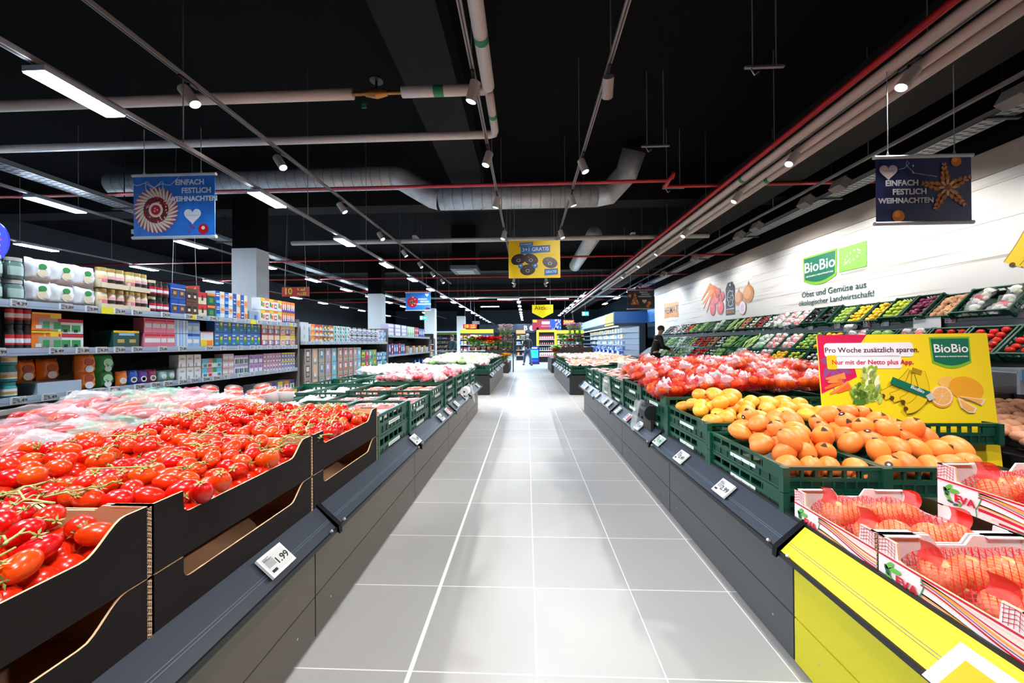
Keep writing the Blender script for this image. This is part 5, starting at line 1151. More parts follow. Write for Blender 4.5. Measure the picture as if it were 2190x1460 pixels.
PB_['greybox'] = carton_pack(.16, .14, .12, PM('blue_grey', '#8a9cb0'), [(.55, .8, .1, .6, BL)], 'carton')
PB_['teabox'] = carton_pack(.085, .12, .155, W_, [(.0, 1, .72, 1, YE), (.15, .45, .3, .7, GN), (.5, .9, .25, .6, OR_)], 'tea_box'); PB_['teabox2'] = carton_pack(.085, .12, .155, W_, [(0, 1, .8, 1, OR_), (.2, .8, .2, .6, RD), (.3, .7, .3, .5, W_)], 'tea_box')
PB_['orangebox'] = carton_pack(.09, .12, .155, OR_, [(0, 1, 0, .4, PU), (.15, .4, .2, .75, W_), (.6, .85, .2, .75, W_)], 'tea_box')
PB_['bottle'] = jar(.026, .17, BK, BK, RD, W_, 'bottle')
PB_['vanille'] = carton_pack(.10, .1, .13, OR_, [(.35, 1, .1, .7, GY), (.6, .95, .15, .5, GN), (.2, .5, .1, .3, W_), (.0, 1, .9, 1, YE)], 'pad_box'); PB_['vanille2'] = carton_pack(.10, .1, .13, YE, [(.3, 1, .05, .7, GY), (.55, .95, .1, .5, GN)], 'pad_box')
PB_['redwhite'] = carton_pack(.09, .1, .11, W_, [(0, 1, .78, 1, RD), (.2, .8, .15, .6, GN), (.35, .6, .1, .3, BK)], 'pad_box')
PB_['greenbig'] = carton_pack(.21, .2, .15, DG, [(0, 1, .88, 1, YE), (.2, .8, .72, .86, LB_), (.15, .4, .3, .5, GD), (.6, .85, .3, .5, GD)], 'display_carton')
PB_['pinkbox'] = carton_pack(.09, .1, .135, PK, [(.1, .9, .35, .65, W_), (.1, .9, .8, .95, RD)], 'pack'); PB_['ltblue'] = carton_pack(.09, .1, .135, LB_, [(.15, .85, .3, .6, W_), (0, 1, .85, 1, BL)], 'pack'); PB_['ltblue2'] = carton_pack(.075, .1, .135, W_, [(.1, .35, 0, 1, LB_), (.6, .85, 0, 1, LB_)], 'pack')
PB_['whiteyel'] = carton_pack(.16, .12, .17, W_, [(0, 1, 0, .45, YE), (.2, .8, .55, .8, W_), (0, 1, .94, 1, RD), (.5, .9, .1, .4, OR_)], 'carton')
PB_['bluegreen'] = carton_pack(.115, .1, .16, PM('steelblue', '#3f6ab0'), [(.1, .5, .78, .86, W_), (.1, .45, .55, .6, W_), (.55, .95, .2, .75, GN), (.65, .9, .5, .72, YE), (.1, .4, .15, .3, CY)], 'tea_box'); PB_['redcream'] = carton_pack(.115, .1, .15, PM('rosered', '#b8485a'), [(.05, .95, .55, 1, Cc), (.2, .55, .15, .5, W_), (.6, .9, .2, .45, CY)], 'box'); PB_['yelcream'] = carton_pack(.105, .1, .15, Cc, [(0, 1, .7, 1, YE), (.2, .8, .15, .55, PK), (.35, .65, .2, .45, W_)], 'box')
PB_['tealjar'] = jar(.045, .11, TE, TE, W_, GD, 'jar'); PB_['orangebag'] = soft_pack(.12, .16, .1, OR_, [(.03, .6, PM('darkorange', '#a8401a')), (.028, .25, W_)], 42, 'snack_bag'); PB_['greenbag'] = soft_pack(.12, .15, .1, GN, [(.034, .55, PM('palegreen', '#b8e0b8')), (.025, .22, W_)], 43, 'snack_bag')
PB_['tray'] = carton_pack(.26, .3, .09, PM('paleblue', '#b8c6d6'), [], 'shelf_carton')
for nm, m, s in (('soupo', OR_, 44), ('soupb', BL, 45), ('soupp', PU, 46), ('soupm', PM('maroon', '#8a2a4a'), 47)): PB_[nm] = soft_pack(.085, .13, .05, m, [(.026, .38, W_), (.016, .38, Cc)], s, 'soup_bag')
PB_['greenish'] = soft_pack(.09, .11, .06, PM('sage', '#7fa8a0'), [(.024, .5, W_)], 48, 'bag'); PB_['whitecard'] = carton_pack(.08, .1, .125, PM('offwhite', '#d8d2cc'), [(.1, .9, .1, .6, W_), (.3, .7, .62, .75, GY), (.2, .4, 0, .3, GY)], 'carton')
PB_['tealcard'] = carton_pack(.07, .1, .10, W_, [(0, 1, .5, 1, CY), (.2, .8, .1, .4, TE)], 'carton'); PB_['redtub'] = carton_pack(.07, .1, .10, W_, [(0, 1, .5, 1, PK), (.2, .8, .1, .4, RD)], 'carton'); PB_['grntub'] = carton_pack(.07, .1, .10, W_, [(0, 1, .5, 1, GN), (.2, .8, .1, .4, W_)], 'carton')
PB_['pinkpale'] = carton_pack(.08, .1, .08, PM('palepink', '#d8b0b4'), [(.1, .9, .3, .7, W_)], 'pack'); PB_['lilac'] = carton_pack(.075, .1, .11, LI, [(.1, .9, .1, .5, W_), (.2, .8, .55, .85, PM('mauve', '#9a6aa8'))], 'pack'); PB_['lilacw'] = carton_pack(.075, .1, .11, W_, [(.0, 1, .78, 1, LI), (.2, .5, .1, .6, PU), (.6, .9, .1, .6, GN)], 'pack'); PB_['pinkcup'] = carton_pack(.06, .1, .115, PM('dustypink', '#c08aa0'), [(.25, .75, .0, .7, W_), (.35, .65, .2, .5, PU)], 'pack'); PB_['bluecup'] = carton_pack(.06, .1, .115, PM('greyblue', '#8a90b8'), [(.25, .75, .0, .7, W_), (.35, .65, .2, .5, NV), (0, 1, .85, 1, YE)], 'pack')
PB_['yellowbox'] = carton_pack(.5, .2, .14, Cc, [(.1, .4, .1, .6, GY), (.6, .9, .1, .6, GY)], 'display_carton', YE); PB_['bluedisp'] = carton_pack(.12, .2, .16, LB_, [(.1, .6, .1, .6, NV), (.65, .9, .3, .7, OR_), (.2, .5, .65, .9, W_)], 'display_carton'); PB_['tealdisp'] = carton_pack(.1, .2, .12, TE, [(.2, .8, .2, .6, GN)], 'carton'); PB_['multi1'] = carton_pack(.09, .2, .12, W_, [(0, 1, .6, 1, YE), (.3, .7, 0, .5, GY)], 'carton'); PB_['multi2'] = carton_pack(.09, .2, .12, W_, [(0, 1, .6, 1, PU), (.3, .7, 0, .5, GN)], 'carton'); PB_['multi3'] = carton_pack(.09, .2, .12, W_, [(0, 1, .6, 1, OR_), (.3, .7, 0, .5, RD)], 'carton')
def depth(pr): xs = [v.co.x for v in pr.data.vertices]; return max(xs)-min(xs)
def tall(pr):
    z = [v.co.z for v in pr.data.vertices]
    for c in KIDS[pr]: z += [v.co.z for v in c.data.vertices]
    return max(z)
def run(y0, y1, z, keys, ncol, ntier, desc, where, cat, x=-3.5, tier_h=None, jit=.004):
    for t in range(ntier):
        for c in range(ncol):
            pr = PB_[keys[c % len(keys)]]; yy = y0+(y1-y0)*(c+.5)/ncol; d = depth(pr); hh = tier_h or tall(pr)+.004
            tn = '' if ntier == 1 else (', lower tier' if t == 0 else (', upper tier' if t == ntier-1 else ', middle tier'))
            lb = '%s on the %s%s%s' % (desc, where, tn, '' if ncol == 1 else ', %s along' % od(c))
            place(pr, TR(x-.012-d/2-RND.uniform(0, jit), yy, z+t*hh, 0, 0, RND.uniform(-.03, .03)), lb, cat)
    # goods standing behind fill the shelf towards the back
TOP, MID, LOW = 'top coffee shelf', 'middle coffee shelf', 'lower coffee shelf'
run(2.02, 2.44, 1.55, ['glassjar'], 4, 2, 'pale green glass jar', TOP, 'jar')
run(2.45, 2.86, 1.55, ['coffee'], 3, 2, 'white coffee bag with green leaf', TOP, 'bag', tier_h=.16)
for dz in (0, .175):
    for q, (a, b) in enumerate(((2.87, 3.07), (3.09, 3.26))):
        tag(MB().box((-3.62, a, 1.55+dz), (-3.505, b, 1.553+dz), Cc).box((-3.508, a, 1.55+dz), (-3.504, b, 1.59+dz), Cc).box((-3.62, a, 1.55+dz), (-3.505, a+.003, 1.62+dz), Cc).build('carton_tray'), 'cream shelf tray under the %s jars, %s tier, %s tray' % ('cappuccino', 'lower' if dz == 0 else 'upper', od(q)), 'tray')
    for q, (a, b) in enumerate(((2.87, 3.07), (3.09, 3.26))):
        run(a+.005, b-.005, 1.554+dz, ['cappuccino', 'cappuccino2', 'cappuccino2'], 3, 1, 'cream cappuccino jar, %s tray, %s tier' % (od(q), 'lower' if dz == 0 else 'upper'), TOP, 'jar', x=-3.502)
run(3.28, 3.46, 1.55, ['rednes', 'darkjar', 'darkjar'], 3, 2, 'dark coffee jar with red label', TOP, 'jar', tier_h=.155)
run(3.47, 3.62, 1.55, ['bluetin'], 2, 2, 'blue coffee tin', TOP, 'tin'); run(3.63, 3.76, 1.55, ['browntin'], 2, 2, 'brown coffee tin', TOP, 'tin')
run(3.77, 3.87, 1.55, ['redcarton'], 1, 2, 'red and cream carton', TOP, 'carton'); run(3.88, 3.98, 1.55, ['greencarton'], 1, 2, 'dark green carton with orange edge', TOP, 'carton')
run(3.99, 4.46, 1.55, ['bars', 'bars', 'bars2', 'bars2'], 4, 2, 'blue and white cereal box', TOP, 'box'); run(4.47, 4.66, 1.55, ['greybox'], 1, 1, 'blue grey carton', TOP, 'carton')
run(4.68, 5.10, 1.55, ['teabox', 'teabox2'], 5, 2, 'white fruit tea box', TOP, 'box'); run(5.11, 5.40, 1.55, ['orangebox'], 3, 2, 'orange and purple tea box', TOP, 'box')
run(2.33, 2.46, 1.22, ['bottle'], 3, 2, 'small dark bottle with red label', MID, 'bottle'); run(2.47, 2.60, 1.22, ['vanille', 'vanille2'], 2, 2, 'orange or yellow pad box', MID, 'box'); run(2.61, 2.74, 1.22, ['redwhite'], 2, 2, 'white pad box with red top', MID, 'box')
run(2.93, 3.20, 1.22, ['greenbig'], 1, 1, 'dark green display carton', MID, 'carton'); run(3.22, 3.50, 1.22, ['pinkbox'], 4, 2, 'pink pack with white label', MID, 'pack'); run(3.51, 3.64, 1.22, ['ltblue2'], 2, 2, 'white and pale blue pack', MID, 'pack'); run(3.65, 3.77, 1.22, ['ltblue'], 2, 2, 'light blue pack', MID, 'pack')
run(3.80, 3.95, 1.22, ['whiteyel'], 1, 1, 'white carton with yellow foot', MID, 'carton'); run(3.97, 4.68, 1.22, ['bluegreen'], 6, 2, 'blue tea box with green picture', MID, 'box'); run(4.70, 5.06, 1.22, ['redcream'], 3, 2, 'rose red and cream box', MID, 'box'); run(5.07, 5.40, 1.22, ['yelcream', 'redcream', 'yelcream'], 3, 2, 'yellow and cream box', MID, 'box')
run(2.22, 2.40, .885, ['tealjar'], 2, 3, 'teal jar', LOW, 'jar'); run(2.50, 2.72, .885, ['tray'], 1, 1, 'pale blue open shelf carton', LOW, 'carton'); run(2.73, 2.86, .885, ['orangebag'], 1, 2, 'orange snack bag', LOW, 'bag', tier_h=.13); run(2.45, 2.72, .98, ['orangebag'], 2, 1, 'orange snack bag in the open carton', LOW, 'bag', x=-3.62); run(2.87, 2.99, .885, ['greenbag'], 1, 2, 'green snack bag', LOW, 'bag', tier_h=.13)
run(3.0, 3.34, .885, ['soupo', 'soupb', 'soupp', 'soupm'], 4, 1, 'colourful soup bag', LOW, 'bag'); run(3.36, 3.52, .885, ['greenish'], 2, 1, 'sage green bag', LOW, 'bag'); run(3.54, 3.80, .885, ['whitecard'], 3, 2, 'off-white carton', LOW, 'carton'); run(3.82, 4.06, .885, ['tealcard', 'redtub', 'grntub', 'tealcard'], 4, 2, 'white carton with coloured top', LOW, 'carton')
run(4.08, 4.24, .885, ['pinkpale'], 2, 3, 'pale pink flat pack', LOW, 'pack'); run(4.25, 4.46, .885, ['lilacw'], 3, 2, 'white pack with lilac edge', LOW, 'pack'); run(4.48, 4.72, .885, ['lilac'], 3, 2, 'lilac pack', LOW, 'pack'); run(4.73, 5.08, .885, ['pinkcup'], 6, 2, 'dusty pink cup pack', LOW, 'pack'); run(5.09, 5.40, .885, ['bluecup'], 5, 2, 'grey blue cup pack', LOW, 'pack')
run(3.75, 4.25, .46, ['yellowbox'], 1, 1, 'yellow and cream display carton', 'coffee shelf base', 'carton', x=-3.45); run(4.27, 4.75, .46, ['bluedisp'], 4, 1, 'light blue display carton', 'coffee shelf base', 'carton', x=-3.45); run(4.77, 5.05, .46, ['tealdisp'], 3, 1, 'teal carton', 'coffee shelf base', 'carton', x=-3.45); run(5.06, 5.42, .46, ['multi1', 'multi2', 'multi3'], 5, 1, 'white carton with bright lid', 'coffee shelf base', 'carton', x=-3.45); run(4.6, 5.4, .59, ['multi1', 'multi3', 'multi2'], 6, 1, 'white carton with bright lid, second layer,', 'coffee shelf base', 'carton', x=-3.5)
for z, ys, nm in ((1.53, (2.16, 2.36, 2.62, 2.78, 2.98, 3.12, 3.38, 3.62, 3.74, 3.90, 4.0, 4.2, 4.42, 4.62, 4.8, 5.0, 5.2, 5.33), TOP), (1.20, (2.26, 2.56, 2.72, 2.85, 2.98, 3.12, 3.35, 3.55, 3.86, 4.05, 4.3, 4.5, 4.62, 4.8, 4.95, 5.1, 5.25, 5.36), MID), (.865, (2.36, 2.52, 2.66, 2.83, 2.94, 3.14, 3.28, 3.4, 3.55, 3.68, 3.82, 3.95, 4.1, 4.3, 4.5, 4.75, 5.0, 5.2), LOW)):
    for i, y in enumerate(ys):
        p = ('5.49', '1.89', '4.39', '3.89', '2.99')[(i+len(nm)) % 5]
        if nm == LOW and i < 4: p = '5.49'
        o = add_tag(TAGB, frame((-3.487, y, z+.006), (0, 1, 0), (0, 0, 1)), 'white price tag on the %s rail, %s from the entrance' % (nm, od(i)), p if y < 4 else None, 'tags on the %s rail' % nm, .03)
for i, y in enumerate((2.90, 3.68, 4.52, 5.28)):
    tag(MB().box((-3.488, y-.045, 1.505), (-3.484, y+.045, 1.56), TGY).build('promotion_tag'), 'bright yellow promotion tag on the top coffee shelf rail, %s from the entrance' % od(i), 'price tag')
# second unit
PB_['whitebox'] = carton_pack(.2, .2, .17, PM('coolwhite', '#cfd6dc'), [(.4, .5, .3, .7, GY)], 'carton'); PB_['redegg'] = carton_pack(.10, .12, .095, W_, [(.0, 1, .4, 1, RD), (.2, .8, .1, .6, YE), (.3, .7, .1, .4, W_)], 'sweets_pack'); PB_['orgegg'] = carton_pack(.10, .12, .095, W_, [(0, 1, .3, 1, OR_), (.2, .8, .1, .6, YE)], 'sweets_pack'); PB_['brnegg'] = carton_pack(.10, .12, .095, W_, [(0, 1, .4, 1, BR_), (.2, .8, .1, .5, PU), (.4, .9, .3, .7, YE)], 'sweets_pack')
PB_['shamp'] = carton_pack(.075, .1, .145, PM('aqua', '#a8d8d4'), [(.2, .8, .5, .9, GN), (.3, .7, .1, .4, BK)], 'bottle_pack'); PB_['shamp2'] = carton_pack(.075, .1, .145, W_, [(.2, .8, .1, .4, CY), (.1, .5, .6, .95, PK), (.6, .9, .5, .8, BK)], 'bottle_pack'); PB_['tubes'] = jar(.022, .145, W_, GY, LB_, PK, 'deodorant'); PB_['tubes2'] = jar(.022, .145, PM('steel', '#b8c4cc', .3), BK, BL, W_, 'deodorant')
WH2 = 'second unit shelf'
run(5.5, 5.78, 1.28, ['whitebox'], 1, 2, 'white carton', WH2, 'carton', tier_h=.14); run(5.80, 6.5, 1.28, ['orgegg', 'redegg', 'redegg', 'brnegg', 'brnegg', 'redegg'], 6, 3, 'bright sweets pack', WH2, 'pack'); run(6.52, 7.1, 1.28, ['shamp', 'shamp2'], 6, 2, 'aqua or white bottle pack', WH2, 'pack'); run(7.12, 8.5, 1.28, ['tubes', 'tubes2', 'tubes'], 18, 2, 'slim white spray can', WH2, 'can'); run(8.52, 8.98, 1.28, ['shamp2', 'ltblue'], 4, 2, 'pale blue bottle pack', WH2, 'pack')
PB_['tallbox'] = carton_pack(.17, .12, .24, PM('taupe', '#a89c94'), [(.2, .8, .1, .9, PM('greybrown', '#7a4a44')), (.3, .7, .5, .8, W_), (.3, .7, .2, .4, GY)], 'pet_food_pack'); PB_['tall2'] = carton_pack(.17, .12, .24, PM('taupe', '#a89c94'), [(.2, .8, .3, .9, PM('apricot', '#e0b494')), (.3, .7, .1, .3, W_)], 'pet_food_pack'); PB_['tall3'] = carton_pack(.17, .12, .24, PM('taupe', '#a89c94'), [(.2, .8, .3, .9, PM('petrol', '#5a8a96')), (.35, .65, .5, .8, W_)], 'pet_food_pack'); PB_['tall4'] = carton_pack(.17, .12, .24, PM('taupe', '#a89c94'), [(.2, .8, .3, .9, LI), (.3, .6, .5, .8, W_)], 'pet_food_pack'); PB_['tall5'] = carton_pack(.17, .12, .24, PM('taupe', '#a89c94'), [(.15, .85, .05, .95, CY), (.3, .7, .4, .7, W_)], 'pet_food_pack'); PB_['tall6'] = carton_pack(.17, .12, .24, PM('taupe', '#a89c94'), [(.2, .8, .25, .9, RD), (.3, .7, .45, .8, W_), (.3, .7, .3, .4, GD)], 'pet_food_pack')
PB_['burger'] = carton_pack(.19, .12, .22, GN, [(.1, .8, .3, .8, YE), (.2, .7, .4, .55, BR_), (0, 1, 0, .15, MG)], 'snack_pack'); PB_['redfig'] = carton_pack(.19, .12, .22, MG, [(.2, .8, .1, .8, RD), (.3, .7, .5, .8, SK), (.6, 1, .6, 1, GN)], 'snack_pack'); PB_['greenm'] = carton_pack(.19, .12, .22, PM('mint', '#5ab48a'), [(.1, .5, .4, .8, W_), (.5, .9, .1, .5, BL), (.1, .3, .1, .3, OR_)], 'snack_pack'); PB_['olive'] = carton_pack(.19, .12, .22, PM('khaki', '#a8a04a'), [(.2, .8, .2, .7, GN), (.3, .6, .5, .8, YE)], 'snack_pack'); PB_['blueroll'] = carton_pack(.14, .12, .2, BL, [(.1, .45, .1, .45, W_), (.55, .9, .1, .45, LB_), (.1, .45, .55, .9, LB_), (.55, .9, .55, .9, W_)], 'tissue_pack'); PB_['aqua'] = carton_pack(.18, .12, .2, CY, [(.2, .6, .4, .8, GN), (.5, .9, .1, .4, W_)], 'tissue_pack')
WH3 = 'second unit floor shelf'
run(5.62, 6.62, .44, ['tallbox', 'tall2', 'tall3', 'tall4', 'tall5'], 5, 3, 'tall printed pet food pack', WH3, 'pack'); run(6.64, 7.25, .44, ['tall6'], 3, 3, 'red printed pet food pack', WH3, 'pack'); run(7.27, 7.6, .44, ['tall4', 'tall5'], 2, 3, 'lilac or cyan pet food pack', WH3, 'pack'); run(7.62, 8.4, .44, ['burger', 'redfig', 'greenm', 'olive'], 4, 3, 'bright snack pack', WH3, 'pack'); run(8.42, 9.0, .44, ['blueroll', 'blueroll', 'aqua'], 4, 3, 'blue tissue pack', WH3, 'pack')
for i in range(16): add_tag(TAGB, frame((-3.487, 5.6+.21*i, 1.265), (0, 1, 0), (0, 0, 1)), 'white price tag on the second unit rail, %s from the entrance' % od(i), group='tags on the second unit rail')
for i, y in enumerate((6.05, 7.7, 8.9)): tag(MB().box((-3.488, y-.04, 1.24), (-3.482, y+.04, 1.29), TGY).build('promotion_tag'), 'bright yellow promotion tag on the second unit rail, %s from the entrance' % od(i), 'price tag')
# third unit
WH4 = 'third unit top shelf'
PB_['toweled'] = carton_pack(.4, .2, .1, PM('palelilac', '#c8bcd8'), [(.05, .9, .2, .8, W_), (.9, 1, 0, 1, PU)], 'towel_pack'); PB_['grid'] = carton_pack(.2, .15, .3, PM('palemint', '#b8dcb8'), [(.1, .4, .1, .4, GN), (.6, .9, .5, .9, W_)], 'pack'); PB_['redstick'] = carton_pack(.1, .15, .3, RD, [(.2, .8, .1, .3, W_), (.2, .8, .6, .8, W_)], 'pack'); PB_['bluew'] = carton_pack(.16, .15, .28, BL, [(.2, .8, .3, .7, W_), (.1, .5, .7, .9, LB_)], 'pack'); PB_['kraft'] = carton_pack(.24, .2, .22, PM('kraft', '#b8905e'), [(.2, .3, .2, .7, BR_), (.6, .75, .3, .8, W_)], 'carton')
run(9.1, 10.6, 1.45, ['toweled'], 3, 3, 'pale lilac towel pack', WH4, 'pack'); run(10.65, 11.3, 1.45, ['grid'], 3, 1, 'mint pack', WH4, 'pack'); run(11.35, 11.75, 1.45, ['redstick'], 3, 1, 'red pack', WH4, 'pack'); run(11.8, 12.4, 1.45, ['bluew'], 3, 1, 'blue and white pack', WH4, 'pack')
run(9.15, 10.4, .95, ['bluew', 'redstick', 'bluew'], 7, 1, 'tall blue or red pack', 'third unit middle shelf', 'pack'); run(10.5, 12.9, .95, ['kraft', 'whitebox'], 8, 1, 'brown or white carton', 'third unit middle shelf', 'carton'); run(9.3, 11.2, .44, ['kraft'], 7, 1, 'brown kraft carton', 'third unit floor shelf', 'carton'); run(11.3, 12.9, .44, ['bluew', 'tubes2'], 8, 1, 'blue pack', 'third unit floor shelf', 'pack')
# ================================================================ hanging signs
NAV = mat('banner_blue', '#2a78d8', .4, var=.25, vs=4); NVY = mat('banner_navy', '#1e2c64', .4, var=.3, vs=4); CHO = mat('banner_brown', '#2c2130', .4, var=.25, vs=4); WTX = mat('banner_text', '#eef0f6', .5)
def heart(A, cx, cy, s, m, k):
    pts = []
    for i in range(28):
        t = 2*PI*i/28; pts.append((cx+s*16*math.sin(t)**3/17, cy+s*(13*math.cos(t)-5*math.cos(2*t)-2*math.cos(3*t)-math.cos(4*t))/17))
    A.poly(pts, m, k)
def banner(label, cx, y, z0, z1, wd, bg, rods, art):
    t = thing('hanging_banner', label, 'banner', (cx, y, z0)); h = z1-z0
    MB().box((cx-wd/2, y-.002, z0), (cx+wd/2, y+.002, z1), bg).build('cloth', t)
    for z in (z0, z1): MB().cyl((cx-wd/2-.015, y, z), (cx+wd/2+.015, y, z), .017, .017, mat('banner_rail', '#cfd4da', .35), 12).build('rail', t)
    for dx in (-.37, .33):
        MB().cyl((cx+dx*wd, y, z1), (cx+dx*wd, y, rods), .0035, .0035, ALU, 6).tube([(cx+dx*wd-.012, y, z1+.015), (cx+dx*wd, y, z1+.05), (cx+dx*wd+.012, y, z1+.015)], .004, ALU, 6).build('wire', t)
    A = Art(frame((cx, y-.0032, (z0+z1)/2), (1, 0, 0), (0, 0, 1))); art(A, wd, h, t); A.done('printed_artwork', t)
def slogan(A, x, y, s, t):
    for i, (b, dx) in enumerate((('EINFACH', -.5), ('FESTLICH', .45), ('WEIHNACHTEN', 0))): A.text(b, x+dx*s, y-i*s*1.15, s*(1.02 if i < 2 else .95), WTX, t, 6, bold=.032)
def art_blue(A, w, h, t):
    cx, cy = -w*.22, -h*.06; R0 = h*.30
    for i in range(30):
        a = 2*PI*i/30; A.disc(cx+R0*.92*math.cos(a), cy+R0*.92*math.sin(a), R0*.40, mat('apple_peel', '#c8443a', .4), 2, R0*.105, a+.55, 12); A.disc(cx+R0*.92*math.cos(a+.03), cy+R0*.92*math.sin(a+.03), R0*.36, mat('apple_flesh', '#f0dcc8', .4), 3, R0*.065, a+.55, 12)
    A.disc(cx, cy, R0*.70, mat('berry_dark', '#6a1420', .4), 4, n=24)
    r = random.Random(4)
    for i in range(54):
        a, q = r.uniform(0, 2*PI), R0*r.uniform(.42, .68); A.disc(cx+q*math.cos(a), cy+q*math.sin(a), R0*.05, r.choice((mat('berry_red', '#c81a2c', .3), mat('berry_pale', '#e8b0a8', .3), mat('berry_red', '#c81a2c'))), 5, n=8)
    A.disc(cx, cy, R0*.40, mat('apple_flesh', '#f0dcc8'), 6, n=20); A.disc(cx, cy, R0*.27, mat('berry_red', '#c81a2c'), 7); 
    for a in (0, 2, 4): A.disc(cx+R0*.09*math.cos(a), cy+R0*.09*math.sin(a), R0*.05, mat('berry_pale', '#e8b0a8'), 8, n=8)
    A.line([(-w*.5+w*.02*i, h*.36-.02*h*math.sin(i*.6)) for i in range(8)]+[(-w*.24, h*.29)], w*.007, WTX, 4)
    for s in (-1, 1): A.line([(-w*.24, h*.30)]+[(-w*.24+s*w*(.03+.08*math.sin(PI*u/8)), h*(.30+.10*math.sin(PI*u/8*1.6))) for u in range(1, 8)]+[(-w*.24, h*.31)], w*.007, WTX, 4)
    A.line([(-w*.24, h*.30), (-w*.15, h*.36), (-w*.05, h*.33), (w*.02, h*.40), (w*.06, h*.46)], w*.007, WTX, 4)
    slogan(A, w*.24, h*.37, h*.115, t); heart(A, w*.23, -h*.16, h*.15, WTX, 4); A.line([(w*.15+w*.01*i, -h*.16+h*.012*math.sin(i*2.1)) for i in range(17)], w*.004, mat('script_grey', '#9aa0ac', .5), 6)
    A.disc(w*.36, -h*.38, h*.085, mat('berry_red', '#c81a2c'), 4); A.disc(w*.36, -h*.36, h*.03, mat('apple_flesh', '#f0dcc8'), 5)
    for a, b in ((.21, -.33), (.24, -.36), (.19, -.42)): A.disc(w*a, h*b, h*.018, mat('berry_red', '#c81a2c'), 4, n=8)
def art_navy(A, w, h, t):
    heart(A, -w*.37, h*.28, h*.14, mat('heart_blush', '#e6d4d2', .5), 3); A.line([(-w*.43+w*.008*i, h*.29+h*.02*math.sin(i*1.7)) for i in range(16)], w*.004, mat('script_ink', '#2c3a66', .5), 5)
    A.line([(-w*.26, h*.31), (-w*.2, h*.33), (-w*.15, h*.40), (-w*.17, h*.44), (-w*.185, h*.38), (-w*.1, h*.25), (w*.14, h*.19)], w*.005, WTX, 3)
    for a, b in ((-.11, .36), (-.11, .26)): A.poly([(w*a, h*(b+.03)), (w*a+w*.006, h*b), (w*a, h*(b-.03)), (w*a-w*.006, h*b)], WTX, 4); A.poly([(w*a-w*.018, h*b), (w*a, h*b+h*.008), (w*a+w*.018, h*b), (w*a, h*b-h*.008)], WTX, 4)
    cx, cy, S = w*.24, h*.02, h*.40; PT = mat('pastry', '#d8843a', .4, var=.2, vs=30); PD = mat('pastry_dark', '#a85a1e', .4); PL = mat('pastry_light', '#edb878', .4)
    for i in range(5):
        a = PI/2+.12+2*PI*i/5
        for j, (q, rr_) in enumerate(((.30, .17), (.52, .135), (.72, .10), (.88, .065))):
            for s in (-1, 1): A.disc(cx+S*q*math.cos(a)-s*S*.07*math.sin(a)*(1-q*.6), cy+S*q*math.sin(a)+s*S*.07*math.cos(a)*(1-q*.6), S*rr_*1.1, PD, 3+2*j, S*rr_*.62, a+s*.5, 12); A.disc(cx+S*q*math.cos(a)-s*S*.07*math.sin(a)*(1-q*.6), cy+S*(q*math.sin(a))+s*S*.07*math.cos(a)*(1-q*.6), S*rr_*.95, PT, 4+2*j, S*rr_*.45, a+s*.5, 12)
    for i in range(8): a = 2*PI*i/8; A.disc(cx+S*.2*math.cos(a), cy+S*.2*math.sin(a), S*.13, PL, 14, S*.055, a, 10)
    A.disc(cx, cy, S*.11, PD, 16)
    slogan(A, -w*.19, h*.10, h*.115, t)
    for a, b, q in ((.34, .41, .075), (-.27, -.39, .09)): A.disc(w*a, h*b, h*q, mat('clementine', '#e87a22', .4), 4); A.disc(w*a-h*.02, h*b+h*.02, h*q*.5, mat('clementine_light', '#f4a04a', .4), 5)
def art_red(A, w, h, t):
    r = random.Random(8); cx, cy = -w*.22, -h*.03; A.disc(cx, cy, h*.31, mat('berry_red', '#c81a2c'), 2, n=24)
    for i in range(26): a, q = r.uniform(0, 6.28), h*r.uniform(.02, .26); A.disc(cx+q*math.cos(a), cy+q*math.sin(a), h*.035, r.choice((mat('apple_flesh', '#f0dcc8'), GN, mat('berry_dark', '#6a1420'))), 3, n=8)
    slogan(A, w*.22, h*.12, h*.12, t); heart(A, w*.35, h*.36, h*.12, WTX, 4); A.disc(w*.38, -h*.4, h*.14, mat('berry_dark', '#6a1420'), 3, h*.06)
def art_tree(A, w, h, t):
    PT = mat('pastry', '#d8843a'); r = random.Random(3)
    A.poly([(-w*.2, h*.40), (-w*.36, -h*.28), (-w*.04, -h*.28)], mat('pastry_dark', '#a85a1e'), 2)
    for i in range(20): v = r.uniform(0, 1); A.disc(-w*.2+r.uniform(-1, 1)*w*.15*v, h*(.36-.62*v), h*.05, r.choice((PT, mat('pastry_light', '#edb878'))), 3, h*.03, r.uniform(0, 3), 9)
    slogan(A, w*.17, h*.38, h*.10, t); heart(A, w*.17, -h*.10, h*.13, mat('heart_blush', '#e6d4d2'), 4); A.disc(w*.36, -h*.2, h*.1, mat('clementine', '#e87a22'), 3); A.disc(w*.30, -h*.36, h*.08, mat('clementine', '#e87a22'), 4); A.disc(-w*.40, h*.2, h*.08, mat('clementine', '#e87a22'), 3)
banner('bright blue banner with an apple wreath hanging over the coffee shelf', -3.97, 3.96, 2.46, 3.165, .955, NAV, TZ, art_blue)
banner('dark blue banner with a pastry star hanging in front of the plank wall', 3.55, 3.4, 2.285, 2.88, .815, NVY, TZ, art_navy)
banner('small blue banner with a red berry ball hanging before the second column row', -3.75, 12.5, 2.39, 3.01, .88, NAV, TZ, art_red)
banner('small brown banner with a pastry tree hanging by the far end of the plank wall', 3.78, 12.3, 2.345, 2.97, .84, CHO, TZ, art_tree)
ct = thing('hanging_sign', 'yellow promotion sign reading 3+1 GRATIS hanging over the aisle', 'sign', (.14, 6.24, 2.34))
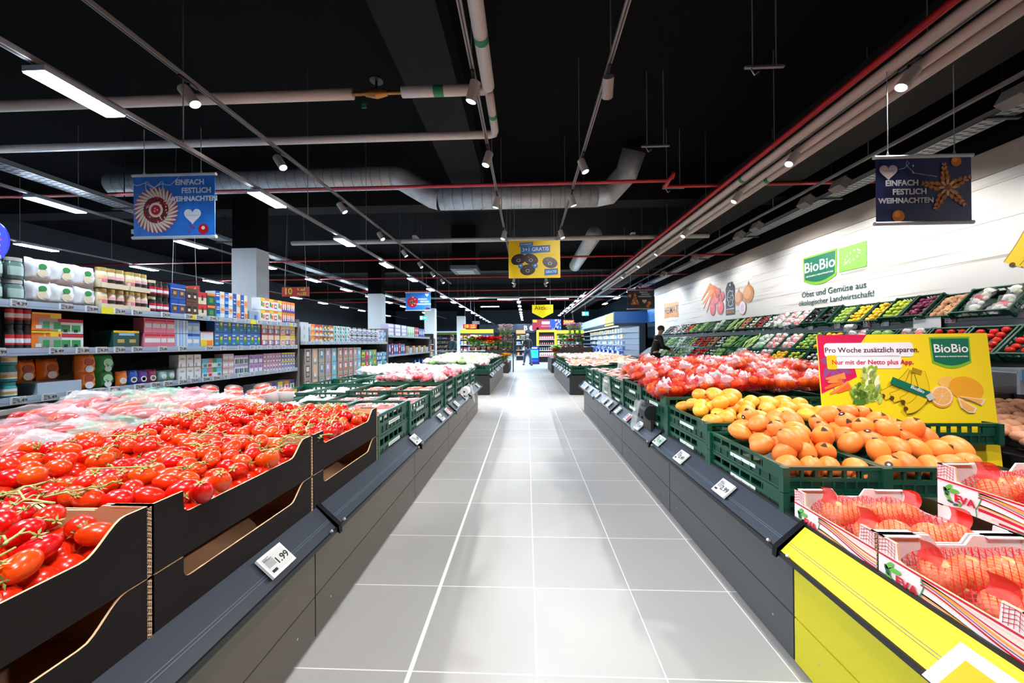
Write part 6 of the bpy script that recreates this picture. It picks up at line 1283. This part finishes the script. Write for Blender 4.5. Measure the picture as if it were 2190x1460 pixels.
MB().box((-.30, 6.236, 2.345), (.58, 6.246, 2.985), mat('sign_yellow', '#ffd80c', .45)).build('panel', ct); MB().cyl((-.2, 6.24, 2.98), (-.2, 6.24, TZ), .003, .003, ALU, 6).cyl((.48, 6.24, 2.98), (.48, 6.24, TZ), .003, .003, ALU, 6).build('wire', ct)
A = Art(frame((.14, 6.235, 2.665), (1, 0, 0), (0, 0, 1))); BS = mat('sign_blue', '#1573bf', .45)
A.poly([(-.23, .09), (.27, .12), (.27, .24), (-.23, .22)], BS, 2); A.poly([(-.25, .22), (-.02, .235), (-.02, .295), (-.25, .28)], BS, 2); A.poly([(.17, -.28), (.40, -.265), (.40, -.16), (.17, -.17)], BS, 3)
A.text('3+1 GRATIS', .02, .168, .088, WHB, ct, 5, bold=.014, rot=.03); A.text('DAUERHAFT', -.135, .257, .034, WHB, ct, 5, bold=.015, rot=.05); A.text('GRATIS', .285, -.218, .056, WHB, ct, 5, bold=.014, rot=.05)
AVO = mat('avocado_print', '#33201f', .4, var=.4, vs=60)
for x, y, a, k in ((-.27, .0, .3, 4), (-.06, .0, -.4, 5), (-.115, -.18, .1, 7), (.265, -.06, -.3, 4)):
    A.disc(x, y, .13, mat('avocado_edge', '#1c1214', .4), k, .092, a, 20); A.disc(x-.01, y+.012, .11, AVO, k+1, .075, a, 20); A.disc(x-.04, y+.04, .02, mat('avocado_gloss', '#7a5a5a', .4), k+2, .008, a, 8); A.disc(x, y-.015, .032, WHB, k+2, .025); A.disc(x, y-.015, .026, mat('avocado_edge', '#1c1214'), k+3, .02)
for x, y in ((-.235, -.115), (.015, -.115)): A.disc(x, y, .042, BS, 11); A.text('+', x, y+.004, .07, WHB, ct, 13, bold=.02)
for i in range(3): A.line([(.1, .07-.028*i), (.35-.05*i, .075-.028*i)], .006, mat('sign_print', '#c9a40c', .5), 2)
A.done('printed_artwork', ct)
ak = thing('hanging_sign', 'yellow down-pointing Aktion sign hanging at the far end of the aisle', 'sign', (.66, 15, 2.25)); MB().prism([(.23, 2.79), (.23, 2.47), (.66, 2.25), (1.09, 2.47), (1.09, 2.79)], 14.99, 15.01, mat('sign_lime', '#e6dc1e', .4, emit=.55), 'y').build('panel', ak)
MB().cyl((.35, 15, 2.79), (.35, 15, 5.2), .005, .005, ALU, 6).cyl((.97, 15, 2.79), (.97, 15, 5.2), .005, .005, ALU, 6).build('wire', ak); text('Aktion', .24, mat('sign_red', '#b01818', .5), frame((.66, 14.985, 2.66), (1, 0, 0), (0, 0, 1)), ak, bold=.012)
def ten(label, x0, x1, y, z0, z1):
    t = thing('hanging_sign', label, 'sign', ((x0+x1)/2, y, z0)); w = x1-x0; h = z1-z0; MB().box((x0, y-.006, z0), (x1, y+.006, z1), mat('sign_crimson', '#d02a22', .45)).build('panel', t); MB().cyl((x0+.1*w, y, z1), (x0+.25*w, y, 5.2), .004, .004, ALU, 6).cyl((x1-.1*w, y, z1), (x1-.25*w, y, 5.2), .004, .004, ALU, 6).build('wire', t)
    A = Art(frame(((x0+x1)/2, y-.007, (z0+z1)/2), (1, 0, 0), (0, 0, 1))); Y_ = mat('sign_letters', '#f4d23a', .5)
    A.text('10', -w*.27, h*.02, h*.95, Y_, t, 3, bold=.03); A.text('% auf', w*.20, h*.22, h*.42, Y_, t, 3, bold=.02); A.text('ALLES', w*.22, -h*.24, h*.40, Y_, t, 3, bold=.02)
ten('red sign reading 10% auf ALLES hanging beside the white column', -6.19, -5.48, 9, 2.455, 2.69); ten('red sign reading 10% auf ALLES half hidden behind the blue cereal boxes', -7.13, -6.5, 7, 2.16, 2.42)
ten('tiny red 10% sign hanging left of the flowers far behind', -4.2, -3.3, 24, 2.2, 2.5); ten('tiny red 10% sign hanging right of the promotion arch far behind', 2.4, 3.1, 24, 2.4, 2.7)
def exit_sign(label, x, y, z, w):
    t = thing('exit_sign', label, 'sign', (x, y, z)); MB().box((x-w/2, y-.03, z-w*.3), (x+w/2, y+.03, z+w*.3), mat('exit_green', '#12a79a', .4, emit=1.3)).build('panel', t)
    A = Art(frame((x, y-.032, z), (1, 0, 0), (0, 0, 1))); X_ = mat('exit_white', '#eafff8', .4, emit=1.5)
    A.rect(-w*.4, -w*.22, -w*.1, w*.22, X_, 1); A.disc(-w*.22, w*.12, w*.05, mat('exit_green', '#12a79a'), 2); A.line([(-w*.3, -w*.15), (-w*.22, w*.04), (-w*.16, -w*.15)], w*.05, MATS['exit_green'], 2); A.line([(w*.05, 0), (w*.36, 0)], w*.08, X_, 1); A.poly([(w*.28, w*.16), (w*.42, 0), (w*.28, -w*.16)], X_, 1); A.done('pictogram', t); MB().cyl((x, y, z+w*.3), (x, y, 5.2), .006, .006, DKM, 6).build('rod', t)
exit_sign('glowing green exit sign hanging before the cooler', 3.2, 20, 2.8, .36); exit_sign('glowing green exit sign on the column behind the small blue banner', -5.15, 18, 2.52, .34)
gs = thing('round_sign', 'round blue illuminated sign cut by the picture edge above the coffee bags', 'sign', (-7.8, 5, 2.77)); MB().cyl((-7.82, 4.99, 2.77), (-7.82, 5.01, 2.77), .31, .31, mat('round_blue', '#3c46e0', .3, emit=.8), 32).build('disc', gs)
A = Art(frame((-7.82, 4.985, 2.77), (1, 0, 0), (0, 0, 1))); 
for y, x0, x1, m in ((.1, .05, .2, WTX), (.02, .0, .22, mat('neon_pink', '#e85a90', .4)), (-.06, .08, .2, WTX), (-.14, .02, .2, mat('neon_pink', '#e85a90'))): A.line([(x0, y), (x1, y)], .03, m, 2)
A.done('printed_lines', gs); MB().cyl((-7.82, 5, 3.08), (-7.82, 5, 5.2), .006, .006, DKM, 6).build('rod', gs)

# ================================================================ second counters: goods
CAB = VM('pale_cabbage', '#c3cfa0', bump=.6, bs=30); LET2 = VM('romaine', '#86b06a', bump=.6, bs=30); CAU = VM('cauliflower', '#e2dfcc', bump=1, bs=60); WMX = VM('lilac_mix', '#c2a8c0')
HB = [veg('cabbage', CAB, (.085, .085, .075)), veg('cauliflower', CAU, (.08, .08, .06)), veg('lettuce', LET2, (.08, .10, .065)), WHW[0], GREENW[1]]
for j, x in enumerate((-1.1, -1.5, -1.9, -2.3)):
    for i in range(7): crate(x, 8.97+.66*i, D, .2 if i else .22, 'green crate on the second left counter, %s row, %s from the aisle' % (od(i), od(j)))
heap(HB, -2.42, -.98, 8.75, 13.3, lambda x, y: .73+.10*math.sin(PI*min(1, max(0, (y-8.6)/4.9)))+.05*smooth(-.9, -1.8, x), .17, .19, lambda c, x, y: 'pale lettuce, cabbage or bagged salad heaped on the second left counter, %s' % ('aisle side' if x > -1.4 else ('middle' if x > -1.9 else 'rear side')), 'vegetable', 'lettuce and cabbage on the second left counter', tilt=.4, jit=.2)
ORP = tray_pack('fruit_pack', 51, 'fruit', VM('peach_goods', '#ee8a5a'), count=8); ORP2 = tray_pack('fruit_pack', 52, 'fruit', VM('red_goods', '#e0503a'), count=8); YEP = tray_pack('fruit_pack', 53, 'fruit', VM('yellow_goods', '#f0b838'), count=8); TNP = [small_bag('nut_bag', 54, VM('tan_goods', '#b89a6a'), 'nut', FILM, sticker=LABW, s=1.1), small_bag('nut_bag', 55, VM('beige_goods', '#d8c8b0'), 'nut', FILM, sticker=LABW, s=1.1)]
for j, x in enumerate((1.25, 1.65, 2.05, 2.45, 2.8)):
    for i in range(7): crate(x, 8.97+.66*i, D, .18, 'green crate on the second right counter, %s row, %s from the aisle' % (od(i), od(j)))
for (y0, y1, prs, nm) in ((8.8, 9.9, [ORP, ORP2], 'orange and red fruit pack'), (10.0, 11.6, TNP, 'tan nut net'), (11.7, 13.2, [TNP[1], WHW[0]], 'beige vegetable bag')):
    heap(prs if 1 else prs, 1.15, 1.95, y0, y1, lambda x, y: .73+.08*smooth(8.6, 10.5, y), .2, .24, nm+' heaped on the second right counter beside the aisle', 'pack', nm+'s aisle side', tilt=.3, jit=.15)
    heap([YEP, ORP] if y0 < 11 else prs, 2.1, 2.8, y0, y1, lambda x, y: .76+.08*smooth(8.6, 10.5, y), .2, .24, nm+' or yellow pack on the second right counter, rear side', 'pack', nm+'s rear side', tilt=.3, jit=.15)
# ================================================================ flower stands
LEAF = VM('leaf_green', '#1f3019'); POI = VM('poinsettia', '#d0101c'); POT_ = mat('flower_pot', '#8a5a4a', .6); ORCH = VM('orchid_pink', '#eccadd', hue=.02); WRAP = film('wrap_film', '#e8e0ea', .25, .2, .7)
def flower(nm, petal, seed, h=.35, spread=.16, tall=False):
    r = random.Random(seed); b = MB().lathe([(.05, 0), (.065, .12)], POT_, 12); lf = MB(); fl = MB(); st = MB()
    for i in range(10 if tall else 14):
        a = r.uniform(0, 6.28); q = spread*r.uniform(.3, 1); z = h*(r.uniform(.12, .35) if tall else r.uniform(.35, .8)); M = TR(q*math.cos(a), q*math.sin(a), z, r.uniform(-.5, .5), r.uniform(-.5, .5), a); lf.add([(-.05, 0, 0), (0, -.025, .01), (.06, 0, 0), (0, .025, .01)], [(0, 1, 2, 3)], LEAF, False, M)
    for i in range(26 if tall else 20):
        a = r.uniform(0, 6.28); q = spread*r.uniform(.1, .95); z = h*r.uniform(.6 if tall else .85, 1.05)
        st.tube([(0, 0, .1), (q*.6*math.cos(a), q*.6*math.sin(a), z*.7), (q*math.cos(a), q*math.sin(a), z)], .003, LEAF, 4)
        for k in range(6):
            M = TR(q*math.cos(a), q*math.sin(a), z, r.uniform(-.4, .4), r.uniform(-.4, .4), k*PI/3); s = .085 if tall else .12; fl.add([(0, 0, 0), (s*.5, -s*.3, .006), (s, 0, .0), (s*.5, s*.3, .006)], [(0, 1, 2, 3)], petal, False, M)
    return proto(b, nm, [('leaves', lf), ('petals', fl), ('stems', st)])
PO = [flower('poinsettia', POI, s) for s in (1, 2)]; OC = [flower('orchid', ORCH, s, .62, .15, True) for s in (3, 4)]; GBQ = [flower('gerbera_bunch', VM('gerbera', '#f09a1c', hue=.03), 5, .3, .14)]; GRP = [flower('green_plant', VM('plant_green', '#7fae3a'), 6, .4, .15)]
def stand(label, x0, x1, y0, y1, steps):
    t = thing('flower_stand', label, 'stand', ((x0+x1)/2, (y0+y1)/2, 0))
    for (a, b, z) in steps: MB().box((a, y0, 0), (b, y1, z), mat('stand_dark', '#241f1e', .6)).build('step', t)
stand('dark stepped flower stand at the end of the left counters', -2.6, -.75, 14.9, 17.5, ((-1.0, -.75, .42), (-1.7, -1.0, .95), (-2.6, -1.7, .9)))
stand('dark stepped flower stand at the end of the right counters', 1.0, 2.7, 14.9, 17.5, ((1.0, 1.35, .6), (1.35, 2.7, 1.05)))
rk = thing('flower_rack', 'rack of tall pink orchids beside the left flower stand', 'rack', (-.9, 15.6, 0)); MB().box((-1.25, 15.4, 1.45), (-.55, 16.1, 1.48), DKM).box((-1.25, 15.4, .9), (-.55, 16.1, .93), DKM).box((-1.22, 15.42, 0), (-1.19, 16.08, 1.45), DKM).box((-.6, 15.42, 0), (-.57, 16.08, 1.45), DKM).build('frame', rk)
rk2 = thing('flower_rack', 'rack of tall pink orchids beside the right flower stand', 'rack', (2.04, 15.6, 0)); MB().box((1.7, 15.4, 1.45), (2.4, 16.1, 1.48), DKM).box((1.7, 15.4, 1.05), (2.4, 16.1, 1.07), DKM).box((1.72, 15.42, 0), (1.75, 16.08, 1.45), DKM).box((2.35, 15.42, 0), (2.38, 16.08, 1.45), DKM).build('frame', rk2)
k = 0
for x in (-2.3, -2.0, -1.75, -1.5, -1.3):
    for y in (15.1, 15.5): place(PO[k % 2], TR(x, y, .95, 0, 0, k, 1.45), 'red poinsettia on the left flower stand, %s plant' % od(k), 'plant', 'poinsettias'); k += 1
k = 0
for x in (-1.1, -.9, -.7):
    for y in (15.5, 15.8):
        for z in (1.48, .93): place(OC[k % 2], TR(x, y, z, 0, 0, k, .85), 'pink orchid in the rack by the left flower stand, %s board, %s plant' % ('upper' if z > 1 else 'lower', od(k//2)), 'plant', 'orchids of the left rack'); k += 1
for i, x in enumerate((1.85, 2.05, 2.25)):
    for y in (15.5, 15.8): place(OC[i % 2], TR(x, y, 1.48, 0, 0, i+y, .9), 'pink orchid in the rack by the right flower stand, %s %s plant' % (od(i), 'front' if y < 15.6 else 'rear'), 'plant', 'orchids of the right rack'); place(GRP[0], TR(x, y, 1.07, 0, 0, i+y, .8), 'green plant under the orchids of the right rack, %s %s plant' % (od(i), 'front' if y < 15.6 else 'rear'), 'plant', 'green plants of the right rack')
for i, (x, y, z, p, l) in enumerate(((-.88, 15.0, .42, 0, 'orange gerbera bunch low on the left flower stand'), (-.88, 15.4, .42, 0, 'second orange gerbera bunch low on the left flower stand'), (-1.55, 14.95, .95, 0, 'yellow gerbera bunch before the poinsettias'), (-2.2, 14.95, .95, 1, 'pale green plant before the poinsettias'), (1.5, 15.0, 1.05, 1, 'bright green plant on the right flower stand'), (1.2, 15.05, .6, 1, 'green plant low on the right flower stand'), (1.2, 15.6, .6, 1, 'second green plant low on the right flower stand'))): place((GBQ, GRP)[p][0], TR(x, y, z, 0, 0, i, 1.2), l, 'plant')
place(PO[0], TR(1.15, 14.95, .6, 0, 0, 1), 'red poinsettia on the front step of the right flower stand', 'plant'); place(PO[1], TR(1.8, 14.95, 1.05, 0, 0, 2, .9), 'orange red arrangement on the right flower stand', 'plant')
# ================================================================ cooler on the right, far end
cl = thing('refrigerated_cabinet', 'open lit dairy cooler under a blue and yellow header at the far right', 'cooler', (5.2, 24, 0)); CBL = mat('cooler_blue', '#1d4f86', .45); CIN = mat('cooler_inside', '#c9dcf2', .4, emit=.35); CDK = mat('cooler_dark', '#20262e', .4)
MB().box((4.6, 19.4, 2.24), (6.3, 32, 2.84), CBL).box((4.58, 19.3, 2.24), (6.3, 19.4, 2.84), CBL).build('header', cl); MB().box((4.565, 19.45, 2.30), (4.585, 21.4, 2.80), mat('header_yellow', '#d8c63a', .5)).box((4.565, 21.5, 2.30), (4.585, 23.2, 2.80), mat('header_grey', '#b8bcc0', .5)).box((4.565, 23.3, 2.30), (4.585, 32, 2.80), mat('header_pale', '#a8bcc8', .5)).box((4.57, 19.42, 2.16), (4.59, 21.6, 2.24), mat('header_yellow', '#d8c63a')).build('header_panel', cl)
MB().box((5.9, 19.3, 0), (6.3, 19.42, 2.24), CDK).box((4.6, 19.3, 0), (5.9, 19.42, .45), CDK).box((4.6, 19.3, 2.1), (5.9, 19.42, 2.24), CDK).box((6.2, 19.3, 0), (6.3, 32, 2.24), CDK).box((4.6, 19.4, 0), (6.2, 32, .45), CDK).box((4.6, 19.4, 2.1), (6.2, 32, 2.24), CDK).build('body', cl); MB().box((6.14, 19.45, .45), (6.19, 32, 2.1), CIN).build('lit_back', cl); MB().box((4.62, 19.35, .45), (5.9, 19.37, 2.1), film('cooler_glass', '#bcd6ee', .12, .05, .5)).build('end_glass', cl); MB().box((4.75, 19.5, 2.07), (4.85, 32, 2.095), mat('cooler_lamp', '#e6f2ff', .3, emit=6)).build('lamp', cl)
for z in (.8, 1.12, 1.44, 1.76): MB().box((5.0, 19.45, z-.02), (6.14, 32, z), mat('cooler_shelf', '#b8c8d8', .4)).build('shelf', cl)
struct(MB().box((6.3, 17.4, 2.24), (8.6, 19.3, 2.9), mat('lintel_blue', '#2a5f96', .5)).build('wall_lintel'))
k = 0
for z, keys, nm in ((.45, ['lilac', 'bluew'], 'lowest'), (.8, ['ltblue', 'bluetin', 'pinkpale'], 'second'), (1.12, ['ltblue2', 'lilacw', 'bluecup'], 'third'), (1.44, ['yelcream', 'whitecard', 'ltblue'], 'fourth'), (1.76, ['yelcream', 'teabox', 'ltblue2'], 'top')):
    for i in range(16):
        pr = PB_[keys[(i*7+k) % len(keys)]]; yy = 19.65+.62*i; place(pr, Matrix.Translation((5.12, yy, z)) @ Matrix.Rotation(PI, 4, 'Z') @ Matrix.Diagonal((1.6, 4.2, 1.5, 1)), 'pale dairy pack on the %s shelf of the lit cooler, %s from its near end' % (nm, od(i)), 'pack', 'dairy packs %s shelf' % nm)
    k += 1
# ================================================================ promotion arch, kiosk and far shelves
pa = thing('promotion_arch', 'promotion shelf with yellow posts under a red and blue header', 'display', (1.3, 23, 0)); HR = mat('arch_red', '#8e1230', .45); HBL = mat('arch_blue', '#1a3a94', .45)
MB().box((.35, 22.9, 2.04), (1.4, 23.1, 2.70), HR).box((1.4, 22.9, 2.04), (2.16, 23.1, 2.70), HBL).build('header', pa); MB().box((.62, 22.9, 0), (.76, 23.1, 2.2), YEL).box((1.74, 22.9, 0), (1.88, 23.1, 2.2), YEL).build('post', pa)
A = Art(frame((1.25, 22.895, 2.37), (1, 0, 0), (0, 0, 1))); A.rect(-.3, .02, .2, .2, WHB, 2, .03); A.line([(-.33, -.1), (.25, -.1)], .09, mat('arch_pink', '#e8586a', .5), 2); A.rect(-.85, .15, -.6, .3, YEL, 2)
r = random.Random(2)
for i in range(26): A.disc(r.uniform(.35, .88), r.uniform(-.3, .3), .03, WHB, 3, n=8)
A.done('printed_artwork', A.M and pa); MB().box((.76, 23.2, 0), (1.74, 23.5, 1.9), SHB).box((.76, 22.9, 1.9), (1.74, 23.1, 2.04), YE).build('back', pa)
for z in (.4, .75, 1.1, 1.45): MB().box((.76, 22.92, z-.03), (1.74, 23.3, z), W_).build('shelf', pa)
for j, z in enumerate((.4, .75, 1.1, 1.45)):
    for i in range(7): place(PB_[('redcream', 'tubes2', 'bottle', 'pinkbox')[j]], Matrix.Translation((.85+.13*i, 23.05, z)) @ Matrix.Rotation(-PI/2, 4, 'Z') @ Matrix.Diagonal((1, 1.1, 1.5, 1)), 'small pack on the %s board of the promotion shelf, %s along' % (od(j), od(i)), 'pack', 'packs on promotion board %d' % j)
kk = thing('display_terminal', 'blue display stand with a bright cyan screen at the end of the aisle', 'display', (.43, 21, 0)); MB().box((.15, 21, .02), (.71, 21.4, 1.05), mat('kiosk_blue', '#1636a0', .4)).box((.13, 20.98, 0), (.73, 21.42, .08), mat('kiosk_dark', '#10206a', .4)).build('body', kk); MB().box((.21, 20.985, .36), (.65, 21, .84), mat('kiosk_screen', '#2ab4d8', .3, emit=.7)).build('screen', kk); MB().box((.25, 20.985, .90), (.61, 21, .98), WHB).box((.22, 20.985, .15), (.64, 21, .28), mat('kiosk_print', '#3a5ac0', .4)).build('print', kk)
def far_shelf(label, x0, x1, y, hdr, rows=4, z0=.35, top=1.9):
    t = thing('shelf_unit', label, 'shelf', ((x0+x1)/2, y, 0)); MB().box((x0, y, 0), (x1, y+.4, top), SHB).box((x0, y-.02, top), (x1, y+.05, top+.25), hdr).build('body', t)
    for i in range(rows): z = z0+(top-z0)*i/rows; MB().box((x0, y-.3, z-.03), (x1, y, z), PM('coolwhite', '#cfd6dc')).build('shelf', t)
    ks = list(PB_)
    for i in range(rows):
        n = int((x1-x0)/.24)
        for j in range(n):
            pr = PB_[ks[(i*5+j*3+int(y)) % 30+6]]; place(pr, Matrix.Translation((x0+(x1-x0)*(j+.5)/n, y-.18, z0+(top-z0)*i/rows)) @ Matrix.Rotation(-PI/2, 4, 'Z') @ Matrix.Diagonal((1.3, 1.7, 1.7, 1)), 'small pack on the %s, %s board, %s along' % (label, od(i), od(j)), 'pack', 'packs %s %d' % (label, i))
LIMH = mat('header_lime', '#c9cf2a', .5)
far_shelf('lime-headed shelf behind the poinsettias', -4.4, -2.2, 24, LIMH); far_shelf('lime-headed bakery shelf behind the left orchids', -.75, -.1, 26, mat('header_orange', '#d89a5a', .5)); far_shelf('dark wine shelf beyond the left counters', -7.4, -4.9, 19, DKM, 4, .3, 1.5); far_shelf('yellow-headed shelf beside the far columns', -6.4, -5.2, 16.6, YE, 4, .3, 1.75); far_shelf('shelf right of the promotion arch', 2.2, 4.2, 27, LIMH)
far_shelf('long shelf on the far back wall', -14, -5, 40, LIMH, 4, .3, 2.2)
bw = thing('lit_panel', 'pale blue lit panels on the far left back wall', 'panel', (-8, 43.9, 2.2)); MB().box((-11, 43.9, 1.9), (-6.2, 43.99, 2.7), mat('panel_lit', '#a8c8e6', .4, emit=.9)).build('panel', bw); MB().box((-6.1, 43.9, 1.9), (-4.2, 43.99, 2.7), mat('panel_blue', '#2a68a8', .4)).build('panel', bw)
bs = thing('counter_sign', 'dark header with white lettering above the far service counter', 'sign', (-.5, 34, 2)); MB().box((-5.2, 34, 2.2), (.8, 34.1, 3.0), mat('sign_slate', '#252a38', .5)).build('panel', bs); A = Art(frame((-2.2, 33.99, 2.6), (1, 0, 0), (0, 0, 1))); A.text('B', .2, 0, .6, WHB, bs, 3, bold=.02); A.text('B', 2.1, 0, .6, WHB, bs, 3, bold=.02); A.disc(2.7, 0, .25, mat('print_grey', '#c9c4bc'), 2); A.done('emblem', bs)
# shopping cart in the cross aisle
sc = thing('shopping_cart', 'wire shopping cart standing between the third shelf and the lettuce counter', 'cart', (-3.3, 14.6, 0)); wr = MB()
for z in (.5, .65, .8, .95): wr.tube([(-3.9, 14.2, z), (-2.9, 14.2, z), (-2.9, 14.75, z), (-3.9, 14.75, z), (-3.9, 14.2, z)], .008, ALU, 5)
for i in range(13): x = -3.9+i/12; wr.cyl((x, 14.2, .5), (x, 14.2, .95), .004, .004, ALU, 5).cyl((x, 14.75, .5), (x, 14.75, .95), .004, .004, ALU, 5)
wr.build('basket', sc); MB().tube([(-3.9, 14.2, 1.0), (-3.98, 14.2, 1.02), (-3.98, 14.75, 1.02), (-3.9, 14.75, 1.0)], .016, BL, 8).build('handle', sc); MB().tube([(-3.85, 14.25, .5), (-3.8, 14.25, .1), (-2.95, 14.25, .12)], .012, ALU, 6).tube([(-3.85, 14.7, .5), (-3.8, 14.7, .1), (-2.95, 14.7, .12)], .012, ALU, 6).build('chassis', sc)
for x in (-3.8, -2.98):
    for y in (14.25, 14.7): MB().cyl((x, y-.015, .055), (x, y+.015, .055), .055, .055, DKM, 12).build('wheel', sc)

# ================================================================ shoppers
SKIN = mat('skin', '#b98a70', .5); HAIR = mat('hair_dark', '#2a1f1a', .6)
def skin_body(name, nodes, edges, m, parent, root=0, lv=2):
    me = bpy.data.meshes.new(name); me.from_pydata([n[:3] for n in nodes], edges, []); me.materials.append(m)
    o = bpy.data.objects.new(name, me); COL.objects.link(o)
    md = o.modifiers.new('skin', 'SKIN'); md.use_smooth_shade = True
    me.skin_vertices.new() if not me.skin_vertices else None
    sv = me.skin_vertices[0].data
    for i, n in enumerate(nodes): sv[i].radius = (n[3], n[3] if len(n) < 5 else n[4]); sv[i].use_root = i == root
    s = o.modifiers.new('sub', 'SUBSURF'); s.levels = lv; s.render_levels = lv
    if parent: o.parent = parent
    return o
def person(label, loc, rz, jacket, trousers, shoes, stride=.25, bend=0, arm=(.1, .1), hair=HAIR, hat=None, s=1.0):
    t = thing('person', label, 'person', loc, rz); t.scale = (s, s, s)
    # faces +y in its own frame; bend leans the trunk forward
    def up(x, y, z): 
        d = z-.95; return (x, y+math.sin(bend)*d, .95+math.cos(bend)*d)
    N = [up(0, 0, .95)+(.13, .10), up(0, .0, 1.12)+(.12, .09), up(0, .0, 1.32)+(.15, .10), up(0, 0, 1.44)+(.09, .075), up(0, .01, 1.50)+(.05, .05), up(0, .02, 1.57)+(.065, .075), up(0, .025, 1.66)+(.075, .09), up(0, .02, 1.73)+(.05, .06)]
    E = [(0, 1), (1, 2), (2, 3), (3, 4), (4, 5), (5, 6), (6, 7)]
    for sd, st in ((-1, stride), (1, -stride)):
        b = len(N); N += [(sd*.09, 0, .90, .09, .09), (sd*.10, st*.5+.04, .50, .06, .06), (sd*.10, st-.03, .10, .04, .04), (sd*.11, st+.10, .04, .035, .03)]; E += [(0, b), (b, b+1), (b+1, b+2), (b+2, b+3)]
        a = arm[0] if sd < 0 else arm[1]; b = len(N)
        sh = up(sd*.19, 0, 1.40); el = up(sd*.24, .02+a*.3, 1.14); ha = up(sd*.22, .10+a, .92+a*.35)
        N += [sh+(.055, .055), el+(.042, .042), ha+(.03, .03), (ha[0], ha[1]+.06, ha[2]-.06, .026, .018)]; E += [(3, b), (b, b+1), (b+1, b+2), (b+2, b+3)]
        for q in range(4):
            f = len(N); N += [(ha[0]+sd*(-.018+.012*q), ha[1]+.09, ha[2]-.10-.01*(q in (1, 2)), .009, .009)]; E += [(b+3, f)]
        f = len(N); N += [(ha[0]-sd*.035, ha[1]+.07, ha[2]-.05, .009, .009)]; E += [(b+2, f)]
    skin_body('body', N, E, SKIN, t)
    J = [up(0, 0, .86)+(.17, .13), up(0, 0, 1.10)+(.155, .12), up(0, 0, 1.32)+(.18, .125), up(0, 0, 1.44)+(.10, .09)]; JE = [(0, 1), (1, 2), (2, 3)]
    for sd in (-1, 1):
        a = arm[0] if sd < 0 else arm[1]; b = len(J); J += [up(sd*.20, 0, 1.40)+(.075, .075), up(sd*.245, .02+a*.3, 1.14)+(.06, .06), up(sd*.225, .09+a*.9, .95+a*.32)+(.045, .045)]; JE += [(3, b), (b, b+1), (b+1, b+2)]
    skin_body('jacket', J, JE, jacket, t)
    T = [(0, 0, .93, .14, .11)]; TE_ = []
    for sd, st in ((-1, stride), (1, -stride)): b = len(T); T += [(sd*.09, 0, .86, .105, .105), (sd*.10, st*.5+.04, .50, .078, .078), (sd*.10, st-.03, .12, .06, .06)]; TE_ += [(0, b), (b, b+1), (b+1, b+2)]
    skin_body('trousers', T, TE_, trousers, t)
    for sd, st in ((-1, stride), (1, -stride)): o = MB().ell((sd*.105, st+.04, .045), (.05, .135, .045), shoes, 12, 8).build('shoe'); o.parent = t
    h0 = up(0, .0, 1.69); hr = MB().ell((h0[0], h0[1], h0[2]+.01), (.088, .105, .092), hat or hair, 14, 9).build('hat' if hat else 'hair'); hr.parent = t
    h1 = up(0, .115, 1.63); f = MB().ell(h1, (.012, .02, .022), SKIN, 8, 6)
    for sd in (-1, 1): f.ell((h1[0]+sd*.032, h1[1]-.012, h1[2]+.03), (.01, .006, .006), mat('eye_dark', '#1c1614', .3), 8, 6).ell((h1[0]+sd*.085, h1[1]-.11, h1[2]), (.012, .02, .03), SKIN, 8, 6)
    f.ell((h1[0], h1[1]-.012, h1[2]-.045), (.024, .006, .006), mat('lips', '#8a4a44', .5), 8, 6); o = f.build('face'); o.parent = t
    return t
person('person in dark jacket, jeans and grey cap walking at the end of the aisle', (.05, 20, 0), .5, mat('jacket_dark', '#2a2c34', .7), mat('jeans', '#3a5474', .7), mat('shoe_dark', '#24303e', .6), .28, 0, (.12, -.05), hat=mat('cap_grey', '#a8b4c0', .7), s=.98)
person('person in a brown dark coat leaning over the end of the wall display', (3.75, 10.9, 0), -PI/2, mat('coat_brown', '#1d1412', .8), mat('trousers_black', '#18181a', .8), mat('shoe_dark', '#24303e'), .1, .28, (.35, .3), s=.98)
person('person in a petrol coat standing behind the second left counter', (-3.6, 17.5, 0), 2.6, mat('coat_petrol', '#1f333c', .8), MATS['trousers_black'], MATS['shoe_dark'], .15, 0, (.1, .1), s=.93)
person('person with light hair pushing the shopping cart in the cross aisle', (-4.3, 14.5, 0), -PI/2, mat('coat_tan', '#8a7464', .8), MATS['jeans'], MATS['shoe_dark'], .2, .12, (.3, .3), hair=mat('hair_light', '#b8a890', .7), s=.95)

# masters were only for copying
for o in PROTOS: bpy.data.objects.remove(o)
